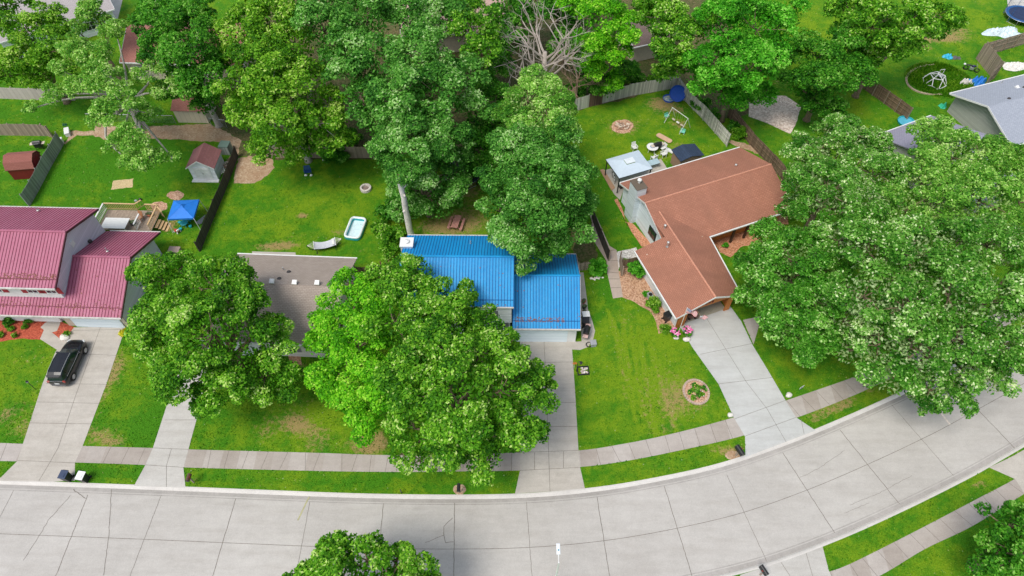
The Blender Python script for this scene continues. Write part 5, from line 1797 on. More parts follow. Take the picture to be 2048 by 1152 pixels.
def dead_tree(bpx, hgt, label, m, spread, r0, seed, nb=11, lean=(0, 0)):
    st = random.Random(seed)
    x, y = G(*bpx)
    root = empty('dead_tree', (x, y, 0), 0, label, 'tree')
    tr = MB()
    top = Vector((lean[0], lean[1], hgt * .55))
    tr.tube([(0, 0, -.1), (0, 0, .4), tuple(top * .5), tuple(top)], [r0 * 1.5, r0, r0 * .85, r0 * .6], 9)
    tr.build('trunk', m, root, smooth=True)
    mb = MB()

    def grow(p, d, l, r, depth):
        if depth == 0 or r < .008:
            return
        pts, rad = [p], [r]
        q = p
        for i in range(4):
            d = (d + Vector((st.gauss(0, .16), st.gauss(0, .16), st.gauss(.02, .12)))).normalized()
            q = q + d * l / 4
            pts.append(q)
            rad.append(r * (1 - .13 * (i + 1)))
        mb.tube(pts, rad, 5 if depth > 2 else 3, cap=False)
        for k in range(3 if depth in (5, 2) else 2):
            t = pts[st.choice((2, 3, 4))]
            nd = (d + Vector((st.gauss(0, .55), st.gauss(0, .55), st.gauss(.05, .35)))).normalized()
            grow(t, nd, l * st.uniform(.55, .82), r * .56, depth - 1)
    for k in range(nb):
        a = 2 * math.pi * k / nb + st.uniform(-.3, .3)
        z = st.uniform(.45, 1.0)
        grow(top * z, Vector((math.cos(a) * spread, math.sin(a) * spread, st.uniform(.5, 1.1))).normalized(), hgt * st.uniform(.22, .34), r0 * .42 * (1.3 - z * .5), 5)
    mb.build('branches', m, root)
    return root


dead_tree((1085, 215), 14.5, 'tall bare dead tree with pale twisting branches', M_dead, 1.1, .42, 4, 12)
dead_tree((1150, 210), 7.5, 'smaller bare brown tree with drooping twigs beside the tall one', M_dead2, 1.2, .2, 9, 9)

# white dead trunk with its top cut off
x, y = G(824, 478, 0)
root = empty('dead_tree', (x, y, 0), 0, 'tall pale branchless dead trunk with a sawn top', 'dead tree')
mb = MB()
pts, rad = [], []
for i in range(13):
    t = i / 12
    pts.append((-.02 * i + rng.normal() * .03, rng.normal() * .03, t * 9.4))
    rad.append(.36 - .12 * t + .02 * math.sin(i * 2.1))
mb.tube(pts, rad, 12)
for (z, a) in ((5.9, 2.5), (7.6, .6), (4.4, 4.0), (6.7, 5.0)):
    mb.tube([(0, 0, z), (math.cos(a) * .5, math.sin(a) * .5, z + .2)], [.12, .09], 7)
mb.build('trunk', mat('pale_trunk', (0.72, 0.67, 0.61), .9, var=.25, scale=2.5, bmp=.8), root, smooth=True)
mb = MB()
mb.lathe((-.26, 0, 9.38), [(.2, 0), (.19, .03), (.05, .035)], 12)
mb.build('sawn_top', mat('heartwood', (.45, .33, .2), .9), root)

# ------------------------------------------------------------------ small things
def P(name, col, rough=.5, **k):
    return mat(name, col, rough, **k)


M_binblk = P('bin_black', (.018, .018, .02), .45)
M_navy = P('navy_plastic', (.035, .055, .11), .45)
M_rub = P('rubber', (.012, .012, .012), .8)
M_turq = P('turquoise', (.03, .42, .50), .4)
M_wood = P('fresh_wood', (.62, .42, .22), .8, var=.2, scale=6)
M_wood2 = P('weathered_wood', (.34, .27, .21), .9, var=.3, scale=6)
M_stone = P('pale_stone', (.72, .66, .60), .9, var=.25, scale=5, bmp=.5)
M_grey = P('grey_plastic', (.35, .36, .38), .5)
M_blue = P('blue_plastic', (.012, .10, .55), .4)


def bin_(px, py, rz, body, lid, label, group=None, z=0, open_lid=False):
    x, y = G(px, py, 0)
    t = empty('wheelie_bin', (x, y, z), rz, label, 'bin', group)
    mb = MB()
    b, tp = .24, .29
    pts = [(-b, -.26, .04), (b, -.26, .04), (b, .22, .04), (-b, .22, .04)]
    tq = [(-tp, -.34, .98), (tp, -.34, .98), (tp, .30, .98), (-tp, .30, .98)]
    mb.face(pts[::-1])
    for i in range(4):
        j = (i + 1) % 4
        mb.face([pts[i], pts[j], tq[j], tq[i]])
    mb.face(tq)
    mb.build('body', body, t)
    mb = MB()
    mb.prism([(-.32, -.38, .985), (.32, -.38, .985), (.32, .34, 1.03), (-.32, .34, 1.03)], (0, 0, .05))
    mb.box((0, -.08, 1.075), (.36, .34, .03))
    mb.build('lid', lid, t, bevel=.015)
    for s in (-1, 1):
        mb = MB()
        mb.tube([(s * .25, .27, .12), (s * .31, .27, .12)], .12, 12)
        mb.build('wheel', M_rub, t)
    mb = MB()
    mb.tube([(-.24, .38, .98), (.24, .38, .98)], .022, 6)
    mb.build('handle', body, t)
    return t


bin_(139, 958, R(-8), M_binblk, M_navy, 'black wheelie bin with slate blue lid at the kerb')
bin_(173, 960, R(-8), M_binblk, M_white2, 'black wheelie bin with white lid at the kerb')
bin_(1170, 640, R(95), M_binblk, M_white2, 'wheelie bin with white lid beside the blue roofed garage')
bin_(1169, 652, R(90), M_binblk, M_binblk, 'all black wheelie bin beside the blue roofed garage')
bin_(1332, 640, R(118), M_binblk, M_binblk, 'lone black wheelie bin in the mulch by the rust brown garage')


def grill(px, py, rz, label, shelf=M_beige):
    x, y = G(px, py, 0)
    t = empty('barbecue_grill', (x, y, 0), rz, label, 'grill')
    mb = MB()
    mb.bb(-.42, .42, -.25, .25, .35, .82)
    mb.build('cabinet', M_binblk, t)
    mb = MB()
    n = 7
    prof = [(-.3 + .6 * i / n, .84 + .34 * math.sin(math.pi * (i + .35) / (n + .7))) for i in range(n + 1)]
    mb.prism([(-.45, a, b) for a, b in prof] , (.9, 0, 0))
    mb.build('hood', M_black, t, bevel=.02)
    for s in (-1, 1):
        mb = MB()
        mb.bb(min(s * .46, s * .82), max(s * .46, s * .82), -.24, .24, .8, .84)
        mb.build('side_shelf', shelf, t)
    for sx in (-.38, .38):
        for sy in (-.22, .22):
            mb = MB()
            mb.tube([(sx, sy, 0), (sx, sy, .36)], .025, 6)
            mb.build('leg', M_black, t)
    mb = MB()
    mb.tube([(-.3, -.36, 1.0), (.3, -.36, 1.0)], .015, 6)
    mb.build('handle', M_galv, t)
    return t


grill(1172, 671, R(75), 'black barbecue grill with pinkish side shelf beside the blue roofed garage', P('pink_shelf', (.62, .42, .38)))
grill(1313, 300, R(200), 'black barbecue grill behind the round patio table')
grill(82, 297, R(10), 'covered grill with a slate lid behind the dark red shed')


def box_thing(name, cat, px, py, size, rz, m, label, lid=None, legs=False, group=None):
    x, y = G(px, py, 0)
    t = empty(name, (x, y, 0), rz, label, cat, group)
    w, d, h = size
    mb = MB()
    mb.bb(-w / 2, w / 2, -d / 2, d / 2, .02, h)
    mb.build('body', m, t, bevel=.02)
    mb = MB()
    mb.bb(-w / 2 - .03, w / 2 + .03, -d / 2 - .03, d / 2 + .03, h, h + .06)
    mb.build('lid', lid or m, t, bevel=.015)
    return t


box_thing('storage_box', 'box', 1186, 690, (.5, .5, .45), R(10), M_grey, 'small grey box beside the grill and bins')
box_thing('planter_box', 'planter', 352, 506, (1.1, .75, .55), R(-3), M_wood2, 'wooden box behind the leaves beside the nearly black fence', P('planter_soil', (.4, .3, .25)))
box_thing('storage_box', 'box', 124, 286, (.5, .5, .6), R(20), M_white2, 'white box at the end of the slanting board fence')
box_thing('storage_box', 'box', 137, 268, (.5, 1.2, .5), R(25), M_white2, 'long white box at the start of the dirt path')
box_thing('compost_bin', 'bin', 455, 304, (1.1, 1.1, 1.2), R(-5), M_f_slate, 'greenish covered stack between the white shed and the dark fence', P('tarp_green', (.13, .2, .17)))
box_thing('storage_box', 'box', 1245, 375, (.8, .4, .5), R(22), M_black, 'dark box at the corner of the patio behind the chimney')

# small pots along the blue garage
for i, (px, py, m) in enumerate([(1167, 606, 'red'), (1168, 617, 'dk'), (1168, 628, 'red')]):
    x, y = G(px, py)
    t = empty('plant_pot', (x, y, .016), 0, ['reddish plant pot, furthest along the blue garage wall', 'dark plant pot, middle of three along the blue garage wall', 'reddish plant pot, nearest the white lidded bin'][i], 'pot')
    mb = MB()
    mb.lathe((0, 0, 0), [(.14, 0), (.2, .3), (.23, .32), (.23, .38), (.19, .37), (.17, .33)], 14)
    mb.build('pot', P('terracotta', (.42, .14, .08)) if m == 'red' else M_binblk, t)
    mb = MB()
    mb.blob((0, 0, .42), (.4, .4, .3), i, .4)
    mb.build('plant', P('pot_plant', (.12, .10, .05) if False else (.06, .09, .03), var=.5, scale=12), t)
t = empty('garden_hose', (*G(1178, 690), .03), 0, 'dark coiled hose on the concrete by the blue garage corner', 'hose')
mb = MB()
pts = [(.32 * math.cos(a) * (1 - a / 60), .32 * math.sin(a) * (1 - a / 60), .02 + a * .003) for a in np.linspace(0, 19, 60)]
mb.tube(pts, .016, 5)
mb.build('hose', M_rub, t)


def mailbox(px, py, rz, label, m, hgt=1.15, big=1.0):
    x, y = G(px, py)
    t = empty('mailbox', (x, y, 0), rz, label, 'mailbox')
    mb = MB()
    mb.bb(-.05, .05, -.05, .05, 0, hgt - .1)
    mb.build('post', M_wood2, t)
    mb = MB()
    w = .14 * big
    prof = [(-w, 0), (w, 0), (w, .16 * big)] + [(w * math.cos(a), .16 * big + w * math.sin(a)) for a in np.linspace(.4, math.pi - .4, 6)] + [(-w, .16 * big)]
    mb.prism([(a, -.34 * big, hgt - .1 + b) for a, b in prof][::-1], (0, .62 * big, 0))
    mb.build('box', m, t)
    mb = MB()
    mb.prism([(a * .96, -.35 * big, hgt - .1 + b * .96 + .005) for a, b in prof][::-1], (0, -.015, 0))
    mb.build('door', M_black, t)
    mb = MB()
    mb.bb(w + .005, w + .02, -.1, -.07, hgt, hgt + .22)
    mb.bb(w + .005, w + .02, -.1, .02, hgt + .16, hgt + .22)
    mb.build('flag', P('mail_red', (.5, .03, .02)), t)
    return t


mailbox(388, 965, R(-4), 'brown mailbox by the kerb right of the narrow driveway', P('mail_brown', (.10, .05, .03)))
mailbox(919, 985, 0, 'black mailbox under the tip of the largest front tree', M_binblk)
mailbox(1471, 912, R(24), 'black mailbox on the verge left of the rust brown house driveway', M_binblk, 1.2, 1.4)
mailbox(1520, 1150, R(205), 'mailbox at the bottom edge across the street', M_binblk, 1.1, 1.2)
bx = sheet('mailbox_soil', wobbly([G(919 + 14 * math.cos(a), 979 + 11 * math.sin(a)) for a in np.linspace(0, 6.28, 12)[:-1]], .05, .3, 41), M_dirt, .010)
bx = sheet('mailbox_soil', wobbly([G(1466 + 16 * math.cos(a), 910 + 9 * math.sin(a)) for a in np.linspace(0, 6.28, 12)[:-1]], .05, .3, 42), M_dirt, .010)


def sign(px, py, rz, label, pm, h=1.0, w=.5, face=True):
    x, y = G(px, py)
    t = empty('yard_sign', (x, y, 0), rz, label, 'sign')
    for s in (-1, 1):
        mb = MB()
        mb.tube([(s * w * .4, 0, 0), (s * w * .4, 0, h * .5)], .012, 5)
        mb.build('stake', M_black, t)
    mb = MB()
    mb.bb(-w / 2, w / 2, -.012, .012, h * .45, h)
    mb.build('board', pm, t)
    mb = MB()
    for k in range(3):
        mb.bb(-w * .38, w * (.38 - .12 * k), -.018, -.0125, h * (.85 - .13 * k), h * (.89 - .13 * k))
    mb.build('lettering', P('sign_ink', (.02, .02, .02)), t)
    return t


sign(1600, 780, R(30), 'small white yard sign on the lawn under the silver maples', M_white2, .7, .45)


def post_thing(name, cat, px, py, label, h=1.0, r=.035, lamp=True, m=None):
    x, y = G(px, py)
    t = empty(name, (x, y, 0), 0, label, cat)
    mb = MB()
    mb.tube([(0, 0, 0), (0, 0, h)], r, 8)
    mb.build('post', m or M_black, t)
    if lamp:
        mb = MB()
        mb.lathe((0, 0, h), [(.05, 0), (.1, .06), (.11, .2), (.04, .28), (.02, .32)], 8)
        mb.build('lamp_head', M_black, t)
        mb = MB()
        mb.lathe((0, 0, h + .07), [(.112, 0), (.114, .09)], 8)
        mb.build('lamp_glass', M_grey, t)
    return t


post_thing('garden_lamp', 'lamp', 72, 779, 'thin black lamp post on the lawn left of the wide driveway', 1.3, .03)
post_thing('marker_post', 'post', 803, 986, 'short black post standing alone on the verge', .75, .05, False)

# street lamps
for (bpx, zt, rz, ln, label) in ((( 1117.5, 1125), 8.0, R(90), .9, 'street lamp with small white head at the bottom edge'),):
    x, y = G(*bpx, zt)
    t = empty('street_lamp', (x, y, 0), 0, label, 'street lamp')
    mb = MB()
    mb.tube([(0, 0, 0), (0, 0, .3), (0, 0, zt)], [.12, .08, .05], 10)
    mb.build('pole', M_white, t)
    mb = MB()
    dx, dy = math.cos(rz), math.sin(rz)
    mb.tube([(0, 0, zt - .05), (dx * ln * .6, dy * ln * .6, zt + .12)], .03, 8)
    mb.build('arm', M_white, t)
    mb = MB()
    c0 = (dx * (ln * .6 + .3), dy * (ln * .6 + .3), zt + .12)
    mb.box(c0, (.72, .26, .1), rz=rz)
    mb.box((c0[0] + dx * .12, c0[1] + dy * .12, zt + .17), (.4, .2, .06), rz=rz)
    hd = mb.build('lamp_head', P('lamp_white', (.8, .83, .85), .4), t, bevel=.03)
    mb = MB()
    mb.lathe((c0[0] - dx * .1, c0[1] - dy * .1, zt + .19), [(.05, 0), (.05, .06), (.02, .08)], 8)
    mb.build('photocell', P('photocell', (.05, .3, .4)), hd)

# ---- black sport utility car
def car():
    t = empty('car', (-40.95, 32.45, 0), R(89.5), 'black sport utility car parked on the wide driveway', 'car')
    paint = P('black_paint', (.006, .007, .010), .25, var=.1, spec=.5, coat=.35)
    # stations along x: (x, half width low, half width belt, z low, z belt)
    S = [(-2.33, .62, .66, .45, .78), (-2.28, .78, .80, .30, .95), (-2.0, .88, .89, .26, 1.02), (-1.4, .92, .93, .25, 1.03), (-.5, .93, .93, .24, 1.02), (.5, .93, .93, .24, 1.01),
         (1.1, .92, .92, .25, 1.0), (1.5, .91, .88, .26, .97), (1.95, .88, .80, .28, .90), (2.2, .78, .70, .32, .82), (2.33, .60, .56, .42, .70)]
    mb = MB()
    n = 12

    def ring(x, wl, wb, zl, zb):
        return [(x, -wl * .9, zl), (x, -wl, zl + .12), (x, -wb * 1.01, (zl + zb) / 2 + .08), (x, -wb, zb - .04), (x, -wb * .9, zb + .03), (x, -wb * .4, zb + .06),
                (x, wb * .4, zb + .06), (x, wb * .9, zb + .03), (x, wb, zb - .04), (x, wb * 1.01, (zl + zb) / 2 + .08), (x, wl, zl + .12), (x, wl * .9, zl)]
    base = 0
    for s in S:
        mb.v += ring(*s)
    for i in range(len(S) - 1):
        for k in range(n):
            k2 = (k + 1) % n
            mb.f.append([i * n + k2, i * n + k, (i + 1) * n + k, (i + 1) * n + k2])
            mb.m.append(0)
    mb.f.append(list(range(n)))
    mb.f.append([(len(S) - 1) * n + k for k in range(n - 1, -1, -1)])
    mb.m += [0, 0]
    body = mb.build('body', paint, t, smooth=True)
    # greenhouse
    Gs = [(-2.2, .74, 1.0, .70, 1.04), (-1.98, .80, 1.02, .66, 1.52), (-1.7, .84, 1.03, .68, 1.66), (-.4, .86, 1.03, .70, 1.70), (.35, .84, 1.03, .66, 1.62), (1.15, .76, 1.03, .70, 1.06)]
    mb = MB()
    for (x, wb, zb, wt, zt) in Gs:
        mb.v += [(x, -wb, zb - .02), (x, -wt, zt - .05), (x, -wt * .9, zt), (x, wt * .9, zt), (x, wt, zt - .05), (x, wb, zb - .02)]
    for i in range(len(Gs) - 1):
        for k in range(6):
            k2 = (k + 1) % 6
            mb.f.append([i * 6 + k2, i * 6 + k, (i + 1) * 6 + k, (i + 1) * 6 + k2])
            mb.m.append(0)
    mb.f.append(list(range(6)))
    mb.f.append([len(Gs) * 6 - 6 + k for k in range(5, -1, -1)])
    mb.m += [0, 0]
    mb.build('glass', P('tinted_glass', (.012, .028, .024), .08, spec=.45), t)
    mb = MB()
    for i, (x, wb, zb, wt, zt) in enumerate(Gs[1:5]):
        x2 = x + (-.06 if i == 0 else .02 if i == 3 else 0)
        mb.v += [(x2, -wt * 1.02, zt - .075), (x2, -wt * .88, zt + .015), (x2, 0, zt + .04), (x2, wt * .88, zt + .015), (x2, wt * 1.02, zt - .075), (x2, 0, zt - .03)]
    for i in range(3):
        for k in range(6):
            k2 = (k + 1) % 6
            mb.f.append([i * 6 + k2, i * 6 + k, (i + 1) * 6 + k, (i + 1) * 6 + k2])
            mb.m.append(0)
    mb.f += [list(range(6)), [23, 22, 21, 20, 19, 18]]
    mb.m += [0, 0]
    mb.build('roof', paint, t)
    for s in (-1, 1):
        mb = MB()
        for xa, xb in ((-.42, -.34), (-1.55, -1.45)):
            mb.prism([(xa, s * .872, 1.0), (xb, s * .872, 1.0), (xb, s * .70, 1.64), (xa, s * .70, 1.64)][::s], (0, s * .012, 0))
        mb.build('pillar', paint, t)
        mb = MB()
        mb.tube([(.3, s * .6, 1.68), (-.4, s * .63, 1.76), (-1.6, s * .62, 1.73), (-1.9, s * .6, 1.64)], .022, 6)
        mb.build('roof_rail', M_galv, t)
        mb = MB()
        mb.tube([(.9, s * .865, 1.05), (-.4, s * .90, 1.06), (-1.75, s * .86, 1.08)], .013, 5)
        mb.build('window_trim', M_galv, t)
        mb = MB()
        mb.box((.72, s * 1.03, 1.1), (.14, .22, .15))
        mb.build('mirror', paint, t, bevel=.03)
        mb = MB()
        mb.box((2.14, s * .66, .80), (.28, .26, .12), rz=-s * .5)
        mb.build('headlight', P('lamp_clear', (.6, .62, .62), .15), t, bevel=.02)
        mb = MB()
        mb.box((-2.25, s * .70, .92), (.14, .26, .2), rz=s * .3)
        mb.build('taillight', P('lamp_red', (.35, .05, .04), .2), t, bevel=.02)
        for x in (-1.4, 1.42):
            mb = MB()
            mb.tube([(x, s * .70, .36), (x, s * .945, .36)], .385, 22)
            mb.build('wheel_arch', M_rub, t)
            mb = MB()
            mb.tube([(x, s * .72, .36), (x, s * .80, .36), (x, s * .95, .36), (x, s * .965, .36)], [.33, .36, .36, .33], 22)
            wh = mb.build('wheel', M_rub, t)
            mb = MB()
            mb.tube([(x, s * .963, .36), (x, s * .972, .36)], [.235, .225], 20)
            for k in range(5):
                a = k * 1.2566
                mb.tube([(x, s * .975, .36), (x + .21 * math.cos(a), s * .985, .36 + .21 * math.sin(a))], [.035, .028], 5)
            mb.build('rim', P('alloy', (.55, .55, .55), .3, metal=.8), wh)
    mb = MB()
    mb.box((-2.36, 0, .72), (.02, .42, .12))
    mb.build('number_plate', M_white2, t)
    mb = MB()
    mb.box((-2.30, 0, .42), (.14, 1.3, .16))
    mb.build('rear_bumper', P('bumper_grey', (.09, .09, .10), .4), t, bevel=.03)
    mb = MB()
    mb.prism([(-2.0, -.62, 1.66), (-2.0, .62, 1.66), (-2.2, .55, 1.60), (-2.2, -.55, 1.60)][::-1], (0, 0, .03))
    mb.build('spoiler', paint, t)
    mb = MB()
    mb.tube([(-2.27, -.62, .99), (-2.33, 0, 1.0), (-2.27, .62, .99)], .014, 5)
    mb.build('tailgate_trim', M_galv, t)


car()

# ---- deck behind the red roofed house
def deck():
    x, y = G(207, 460, 0)
    t = empty('deck', (*G(200, 468, 0), 0), R(-2), 'fresh timber deck with railings behind the red roofed house', 'deck')
    W, D_ = 5.9, 2.9
    mb = MB()
    for i in range(20):
        mb.bb(W * i / 20 + .01, W * (i + 1) / 20 - .01, 0, D_, .7, .74)
    mb.build('decking', M_wood2, t)
    mb = MB()
    for xx in (.1, W / 2, W - .1):
        mb.bb(xx - .05, xx + .05, D_ - .1, D_, 0, .7)
    mb.build('footing', M_wood, t)

    def rail(a, b, m=M_wood):
        mb = MB()
        a, b = Vector((*a, .74)), Vector((*b, .74))
        l = (b - a).length
        ang = math.atan2((b - a).y, (b - a).x)
        c = (a + b) / 2
        mb.box((c.x, c.y, 1.72), (l, .15, .05), rz=ang)
        mb.box((c.x, c.y, .92), (l, .05, .06), rz=ang)
        n = int(l / .2)
        for i in range(n + 1):
            p = a.lerp(b, i / n)
            mb.box((p.x, p.y, 1.28), (.05, .05, .88), rz=ang)
        mb.build('railing', m, t)
    rail((0, 0), (0, D_), M_white)
    rail((0, D_), (3.4, D_))
    rail((3.4, D_), (3.9, D_ + .6))
    rail((4.5, D_), (W, D_))
    rail((W, D_), (W, 0))
    rail((4.4, 0), (4.4, 1.5), M_white)
    rail((W, D_ - .2), (W + .8, D_ - 1.0))
    mb = MB()
    for k in range(4):
        mb.bb(W + .05 + .3 * k, W + .35 + .3 * k, .6, 1.8, .52 - .17 * k, .57 - .17 * k)
    mb.build('steps', M_wood, t)


deck()
x, y = G(240, 452, .74)
t = empty('table', (x - .1, y - .25, .74), R(-2), 'long white table standing on the timber deck', 'table')
mb = MB()
for i in range(6):
    mb.bb(-1.3, 1.3, -.75 + .25 * i + .006, -.75 + .25 * (i + 1) - .006, .70, .74)
mb.build('tabletop', M_white2, t)
for sx in (-1.15, 1.15):
    for sy in (-.6, .6):
        mb = MB()
        mb.bb(sx - .04, sx + .04, sy - .04, sy + .04, 0, .7)
        mb.build('leg', M_white2, t)
x, y = G(283, 440, .74)
t = empty('deck_chair', (x, y, .74), R(-20), 'reddish wooden chair in the middle of the timber deck', 'chair')
mb = MB()
mb.box((0, 0, .42), (.55, .55, .05))
mb.build('seat', P('cedar_wood', (.42, .2, .1)), t)
mb = MB()
mb.box((0, .3, .75), (.55, .05, .65), rx=R(-15))
mb.build('backrest', P('cedar_wood', (.42, .2, .1)), t)
for sx in (-.24, .24):
    for sy in (-.24, .24):
        mb = MB()
        mb.bb(sx - .03, sx + .03, sy - .03, sy + .03, 0, .4)
        mb.build('leg', P('cedar_wood', (.42, .2, .1)), t)
for i, (px, py) in enumerate([(268, 449), (301, 432)]):
    x, y = G(px, py, .74)
    t = empty('plant_pot', (x, y, .74), 0, ['dark planter in the right half of the timber deck', 'brown planter at the back corner of the timber deck'][i], 'pot')
    mb = MB()
    mb.lathe((0, 0, 0), [(.22, 0), (.3, .35), (.27, .34)], 14)
    mb.build('pot', M_binblk if i == 0 else P('terracotta', (.42, .14, .08)), t)
    mb = MB()
    mb.blob((0, 0, .42), (.5, .5, .35), i + 3, .4)
    mb.build('plant', P('pot_plant', (.06, .09, .03), var=.5, scale=12), t)

# planks and round thing beside the red roofed house's garage wall
x, y = G(284, 640, 0)
t = empty('timber_stack', (x, y, 0), R(-3), 'reddish timber slats along the lavender gable wall', 'timber')
for k in range(6):
    mb = MB()
    mb.bb(-.55 + k * .2, -.42 + k * .2, -1.6, 1.6, .05 + .02 * (k % 2), .11 + .02 * (k % 2))
    mb.build('plank', P('red_timber', (.46, .2, .12), var=.3), t)
x, y = G(277, 630, 0)
t = empty('satellite_dish', (x, y, .14), 0, 'dark round dish lying on the timber slats', 'dish')
mb = MB()
mb.lathe((0, 0, 0), [(.1, 0), (.3, .06), (.38, .16), (.36, .16), (.28, .08), (.05, .04)], 18)
mb.build('dish', P('dish_dark', (.07, .07, .08)), t)
mb = MB()
mb.tube([(0, 0, .05), (.12, .05, .35)], .018, 6)
mb.build('arm', M_galv, t)

# ---- blue canopy
cx = [G(348, 403, 2.0), G(398, 401, 2.0), G(383, 436, 2.0), G(338, 434, 2.0)]
mx, my = sum(c[0] for c in cx) / 4, sum(c[1] for c in cx) / 4
ca = math.atan2(cx[1][1] - cx[0][1], cx[1][0] - cx[0][0])
t = empty('canopy', (mx, my, 0), ca, 'blue pop up canopy with white legs on the left lawn', 'canopy')
S_ = 1.35
mb = MB()
A = [(-S_, -S_, 2.0), (S_, -S_, 2.0), (S_, S_, 2.0), (-S_, S_, 2.0)]
Bq = [(-.28, -.28, 2.42), (.28, -.28, 2.42), (.28, .28, 2.42), (-.28, .28, 2.42)]
for i in range(4):
    j = (i + 1) % 4
    # a sagging slope
    am = tuple((A[i][k] + A[j][k]) / 2 * (.93 if k < 2 else 1) for k in range(3))
    bm = tuple((Bq[i][k] + Bq[j][k]) / 2 for k in range(3))
    q = tuple((am[k] + bm[k]) / 2 - (.09 if k == 2 else 0) for k in range(3))
    mb.face([A[i], A[j], Bq[j], Bq[i]])
    mb.face([(A[i][0], A[i][1], 1.78), (A[j][0], A[j][1], 1.78), A[j], A[i]])
    mb.tube([A[i], Bq[i], (0, 0, 2.72)], .025, 6)
for i in range(4):
    j = (i + 1) % 4
    mb.face([Bq[i], Bq[j], (0, 0, 2.72)])
mb.build('roof_cloth', P('canopy_blue', (.012, .19, .68), .6, var=.12, scale=2), t)
for sx in (-1, 1):
    for sy in (-1, 1):
        mb = MB()
        mb.tube([(sx * S_ * 1.0, sy * S_ * 1.0, 1.98), (sx * S_ * 1.12, sy * S_ * 1.12, 0)], .03, 6)
        mb.build('leg', M_white2, t)


def chair(px, py, rz, label, m, w=.55, z=0, kind='plastic', group=None):
    x, y = G(px, py)
    t = empty('garden_chair', (x, y, z), rz, label, 'chair', group)
    mb = MB()
    for k in range(5):
        mb.bb(-w / 2, w / 2, -.25 + k * .1 + .01, -.25 + (k + 1) * .1 - .01, .38 + .005 * k, .41 + .005 * k)
    mb.build('seat', m, t)
    mb = MB()
    for k in range(4):
        mb.box((-w / 2 + w * (k + .5) / 4, .31, .66), (w / 4 - .025, .03, .55), rx=R(-18))
    mb.box((0, .38, .93), (w, .035, .07), rx=R(-18))
    mb.build('backrest', m, t)
    for s in (-1, 1):
        mb = MB()
        mb.bb(s * (w / 2 + .03) - .035, s * (w / 2 + .03) + .035, -.28, .3, .58, .61)
        mb.build('armrest', m, t)
        for yy in (-.24, .24):
            mb = MB()
            mb.bb(s * w / 2 - .025, s * w / 2 + .025, yy - .025, yy + .025, 0, .58)
            mb.build('leg', m, t)
    return t


chair(617, 348, R(15), 'dark blue garden chair under the olive green tree', P('navy_chair', (.012, .06, .22)), .7)
GCH = 'white chairs around the patio table'
chair(1324, 301, R(-60), 'white garden chair behind the round table, furthest from the pergola', M_white2, group=GCH)
chair(1326, 313, R(-70), 'white garden chair right of the round table', M_white2, group=GCH)
chair(1307, 320, R(215), 'white garden chair between round table and pergola', M_white2, group=GCH)
chair(1268, 300, R(20), 'white chair standing just behind the pergola roof', M_white2, group=GCH)

# white play things under the blue chair
for i, (px, py, m) in enumerate([(623, 352, M_white2), (612, 352, M_white2), (648, 321, M_white2), (281, 400, M_black), (273, 403, M_grey)]):
    x, y = G(px, py)
    t = tag(MB().blob((0, 0, .13), (.34, .3, .26), i, .12).build('toy', m, None, smooth=True, loc=(x, y, 0)),
            ['white toy on the grass right of the blue chair', 'white toy on the grass left of the blue chair', 'white ball in front of the dark shrub', 'black cart shaped toy on the left lawn', 'grey toy beside the black one on the left lawn'][i], 'toy')


def round_pool(px, py, r, h, wall, water, label, tilt=0, stuff=False, name='paddling_pool'):
    x, y = G(px, py)
    t = empty(name, (x, y, 0), 0, label, 'pool')
    mb = MB()
    mb.lathe((0, 0, 0), [(r * .93, 0), (r, h * .95), (r * 1.04, h), (r * .98, h * 1.01), (r * .9, .05), (.02, .045)], 28)
    mb.build('pool_wall', wall, t)
    if water:
        mb = MB()
        mb.lathe((0, 0, h * .45), [(r * .93, 0), (r * .93, .01)], 28)
        mb.build('water', water, t)
    if tilt:
        t.rotation_euler = (tilt, 0, 0)
    return t


M_water = P('pool_water', (.10, .45, .60), .05)
tp = round_pool(1353, 197, 1.0, .28, M_blue, None, 'round blue pool leaning on the corner of the weathered fence', R(62))
tp.location.z = .72
tp.rotation_euler = (R(44), 0, R(-12))
round_pool(1337, 199, .72, .25, M_blue, P('pool_pale_water', (.45, .55, .58), .1), 'small round pool with toys beside the leaning blue one')
for i in range(4):
    x, y = G(1337, 199)
    a = i * 1.7
    tag(MB().blob((0, 0, .1), (.3, .22, .18), i, .2).build('toy', [M_white2, P('cream', (.6, .6, .35)), M_white2, P('toy_sky', (.1, .35, .6))][i], None, smooth=True, loc=(x + .33 * math.cos(a), y + .33 * math.sin(a), .1)),
        ['white toy floating at the right of the small round pool', 'cream toy floating at the back of the small round pool', 'white toy floating at the left of the small round pool', 'pale blue toy floating at the front of the small round pool'][i], 'toy')
round_pool(1811, 246, 1.0, .3, M_turq, M_water, 'turquoise paddling pool beside the brown fence and grey roof')

# inflatable rectangular pool
c = [G(708, 436), G(728, 438), G(720, 479), G(691, 478)]
ang = math.atan2(G(720, 436)[1] - G(705, 480)[1], G(720, 436)[0] - G(705, 480)[0]) - math.pi / 2
x, y = G(712, 460)
t = empty('inflatable_pool', (x, y, 0), ang + R(-2), 'inflatable turquoise and white pool on the lawn', 'pool')


def rrect(w, l, r, n=6):
    out = []
    for cx_, cy_, a0 in ((w - r, l - r, 0), (-(w - r), l - r, 90), (-(w - r), -(l - r), 180), (w - r, -(l - r), 270)):
        for k in range(n + 1):
            a = R(a0 + 90 * k / n)
            out.append((cx_ + r * math.cos(a), cy_ + r * math.sin(a)))
    return out


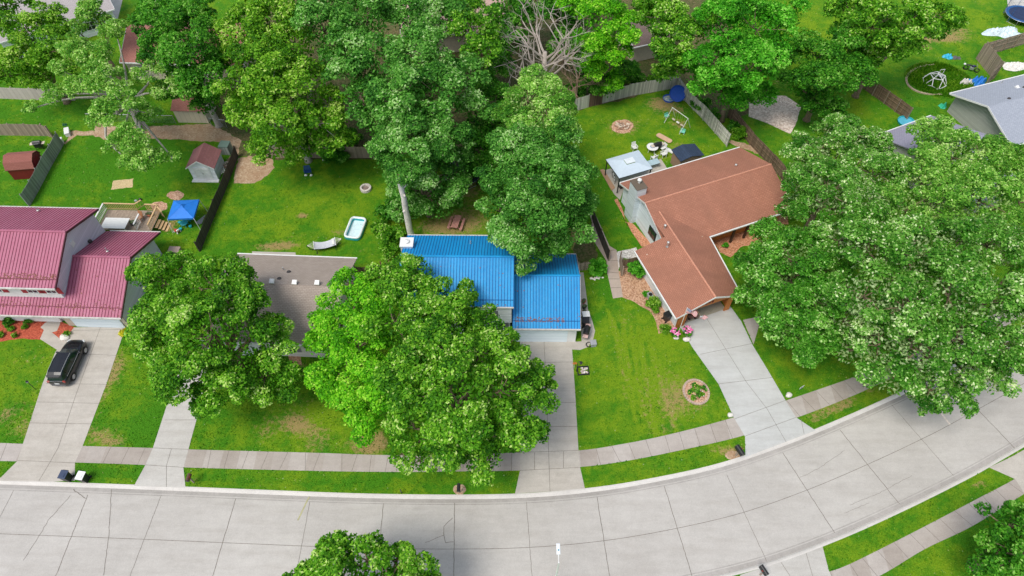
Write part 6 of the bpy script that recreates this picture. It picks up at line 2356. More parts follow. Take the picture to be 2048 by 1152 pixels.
for k, (zz, m) in enumerate(((.12, P('pool_teal', (.02, .42, .46), .3)), (.27, P('pool_teal', (.02, .42, .46), .3)), (.40, P('pool_white', (.78, .84, .84), .3)))):
    q = rrect(.80, 1.42, .38)
    mb = MB()
    pts = [(a, b, zz) for a, b in q]
    mb.tube(pts + [pts[0], pts[1]], .13, 8)
    mb.build('ring', m, t, smooth=True)
mb = MB()
mb.prism([(a, b, .03) for a, b in rrect(.78, 1.38, .34)], (0, 0, .03))
mb.build('floor', P('pool_floor', (.66, .82, .86), .3), t)

# hammock on a stand
a, b = G(614, 492, .9), G(683, 478, .9)
hx, hy = (a[0] + b[0]) / 2, (a[1] + b[1]) / 2
ha = math.atan2(b[1] - a[1], b[0] - a[0])
t = empty('hammock', (hx, hy, 0), ha, 'white hammock with pillow on a stand behind the taupe roof', 'hammock')
hl = math.hypot(b[0] - a[0], b[1] - a[1]) / 2
mb = MB()
nx_, ny_ = 12, 6
wv = 1.05
for side in (0, 1):
    off = len(mb.v)
    for i in range(nx_ + 1):
        for j in range(ny_ + 1):
            u = -hl * .62 + hl * 1.24 * i / nx_
            v = -wv / 2 + wv * j / ny_
            mb.v.append((u, v * (1 - .12 * math.sin(math.pi * i / nx_)), .78 - .26 * math.sin(math.pi * i / nx_) - .08 * math.cos(v / wv * math.pi) - .02 * side))
    for i in range(nx_):
        for j in range(ny_):
            k = off + i * (ny_ + 1) + j
            q = [k, k + ny_ + 1, k + ny_ + 2, k + 1]
            mb.f.append(q if side == 0 else q[::-1])
            mb.m.append(0)
mb.build('bed', P('hammock_cloth', (.56, .58, .62), .8), t, smooth=True)
for s in (-1, 1):
    mb = MB()
    mb.box((s * hl * .62, 0, .79), (.05, wv + .1, .05))
    mb.build('spreader_bar', M_white, t)
    mb = MB()
    for j in range(9):
        mb.tube([(s * hl * .62, -wv / 2 + wv * j / 8, .79), (s * hl, 0, .95)], .012, 4)
    mb.build('cords', P('rope', (.62, .6, .5)), t)
    mb = MB()
    mb.tube([(s * hl * .25, 0, .06), (s * hl * .9, 0, .3), (s * hl * 1.02, 0, .98)], .04, 8)
    mb.build('stand_arm', M_black, t)
    mb = MB()
    mb.tube([(s * hl * .55, -.6, .04), (s * hl * .55, .6, .04)], .035, 8)
    mb.build('stand_foot', M_black, t)
mb = MB()
mb.tube([(-hl * .3, 0, .06), (hl * .3, 0, .06)], .04, 8)
mb.build('stand_beam', M_black, t)
mb = MB()
mb.box((hl * .5, 0, .78), (.26, .86, .1))
mb.build('pillow', M_white2, t, bevel=.04)

# fire ring
x, y = G(732, 379)
t = empty('fire_pit', (x, y, 0), 0, 'round fire pit of pale blocks on the lawn', 'fire pit')
for k in range(16):
    a = 2 * math.pi * k / 16
    for j in range(2):
        mb = MB()
        aa = a + j * .196
        mb.box((.52 * math.cos(aa), .52 * math.sin(aa), .1 + .18 * j), (.22, .195, .17), rz=aa)
        mb.build('block', M_stone, t, bevel=.015)
mb = MB()
mb.lathe((0, 0, 0), [(.42, 0), (.42, .1), (.2, .13)], 18)
mb.build('ash', P('ash', (.28, .22, .19), .95, var=.5, scale=9), t)

# picnic table
x, y = G(913, 452)
t = empty('picnic_table', (x, y, 0), R(78), 'weathered reddish picnic table behind the blue roof', 'table')
M_pic = P('faded_red_wood', (.50, .24, .20), .85, var=.2, scale=5)
mb = MB()
for k in range(5):
    mb.bb(-.9, .9, -.36 + .145 * k, -.36 + .145 * k + .125, .72, .76)
mb.build('tabletop', M_pic, t)
for s in (-1, 1):
    mb = MB()
    for k in range(2):
        yy = s * (.62 + .13 * k)
        mb.bb(-.9, .9, yy - .055, yy + .055, .42, .46)
    mb.build('bench', M_pic, t)
for sx in (-.6, .6):
    mb = MB()
    mb.bb(sx - .03, sx + .03, -.75, .75, .36, .42)
    for s in (-1, 1):
        mb.prism([(sx - .03, s * .25, .72), (sx - .03, s * .35, .72), (sx - .03, s * .68, 0), (sx - .03, s * .58, 0)], (.06, 0, 0))
    mb.build('leg_frame', M_pic, t)


def trampoline(px, py, r, label, pad, net=True, mat_=None, h=.75):
    x, y = G(px, py)
    t = empty('trampoline', (x, y, 0), R(10), label, 'trampoline')
    mb = MB()
    mb.lathe((0, 0, h), [(r * .84, 0), (r * .84, .012)], 30)
    mb.build('mat', mat_ or M_black, t)
    mb = MB()
    nseg = 30
    for k in range(nseg):
        a0, a1 = 2 * math.pi * k / nseg, 2 * math.pi * (k + 1) / nseg
        mb.face([(r * .82 * math.cos(a0), r * .82 * math.sin(a0), h + .03), (r * 1.02 * math.cos(a0), r * 1.02 * math.sin(a0), h + .02), (r * 1.02 * math.cos(a1), r * 1.02 * math.sin(a1), h + .02), (r * .82 * math.cos(a1), r * .82 * math.sin(a1), h + .03)])
    mb.build('pad', pad, t)
    mb = MB()
    pts = [(r * math.cos(a), r * math.sin(a), h) for a in np.linspace(0, 2 * math.pi, 31)]
    mb.tube(pts, .035, 6)
    mb.build('ring_frame', M_galv, t)
    for k in range(4):
        a = k * math.pi / 2 + .4
        mb = MB()
        p0, p1 = (r * math.cos(a - .3), r * math.sin(a - .3)), (r * math.cos(a + .3), r * math.sin(a + .3))
        mb.tube([(*p0, h), (*p0, .03), (*p1, .03), (*p1, h)], .028, 6)
        mb.build('leg', M_galv, t)
    if net:
        for k in range(6):
            a = k * math.pi / 3 + .2
            mb = MB()
            mb.tube([(r * 1.03 * math.cos(a), r * 1.03 * math.sin(a), .1), (r * 1.03 * math.cos(a), r * 1.03 * math.sin(a), 2.5)], .025, 6)
            mb.build('net_pole', pad, t)
        mb = MB()
        for zz in (1.2, 1.7, 2.2, 2.48):
            mb.tube([(r * 1.02 * math.cos(a), r * 1.02 * math.sin(a), zz) for a in np.linspace(0, 2 * math.pi, 25)], .008, 3, cap=False)
        for k in range(48):
            a = 2 * math.pi * k / 48
            mb.tube([(r * 1.02 * math.cos(a), r * 1.02 * math.sin(a), h), (r * 1.02 * math.cos(a), r * 1.02 * math.sin(a), 2.48)], .004, 3, cap=False)
        mb.build('net', M_black, t)
    return t


trampoline(925, 355, 2.1, 'dark trampoline half hidden under the tree behind the dead trunk', P('pad_dark', (.02, .03, .05)))
trampoline(2040, 38, 2.3, 'blue trampoline at the top right corner', P('pad_blue', (.015, .10, .30)), True, P('mat_navy', (.015, .03, .09)))

# ---- pergola / gazebo with pale roof
F = FB
gx, gy = F.w(3.8, 18.75)
t = empty('gazebo', (gx, gy, 0), F.a, 'gazebo with pale blue grey roof panel on the patio', 'gazebo')
GW, GD = 4.15, 3.25
mb = MB()
zc, ze_ = 2.95, 2.45
cc = (GW / 2, GD / 2)
A = [(0, 0), (GW, 0), (GW, GD), (0, GD)]
q = .13
Bq = [(cc[0] - .55, cc[1] - .4), (cc[0] + .55, cc[1] - .4), (cc[0] + .55, cc[1] + .4), (cc[0] - .55, cc[1] + .4)]
for i in range(4):
    j = (i + 1) % 4
    mb.prism([(*A[i], ze_ - .03), (*A[j], ze_ - .03), (*Bq[j], zc - .13), (*Bq[i], zc - .13)], (0, 0, .03))
mb.build('roof_cloth', P('gazebo_cloth', (.56, .66, .74), .55, var=.06), t)
mb = MB()
mb.prism([(a_[0], a_[1], zc - .02) for a_ in Bq], (0, 0, .04))
mb.build('vent_cap', P('gazebo_cap', (.72, .78, .82), .5), t)
mb = MB()
for i in range(4):
    j = (i + 1) % 4
    mb.tube([(*A[i], ze_ - .08), (*A[j], ze_ - .08)], .045, 6)
mb.build('top_frame', M_black, t)
for (xx, yy) in ((.12, .12), (GW - .12, .12), (GW - .12, GD - .12), (.12, GD - .12)):
    mb = MB()
    mb.bb(xx - .05, xx + .05, yy - .05, yy + .05, 0, ze_ - .05)
    mb.build('post', M_black, t)
# furniture below and beside it
u, v = 4.6, 21.2
x, y = F.w(4.5, 20.9)
t = empty('bicycle', (x, y, .02), F.a + R(75), 'white framed bicycle standing under the gazebo edge', 'bicycle')
for xx in (-.5, .5):
    mb = MB()
    mb.tube([(xx + .33 * math.cos(a), 0, .34 + .33 * math.sin(a)) for a in np.linspace(0, 6.283, 21)], .022, 5)
    mb.build('wheel', M_rub, t)
mb = MB()
for a_, b_ in (((-.5, 0, .34), (-.1, 0, .34)), ((-.5, 0, .34), (-.2, 0, .78)), ((-.1, 0, .34), (-.2, 0, .82)), ((-.2, 0, .72), (.38, 0, .78)), ((-.1, 0, .34), (.38, 0, .72)), ((.5, 0, .34), (.36, 0, .9))):
    mb.tube([a_, b_], .02, 6)
mb.build('frame', M_white2, t)
mb = MB()
mb.tube([(.36, -.28, .92), (.36, .28, .92)], .015, 5)
mb.build('handlebar', M_black, t)
mb = MB()
mb.box((-.22, 0, .86), (.24, .13, .05))
mb.build('saddle', M_black, t, bevel=.02)

x, y = G(1303, 303)
t = empty('round_table', (x, y, 0), 0, 'round white patio table behind the gazebo', 'table')
mb = MB()
mb.lathe((0, 0, .7), [(.66, 0), (.68, .02), (.68, .05), (.6, .06)], 26)
mb.build('tabletop', M_white2, t)
mb = MB()
mb.lathe((0, 0, .40), [(.7, 0), (.685, .32), (.68, .36), (.66, .355)], 26) if False else mb.lathe((0, 0, .762), [(.30, 0), (.28, .01)], 20)
mb.build('placemat', P('mat_blue', (.35, .42, .55)), t)
for k in range(4):
    a = k * math.pi / 2 + .5
    mb = MB()
    mb.tube([(.45 * math.cos(a), .45 * math.sin(a), .7), (.5 * math.cos(a), .5 * math.sin(a), 0)], .03, 6)
    mb.build('leg', M_white2, t)
x, y = G(1305, 333)
t = empty('glass_table', (x, y, 0), R(22), 'glass topped table between the gazebo and the white chairs', 'table')
mb = MB()
mb.bb(-.7, .7, -.42, .42, .68, .71)
mb.build('tabletop', P('frosted_glass', (.42, .55, .60), .15), t)
for sx in (-.6, .6):
    for sy in (-.35, .35):
        mb = MB()
        mb.tube([(sx, sy, 0), (sx, sy, .68)], .025, 6)
        mb.build('leg', M_grey, t)
x, y = G(1334, 300)
t = tag(MB().box((0, 0, .12), (2.0, .5, .12)).build('bench', M_white, None, bevel=.02, loc=(x, y, 0)), 'low white slab bench beside the white chairs', 'bench')
t.rotation_euler = (0, 0, R(-40))
x, y = G(1328, 278)
mb = MB()
mb.prism([(a_, b_, .1) for a_, b_ in rrect(1.05, .36, .25)], (0, 0, .1))
t = tag(mb.build('paddle_board', P('tan_board_top', (.62, .40, .26), .6), None, bevel=.03, loc=(x, y, 0)), 'tan rounded board lying on the grass behind the patio table', 'board')
t.rotation_euler = (0, 0, R(-43))

# ---- swing set
def swing_set():
    x0, y0 = G(1346, 220)
    p = [G(1336, 237, 0), G(1362, 262, 0)]
    top0, top1 = V3(1345, 215, 1.9), V3(1376, 237, 1.9)
    ox, oy = (top0.x + top1.x) / 2, (top0.y + top1.y) / 2
    t = empty('swing_set', (ox, oy, 0), 0, 'children\'s swing set with pale poles on the fenced lawn', 'swing set')
    a0, a1 = Vector((top0.x - ox, top0.y - oy, 1.9)), Vector((top1.x - ox, top1.y - oy, 1.9))
    d = (a1 - a0).normalized()
    nrm = Vector((-d.y, d.x, 0))
    mb = MB()
    mb.tube([a0 - d * .1, a1 + d * .1], .035, 8)
    mb.build('top_bar', M_white2, t)
    for a in (a0, a1):
        for s in (-1, 1):
            mb = MB()
            e = a + nrm * s * .95
            mb.tube([a, (e.x, e.y, 0)], .032, 8)
            mb.build('leg', M_white2, t)
    for k, (f, m) in enumerate(((.22, M_beige), (.5, M_white2), (.75, M_beige))):
        c = a0.lerp(a1, f)
        mb = MB()
        for s in (-1, 1):
            q = c + d * s * .2
            mb.tube([q, (q.x, q.y, .5)], .008, 4)
        ch = mb.build('swing_rope', M_galv, t)
        mb = MB()
        mb.box((c.x, c.y, .48), (.42, .24, .06), rz=math.atan2(d.y, d.x))
        mb.build('swing_seat', m, t, bevel=.02)


swing_set()
for i, (px, py, rz) in enumerate([(1333, 235, .5), (1364, 267, -.5)]):
    x, y = G(px, py)
    t = empty('toy_slide', (x, y, 0), rz, ['mint green plastic seat at the left end of the swing set', 'mint green plastic seat at the right end of the swing set'][i], 'toy')
    mb = MB()
    mb.box((0, 0, .3), (.62, .36, .06), rx=R(14))
    mb.box((0, .2, .46), (.6, .05, .3))
    mb.build('seat', P('mint', (.18, .55, .42), .4), t, bevel=.02)
    mb = MB()
    for s in (-1, 1):
        mb.tube([(s * .25, -.15, 0), (s * .25, 0, .3), (s * .25, .22, 0)], .025, 6)
    mb.build('frame', M_white2, t)

# ---- log pile circle, stones, flower ring
def scatter_pieces(name, cat, px, py, rx, ry, n, label, kinds, parts='stone', long=False, seed=0, zt=.12):
    x, y = G(px, py)
    s = mpp(px, py, 0)
    t = empty(name, (x, y, 0), 0, label, cat)
    rr = random.Random(seed)
    for k in range(n):
        a = rr.uniform(0, 6.28)
        q = math.sqrt(rr.random())
        cx_, cy_ = q * rx * s * math.cos(a), q * ry * s * 1.25 * math.sin(a)
        mb = MB()
        if long:
            l = rr.uniform(.25, .55)
            b = rr.uniform(0, 6.28)
            mb.tube([(cx_ - math.cos(b) * l / 2, cy_ - math.sin(b) * l / 2, .06 + rr.uniform(0, zt)), (cx_ + math.cos(b) * l / 2, cy_ + math.sin(b) * l / 2, .06 + rr.uniform(0, zt))], rr.uniform(.04, .08), 6)
        else:
            mb.blob((cx_, cy_, .05), (rr.uniform(.15, .32), rr.uniform(.15, .3), rr.uniform(.12, .2)), k, .2, 8)
        mb.build(parts, kinds[k % len(kinds)], t)
    return t


scatter_pieces('log_pile', 'log pile', 1243, 253, 15, 9, 46, 'loose round heap of split logs on the fenced lawn', [P('split_log', (.58, .42, .30), .9, var=.3), P('split_log_dark', (.32, .2, .14), .9, var=.3), P('split_log_pale', (.68, .58, .48), .9)], 'log', True, 3, .22)
scatter_pieces('stone_heap', 'stones', 202, 242, 12, 6, 26, 'heap of pinkish brown stones at the chain link fence', [P('stone_pink', (.42, .28, .24), .9), P('stone_dark', (.2, .14, .12), .9)], 'stone', False, 5)
scatter_pieces('wood_pile', 'log pile', 456, 330, 8, 12, 22, 'jumble of pale boards between the white shed and the dark fence', [P('split_log_pale', (.68, .58, .48), .9), P('split_log_dark', (.32, .2, .14), .9)], 'board', True, 6, .3)

x, y = G(448, 343)
t = empty('ladder', (x - .1, y, 0), R(-62), 'white ladder leaning along the white shed', 'ladder')
for s in (-1, 1):
    mb = MB()
    mb.tube([(-1.2, s * .22, .1), (1.2, s * .22, .75)], .03, 6)
    mb.build('rail', M_white2, t)
for k in range(8):
    f = (k + .5) / 8
    mb = MB()
    mb.tube([(-1.2 + 2.4 * f, -.22, .1 + .65 * f), (-1.2 + 2.4 * f, .22, .1 + .65 * f)], .022, 6)
    mb.build('rung', M_white2, t)


def rock(px, py, d, label, m=None, seed=0):
    x, y = G(px, py)
    return tag(MB().blob((0, 0, d[2] * .28), d, seed, .12, 14).build('rock', m or M_stone, None, smooth=True, loc=(x, y, 0)), label, 'rock')


rock(1460, 831, (.5, .5, .4), 'pale rock at the foot of the rust brown house driveway, left side', P('white_rock', (.72, .69, .62), .9, var=.12), 1)
rock(1577, 791, (.6, .5, .4), 'pale rock right of the rust brown house driveway', P('white_rock', (.72, .69, .62), .9, var=.12), 2)
rock(1373, 680, (.7, .55, .45), 'larger tan boulder beneath the pink flowers', None, 3)
rock(1352, 677, (.5, .4, .35), 'smaller tan boulder beneath the pink flowers', None, 4)
rock(130, 676, (1.0, .7, .4), 'white flat boulder in the red mulch triangle', P('white_rock', (.72, .69, .62), .9, var=.12), 5)
scatter_pieces('stone_edging', 'stones', 1193, 557, 14, 3, 12, 'row of pale stones below the round bush', [M_stone, P('white_rock', (.72, .69, .62), .9)], 'stone', False, 8)

# ring bed
x, y = G(1392, 784)
t = empty('flower_bed', (x, y, 0), 0, 'round stone edged flower bed on the wide front lawn', 'flower bed')
for k in range(34):
    a = 2 * math.pi * k / 34
    mb = MB()
    mb.box((1.12 * math.cos(a), 1.22 * math.sin(a), .05), (.2, .19, .12), rz=a)
    mb.build('edging_stone', P('paver_pink', (.48, .36, .28), .9, var=.25), t)
mb = MB()
mb.lathe((0, 0, 0), [(1.03, 0), (1.03, .04), (.3, .08)], 24, sy=1.09)
mb.build('soil', M_chips, t)
LEAFB = []
for k in range(9):
    a, q = k * 2.4, .28 * math.sqrt(k)
    cx_, cy_ = q * math.cos(a), q * math.sin(a)
    C, Nn, S, T, _c = crown_points([(cx_, cy_, .16, .26)], .1, .15, 1.0, -.5, .2)
    me = leaf_mesh('plant', C, Nn, S, T, LF['light' if k == 0 else ('yellow' if k % 2 else 'deep')])
    o = bpy.data.objects.new('plant', me)
    scene.collection.objects.link(o)
    o.parent = t
for k in range(10):
    a, q = k * 2.0, .35 + .05 * k
    mb = MB()
    mb.blob((q * math.cos(a), q * math.sin(a), .36), (.09, .09, .07), k, .2, 7)
    mb.build('blossom', P('yellow_bloom', (.8, .65, .12)) if k % 3 else M_white2, t)

# pink peonies
for i, (px, py) in enumerate([(1348, 671), (1373, 667)]):
    x, y = G(px, py)
    t = empty('flowering_plant', (x, y, 0), 0, ['pink peony clump left, by the flagpole', 'pink peony clump right, touching the driveway edge'][i], 'plant')
    C, Nn, S, T, _c = crown_points([(0, 0, .35, .48)], .13, .25, .8, -.5, .2)
    me = leaf_mesh('foliage', C, Nn, S, T, LF['deep'])
    o = bpy.data.objects.new('foliage', me)
    scene.collection.objects.link(o)
    o.parent = t
    rr = random.Random(i)
    for k in range(26):
        a, q = rr.uniform(0, 6.28), .46 * math.sqrt(rr.random())
        mb = MB()
        mb.blob((q * math.cos(a), q * math.sin(a), .86 - q * .5), (.19, .19, .14), k, .25, 8)
        mb.build('blossom', P('peony_pink', (.78, .16, .42), .7, var=.25, scale=8) if k % 3 else P('peony_pale', (.82, .42, .58), .7), t)
# red mulch shrubs
for i, (px, py) in enumerate([(25, 657), (52, 654), (33, 671), (5, 670)]):
    bush(px, py, 6, ['small yellow green plant in the red mulch, left of the furthest right one', 'furthest right small plant in the red mulch', 'lowest small plant in the red mulch', 'small plant in the red mulch at the left edge'][i], 'yellow', leaf=.1, clump=.15, dens=.7)
bush(22, 641, 12, 'dark shrub against the porch of the red roofed house', 'deep', leaf=.12, clump=.3)
bush(60, 641, 9, 'twiggy shrub under the eave of the red roofed house', 'deep', leaf=.1, clump=.25, dens=.6)
bush(135, 667, 7, 'low rusty ringed plant in the red mulch triangle', 'yellow', leaf=.08, clump=.15, dens=.35)
bush(1330, 655, 12, 'sparse yellow green plant beside the black bin and cedar wall', 'yellow', leaf=.09, clump=.2, dens=.35, flat=.4)

# small square planter with hook post and pinwheel
x, y = G(1166, 742)
t = empty('stone_planter', (x, y, 0), R(4), 'small square rock bed edged with timber on the lawn', 'planter')
mb = MB()
for (a0, a1, b0, b1) in ((-.55, .55, -.45, -.37), (-.55, .55, .37, .45), (-.55, -.47, -.37, .37), (.47, .55, -.37, .37)):
    mb.bb(a0, a1, b0, b1, 0, .14)
mb.build('edging', M_binblk, t)
rr = random.Random(4)
for k in range(18):
    mb = MB()
    mb.blob((rr.uniform(-.2, .42), rr.uniform(-.3, .3), .1), (.24, .2, .17), k, .2, 8)
    mb.build('stone', [P('stone_rose', (.55, .45, .42), .9), M_stone][k % 2], t)
x, y = G(1153, 743)
t = empty('shepherd_hook', (x, y, 0), 0, 'black iron hook post standing in the rock bed', 'hook')
mb = MB()
mb.tube([(0, 0, 0), (0, 0, 1.5), (.06, 0, 1.75), (.2, 0, 1.8), (.3, 0, 1.68)], .03, 7)
mb.build('hook', M_black, t)
mb = MB()
mb.lathe((.3, 0, 1.4), [(.02, 0), (.14, .06), (.15, .2), (.05, .27)], 8)
mb.build('lantern', M_black, t)
x, y = G(1148, 737)
t = empty('pinwheel', (x, y, 0), 0, 'orange pinwheel on a thin white stick by the driveway', 'pinwheel')
mb = MB()
mb.tube([(0, 0, 0), (0, 0, 1.0)], .012, 5)
mb.build('stick', M_white2, t)
for k in range(6):
    a = k * math.pi / 3
    mb = MB()
    mb.prism([(0, -.03, 1.0), (.24 * math.cos(a), -.03, 1.0 + .24 * math.sin(a)), (.2 * math.cos(a + .7), -.03, 1.0 + .2 * math.sin(a + .7))], (0, -.015, 0))
    mb.build('blade', P('pin_orange', (.8, .22, .06)), t)

# ---- flagpole with flag, and a second flag on the gable
def flag(parent, o, ux, w, h_, z0, seed=0, name='flag'):
    """stars and stripes hanging in soft folds: one cloth, stripes and canton as its own faces"""
    ms = [P('flag_red', (.55, .03, .04), .8), P('flag_white', (.78, .76, .76), .8), P('flag_blue', (.03, .05, .22), .8)]
    mb = MB()
    nx_, nz_ = 14, 13
    rr = random.Random(seed)
    ph = rr.uniform(0, 6)

    def pt(i, j):
        u = i / nx_ * w
        zz = z0 - j / nz_ * h_ - u * .35
        wob = .10 * math.sin(u * 9 + ph + j * .2) * (.3 + u / w)
        return (o[0] + ux[0] * u - ux[1] * wob, o[1] + ux[1] * u + ux[0] * wob, zz)
    for i in range(nx_):
        for j in range(nz_):
            mi = 2 if (i < nx_ * .4 and j < 7) else (0 if j % 2 == 0 else 1)
            mb.face([pt(i, j), pt(i, j + 1), pt(i + 1, j + 1), pt(i + 1, j)], mi)
    fl = mb.build(name, ms, parent)
    sm = MB()
    for a in range(4):
        for b in range(3):
            c = pt(.6 + a * 1.35, .9 + b * 2.2)
            sm.blob((c[0], c[1], c[2]), (.07, .07, .07), 1, 0, 6)
    sm.build('stars', ms[1], fl)
    return fl


x, y = G(1356, 668)
t = empty('flagpole', (x, y, 0), 0, 'white flagpole with stars and stripes in front of the open garage', 'flag')
mb = MB()
mb.tube([(0, 0, 0), (.0, 0, 4.4)], .028, 8)
mb.build('pole', M_white2, t)
flag(t, (0.03, 0), (math.cos(R(-15)), math.sin(R(-15))), 1.0, .65, 4.3, 1)
x, y = FB.w(2.2, -.15)
t = empty('wall_flag', (x, y, 2.4), 0, 'small red and white flag on a slanting stick at the garage gable', 'flag')
mb = MB()
mb.tube([(0, .6, 0), (.1, -.5, .55)], .015, 6)
mb.build('stick', M_wood, t)
flag(t, (.1, -.5), (math.cos(R(10)), math.sin(R(10))), .8, .5, .5, 5)
for i, du in enumerate((1.8, 2.5, 3.1)):
    x, y = FB.w(du, .75 + .1 * (i % 2))
    t = empty('plant_pot', (x, y, .03), 0, ['dark potted plant at the left side of the open garage', 'middle potted plant in the open garage', 'right potted plant in the open garage'][i], 'pot')
    mb = MB()
    mb.lathe((0, 0, 0), [(.14, 0), (.2, .35), (.17, .34)], 12)
    mb.build('pot', M_binblk, t)
    mb = MB()
    mb.blob((0, 0, .5), (.42, .42, .4), i + 8, .4)
    mb.build('plant', P('dry_plant', (.16, .08, .06), var=.5, scale=12), t)
x, y = FB.w(.2, 4.6)
t = empty('air_conditioner', (x, y, 0), FB.a, 'grey outdoor unit against the white garage side wall', 'air conditioner')
mb = MB()
mb.bb(-.25, .25, -.3, .3, .03, .6)
mb.build('casing', M_grey, t, bevel=.02)
mb = MB()
mb.lathe((0, 0, .6), [(.2, 0), (.2, .02)], 14)
mb.build('fan_grille', M_black, t)

# ---- water table, toys and mat by the canopy
x, y = G(371, 451)
t = empty('play_table', (x, y, 0), R(10), 'turquoise plastic play table with stools in front of the canopy', 'table')
mb = MB()
mb.lathe((0, 0, .42), [(.42, 0), (.45, .05), (.4, .08), (.38, .04)], 8)
mb.build('tabletop', M_turq, t)
for k in range(4):
    a = k * math.pi / 2 + .4
    mb = MB()
    mb.tube([(.3 * math.cos(a), .3 * math.sin(a), .42), (.34 * math.cos(a), .34 * math.sin(a), 0)], .04, 6)
    mb.build('leg', M_turq, t)
    mb = MB()
    mb.lathe((.72 * math.cos(a + .6), .72 * math.sin(a + .6), 0), [(.12, 0), (.16, .24), (.17, .26)], 10)
    mb.build('stool', M_turq, t)
x, y = G(355, 464)
t = empty('ride_on_toy', (x, y, 0), R(-30), 'red and white ride on toy on the grass below the canopy', 'toy')
mb = MB()
mb.blob((0, 0, .25), (.7, .4, .3), 2, .1)
mb.build('body', P('toy_red', (.5, .06, .04), .4), t, smooth=True)
mb = MB()
mb.box((.25, 0, .4), (.12, .34, .2))
mb.build('handle', M_white2, t, bevel=.03)
for sx in (-.25, .25):
    for s in (-1, 1):
        mb = MB()
        mb.tube([(sx, s * .16, .1), (sx, s * .23, .1)], .1, 10)
        mb.build('wheel', M_white2, t)
mb = MB()
mb.prism([(*G(391, 446), .02), (*G(411, 430), .02), (*G(404, 447), .02), (*G(399, 449), .02)][::-1], (0, 0, .04))
tag(mb.build('ground_mat', M_grey), 'grey white three cornered mat between canopy and dark fence', 'mat')

# ---- top right yard: dome climber, mound edge, tarps, motor cycle, deflated pool
x, y = G(1868, 165)
t = empty('climbing_dome', (x, y, 0), 0, 'white geodesic climbing dome on the oval mound', 'climbing frame')
ico_r = 1.55
vs = [(0, 0, ico_r * .85)]
for k in range(5):
    a = k * 2 * math.pi / 5
    vs.append((ico_r * .62 * math.cos(a), ico_r * .62 * math.sin(a), ico_r * .66))
for k in range(10):
    a = k * 2 * math.pi / 10 + .31
    vs.append((ico_r * .98 * math.cos(a), ico_r * .98 * math.sin(a), 0.02 if k % 2 else .35))
ed = [(0, k) for k in range(1, 6)] + [(k, k % 5 + 1) for k in range(1, 6)] + [(6 + k, 6 + (k + 1) % 10) for k in range(10)] + [(1 + k, 6 + 2 * k) for k in range(5)] + [(1 + k, 6 + (2 * k + 9) % 10) for k in range(5)]
mb = MB()
for a, b in ed:
    mb.tube([vs[a], vs[b]], .045, 6)
mb.build('pipe_frame', M_white2, t)
x, y = G(1876, 156)
t = empty('garden_chair', (x, y, 0), R(10), 'white chair frame behind the climbing dome', 'chair')
mb = MB()
for a_, b_ in (((-.3, 0, 0), (-.3, 0, 1.3)), ((.3, 0, 0), (.3, 0, 1.3)), ((-.3, 0, 1.3), (.3, 0, 1.3)), ((-.3, 0, .5), (.3, 0, .5))):
    mb.tube([a_, b_], .035, 6)
mb.build('frame', M_white2, t)
mb = MB()
mb.box((0, -.25, .5), (.56, .45, .04))
mb.build('seat', M_grey, t)
x, y = G(1875, 160)
t = empty('mound_edging', (x, y, 0), 0, 'curved row of pale edging stones round the oval mound', 'edging')
for k in range(60):
    a = R(95 + 185 * k / 59)
    cx_, cy_ = G(1869 + 60 * math.cos(a) * .98 + 2, 160 - 30 * math.sin(a))
    mb = MB()
    mb.box((cx_ - x, cy_ - y, .06), (.26, .18, .14), rz=math.atan2(-math.cos(a), -math.sin(a)) + rr.uniform(-.3, .3))
    mb.build('edging_stone', P('sand_stone', (.52, .42, .28), .9, var=.25), t)
hp = MB()
hp.lathe((0, 0, 0), [(3.9, 0), (3.7, .05), (2.5, .08), (1.0, .1)], 30, sx=1.12, sy=.98)
hx_, hy_ = G(1878, 160)
mo = hp.build('mound', M_lawn, None, smooth=True, loc=(hx_, hy_, 0))
tag(mo, kind='structure')
at = mo.data.attributes.new('yellow', 'FLOAT', 'POINT')
at.data.foreach_set('value', [.35] * len(mo.data.vertices))


def tarp(px, py, d, m, label, seed, rz=0, cat='tarp', amp=.35):
    x, y = G(px, py)
    rr = random.Random(seed)
    n = 22
    off = rr.uniform(0, 99)
    v = []
    mb = MB()
    for i in range(n + 1):
        for j in range(n + 1):
            u, w = i / n * 2 - 1, j / n * 2 - 1
            rad = math.hypot(u, w)
            k = 1.0 if rad < 1e-6 else min(1.0, max(abs(u), abs(w)) / rad * 1.05)
            a = math.atan2(w, u)
            lob = 1 + amp * .35 * math.sin(3 * a + off) + amp * .25 * math.sin(5 * a + off * 2)
            X_, Y_ = u * k * d[0] / 2 * lob, w * k * d[1] / 2 * lob
            e = max(0, 1 - max(abs(u), abs(w)) ** 3)
            Z_ = .02 + 1.7 * d[2] * e * (.45 + .35 * math.sin(X_ * 7 + off + Y_ * 4) + .3 * math.sin(Y_ * 12 - X_ * 6 + off * 3)) if e > 0 else .02
            mb.v.append((X_, Y_, max(.02, Z_)))
    for i in range(n):
        for j in range(n):
            q = i * (n + 1) + j
            mb.f.append([q, q + n + 1, q + n + 2, q + 1])
            mb.m.append(0)
    o = mb.build('tarp', m, None, smooth=True, loc=(x, y, 0))
    o.rotation_euler = (0, 0, rz)
    return tag(o, label, cat)


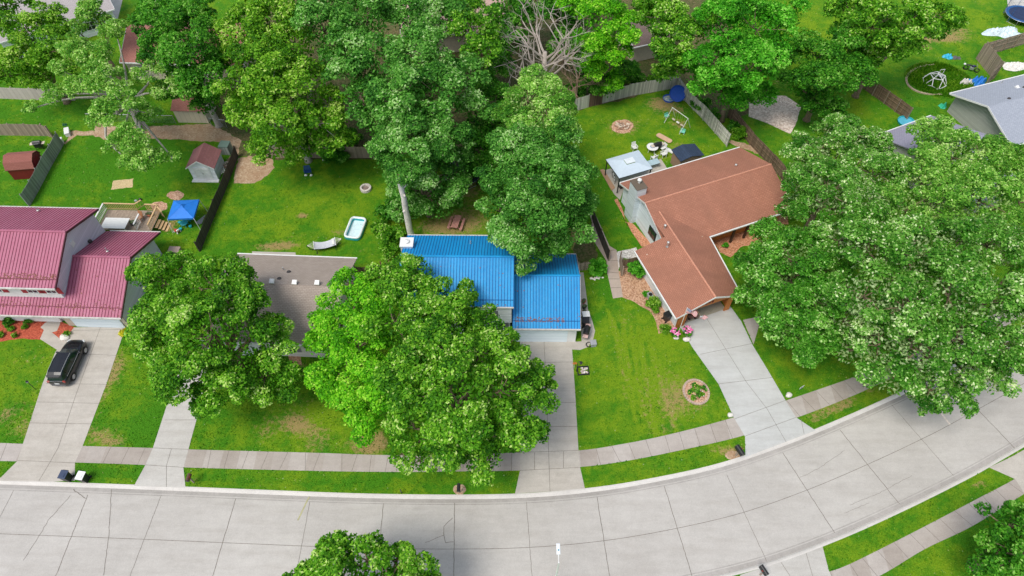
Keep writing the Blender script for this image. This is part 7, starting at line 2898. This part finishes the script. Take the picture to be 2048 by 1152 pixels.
tarp(2007, 66, (5.2, 2.6, .38), P('pale_pool_vinyl', (.62, .74, .78), .35, var=.12, scale=1.5), 'crumpled pale blue and white deflated pool on the grass', 3, 0, 'deflated pool', .5)
tarp(1895, 114, (1.3, 1.1, .3), P('cyan_tarp', (.03, .42, .62), .4), 'bright cyan tarp on the grass above the motorcycle', 5)
tarp(1912, 116, (1.2, .8, .2), P('mesh_grey', (.12, .12, .12), .8), 'dark mesh heap right of the bright cyan tarp', 6)
tarp(1955, 164, (2.4, 1.5, .5), P('royal_tarp', (.02, .20, .62), .4), 'royal blue tarp heap behind the slate roofed house', 7, R(15))
tarp(1931, 166, (1.8, 1.0, .4), P('offwhite_tarp', (.66, .62, .58), .6), 'white and pink heap left of the royal blue tarp', 8)
tarp(2030, 133, (3.6, 1.9, .25), P('white_sheet', (.74, .71, .66), .7), 'white sheet on the ground inside the plank fence', 9, R(10), 'sheet', .15)
tarp(1885, 214, (.9, .8, .4), P('toy_green', (.03, .48, .28), .5), 'green plastic heap beside the grey siding', 11, 0, 'toy')
tarp(130, 250, (.5, .5, .2), P('dark_green', (.02, .12, .05), .6), 'dark green lump on the grass above the long white box', 12)
x, y = G(1940, 142)
t = empty('motorcycle', (x, y, 0), R(-28), 'black motorcycle lying on its stand near the royal blue tarp', 'motorcycle')
for xx in (-.68, .68):
    mb = MB()
    mb.tube([(xx + .26 * math.cos(a), 0, .32 + .26 * math.sin(a)) for a in np.linspace(0, 6.283, 19)], .065, 7)
    mb.build('wheel', M_rub, t)
mb = MB()
mb.blob((.12, 0, .78), (.62, .34, .32), 2, .06, 12)
mb.build('fuel_tank', P('moto_blue', (.02, .03, .07), .2), t, smooth=True)
mb = MB()
mb.blob((-.45, 0, .78), (.8, .3, .16), 5, .05, 12)
mb.build('seat', M_black, t, smooth=True)
mb = MB()
mb.box((0, 0, .45), (.5, .34, .36))
mb.build('engine', M_galv, t, bevel=.04)
mb = MB()
mb.tube([(.35, -.36, 1.02), (.48, 0, 1.0), (.35, .36, 1.02)], .02, 6)
mb.build('handlebar', M_galv, t)
mb = MB()
for s in (-.07, .07):
    mb.tube([(.68, s, .32), (.45, s, .98)], .028, 6)
mb.build('fork', M_galv, t)
mb = MB()
mb.lathe((-1.0, 0, .66), [(.1, 0), (.16, .1), (.1, .2)], 10)
mb.build('tail_box', M_white2, t)
for i, (px, py) in enumerate([(1960, 75), (1996, 168)]):
    pass
x, y = G(1500, 217)

# ------------------------------------------------------------------ grass blades over the lawns (uncountable: one object)
def in_poly(X, Y, poly):
    inside = np.zeros(X.shape, bool)
    n = len(poly)
    for i in range(n):
        x1, y1 = poly[i]
        x2, y2 = poly[(i + 1) % n]
        if y1 == y2:
            continue
        c = ((y1 > Y) != (y2 > Y)) & (X < (x2 - x1) * (Y - y1) / (y2 - y1) + x1)
        inside ^= c
    return inside


def grass():
    n = 230000
    # density follows the view: nearer lawns get more
    y = 8 + (rng.random(n) ** 1.15) * 84
    x = (rng.random(n) * 2 - 1) * (26 + y * .82)
    keep = road_dist(x, y) > HW + .14
    for poly in HARD:
        px = [p[0] for p in poly]
        py = [p[1] for p in poly]
        s = (x > min(px)) & (x < max(px)) & (y > min(py)) & (y < max(py)) & keep
        idx = np.nonzero(s)[0]
        if len(idx):
            keep[idx[in_poly(x[idx], y[idx], poly)]] = False
    x, y = x[keep], y[keep]
    tx, ty = G(1878, 160)
    tq, ta = np.sqrt(rng.random(9000)), rng.uniform(0, 6.28, 9000)
    x = np.concatenate([x, tx + 4.2 * tq * np.cos(ta)])
    y = np.concatenate([y, ty + 3.7 * tq * np.sin(ta)])
    tall = np.concatenate([np.zeros(len(x) - 9000), np.ones(9000)])
    n = len(x)
    a = rng.uniform(0, 6.28, n)
    h = rng.uniform(.04, .10, n) * (1 + .6 * (np.sin(x * .9) * np.cos(y * .8) > .5)) * (1 + 2.4 * tall)
    w = rng.uniform(.03, .07, n) * (1 + .5 * tall)
    lean = rng.normal(0, .05, (n, 2))
    P0 = np.stack([x - np.cos(a) * w, y - np.sin(a) * w, np.zeros(n)], 1)
    P1 = np.stack([x + np.cos(a) * w, y + np.sin(a) * w, np.zeros(n)], 1)
    P2 = np.stack([x + lean[:, 0], y + lean[:, 1], h], 1)
    Pv = np.stack([P0, P1, P2], 1)
    me = bpy.data.meshes.new('grass')
    me.vertices.add(n * 3)
    me.vertices.foreach_set('co', Pv.astype(np.float32).ravel())
    me.loops.add(n * 3)
    me.loops.foreach_set('vertex_index', np.arange(n * 3, dtype=np.int32))
    me.polygons.add(n)
    me.polygons.foreach_set('loop_start', (np.arange(n) * 3).astype(np.int32))
    me.update(calc_edges=True)
    at = me.attributes.new('tone', 'FLOAT', 'FACE')
    t = .45 + .25 * np.sin(x * .31 + 1) * np.cos(y * .27) + rng.normal(0, .22, n)
    at.data.foreach_set('value', np.clip(t, 0, 1).astype(np.float32))
    me.materials.append(mat_leaf('grass_blade', (0.02, 0.12, 0.002), (0.075, 0.25, 0.004), (0.22, 0.40, 0.02), (0.42, 0.46, 0.14), transl=.3, rough=.7))
    o = bpy.data.objects.new('grass', me)
    scene.collection.objects.link(o)
    tag(o, 'short lawn grass around the houses', 'grass', kind='stuff')


grass()
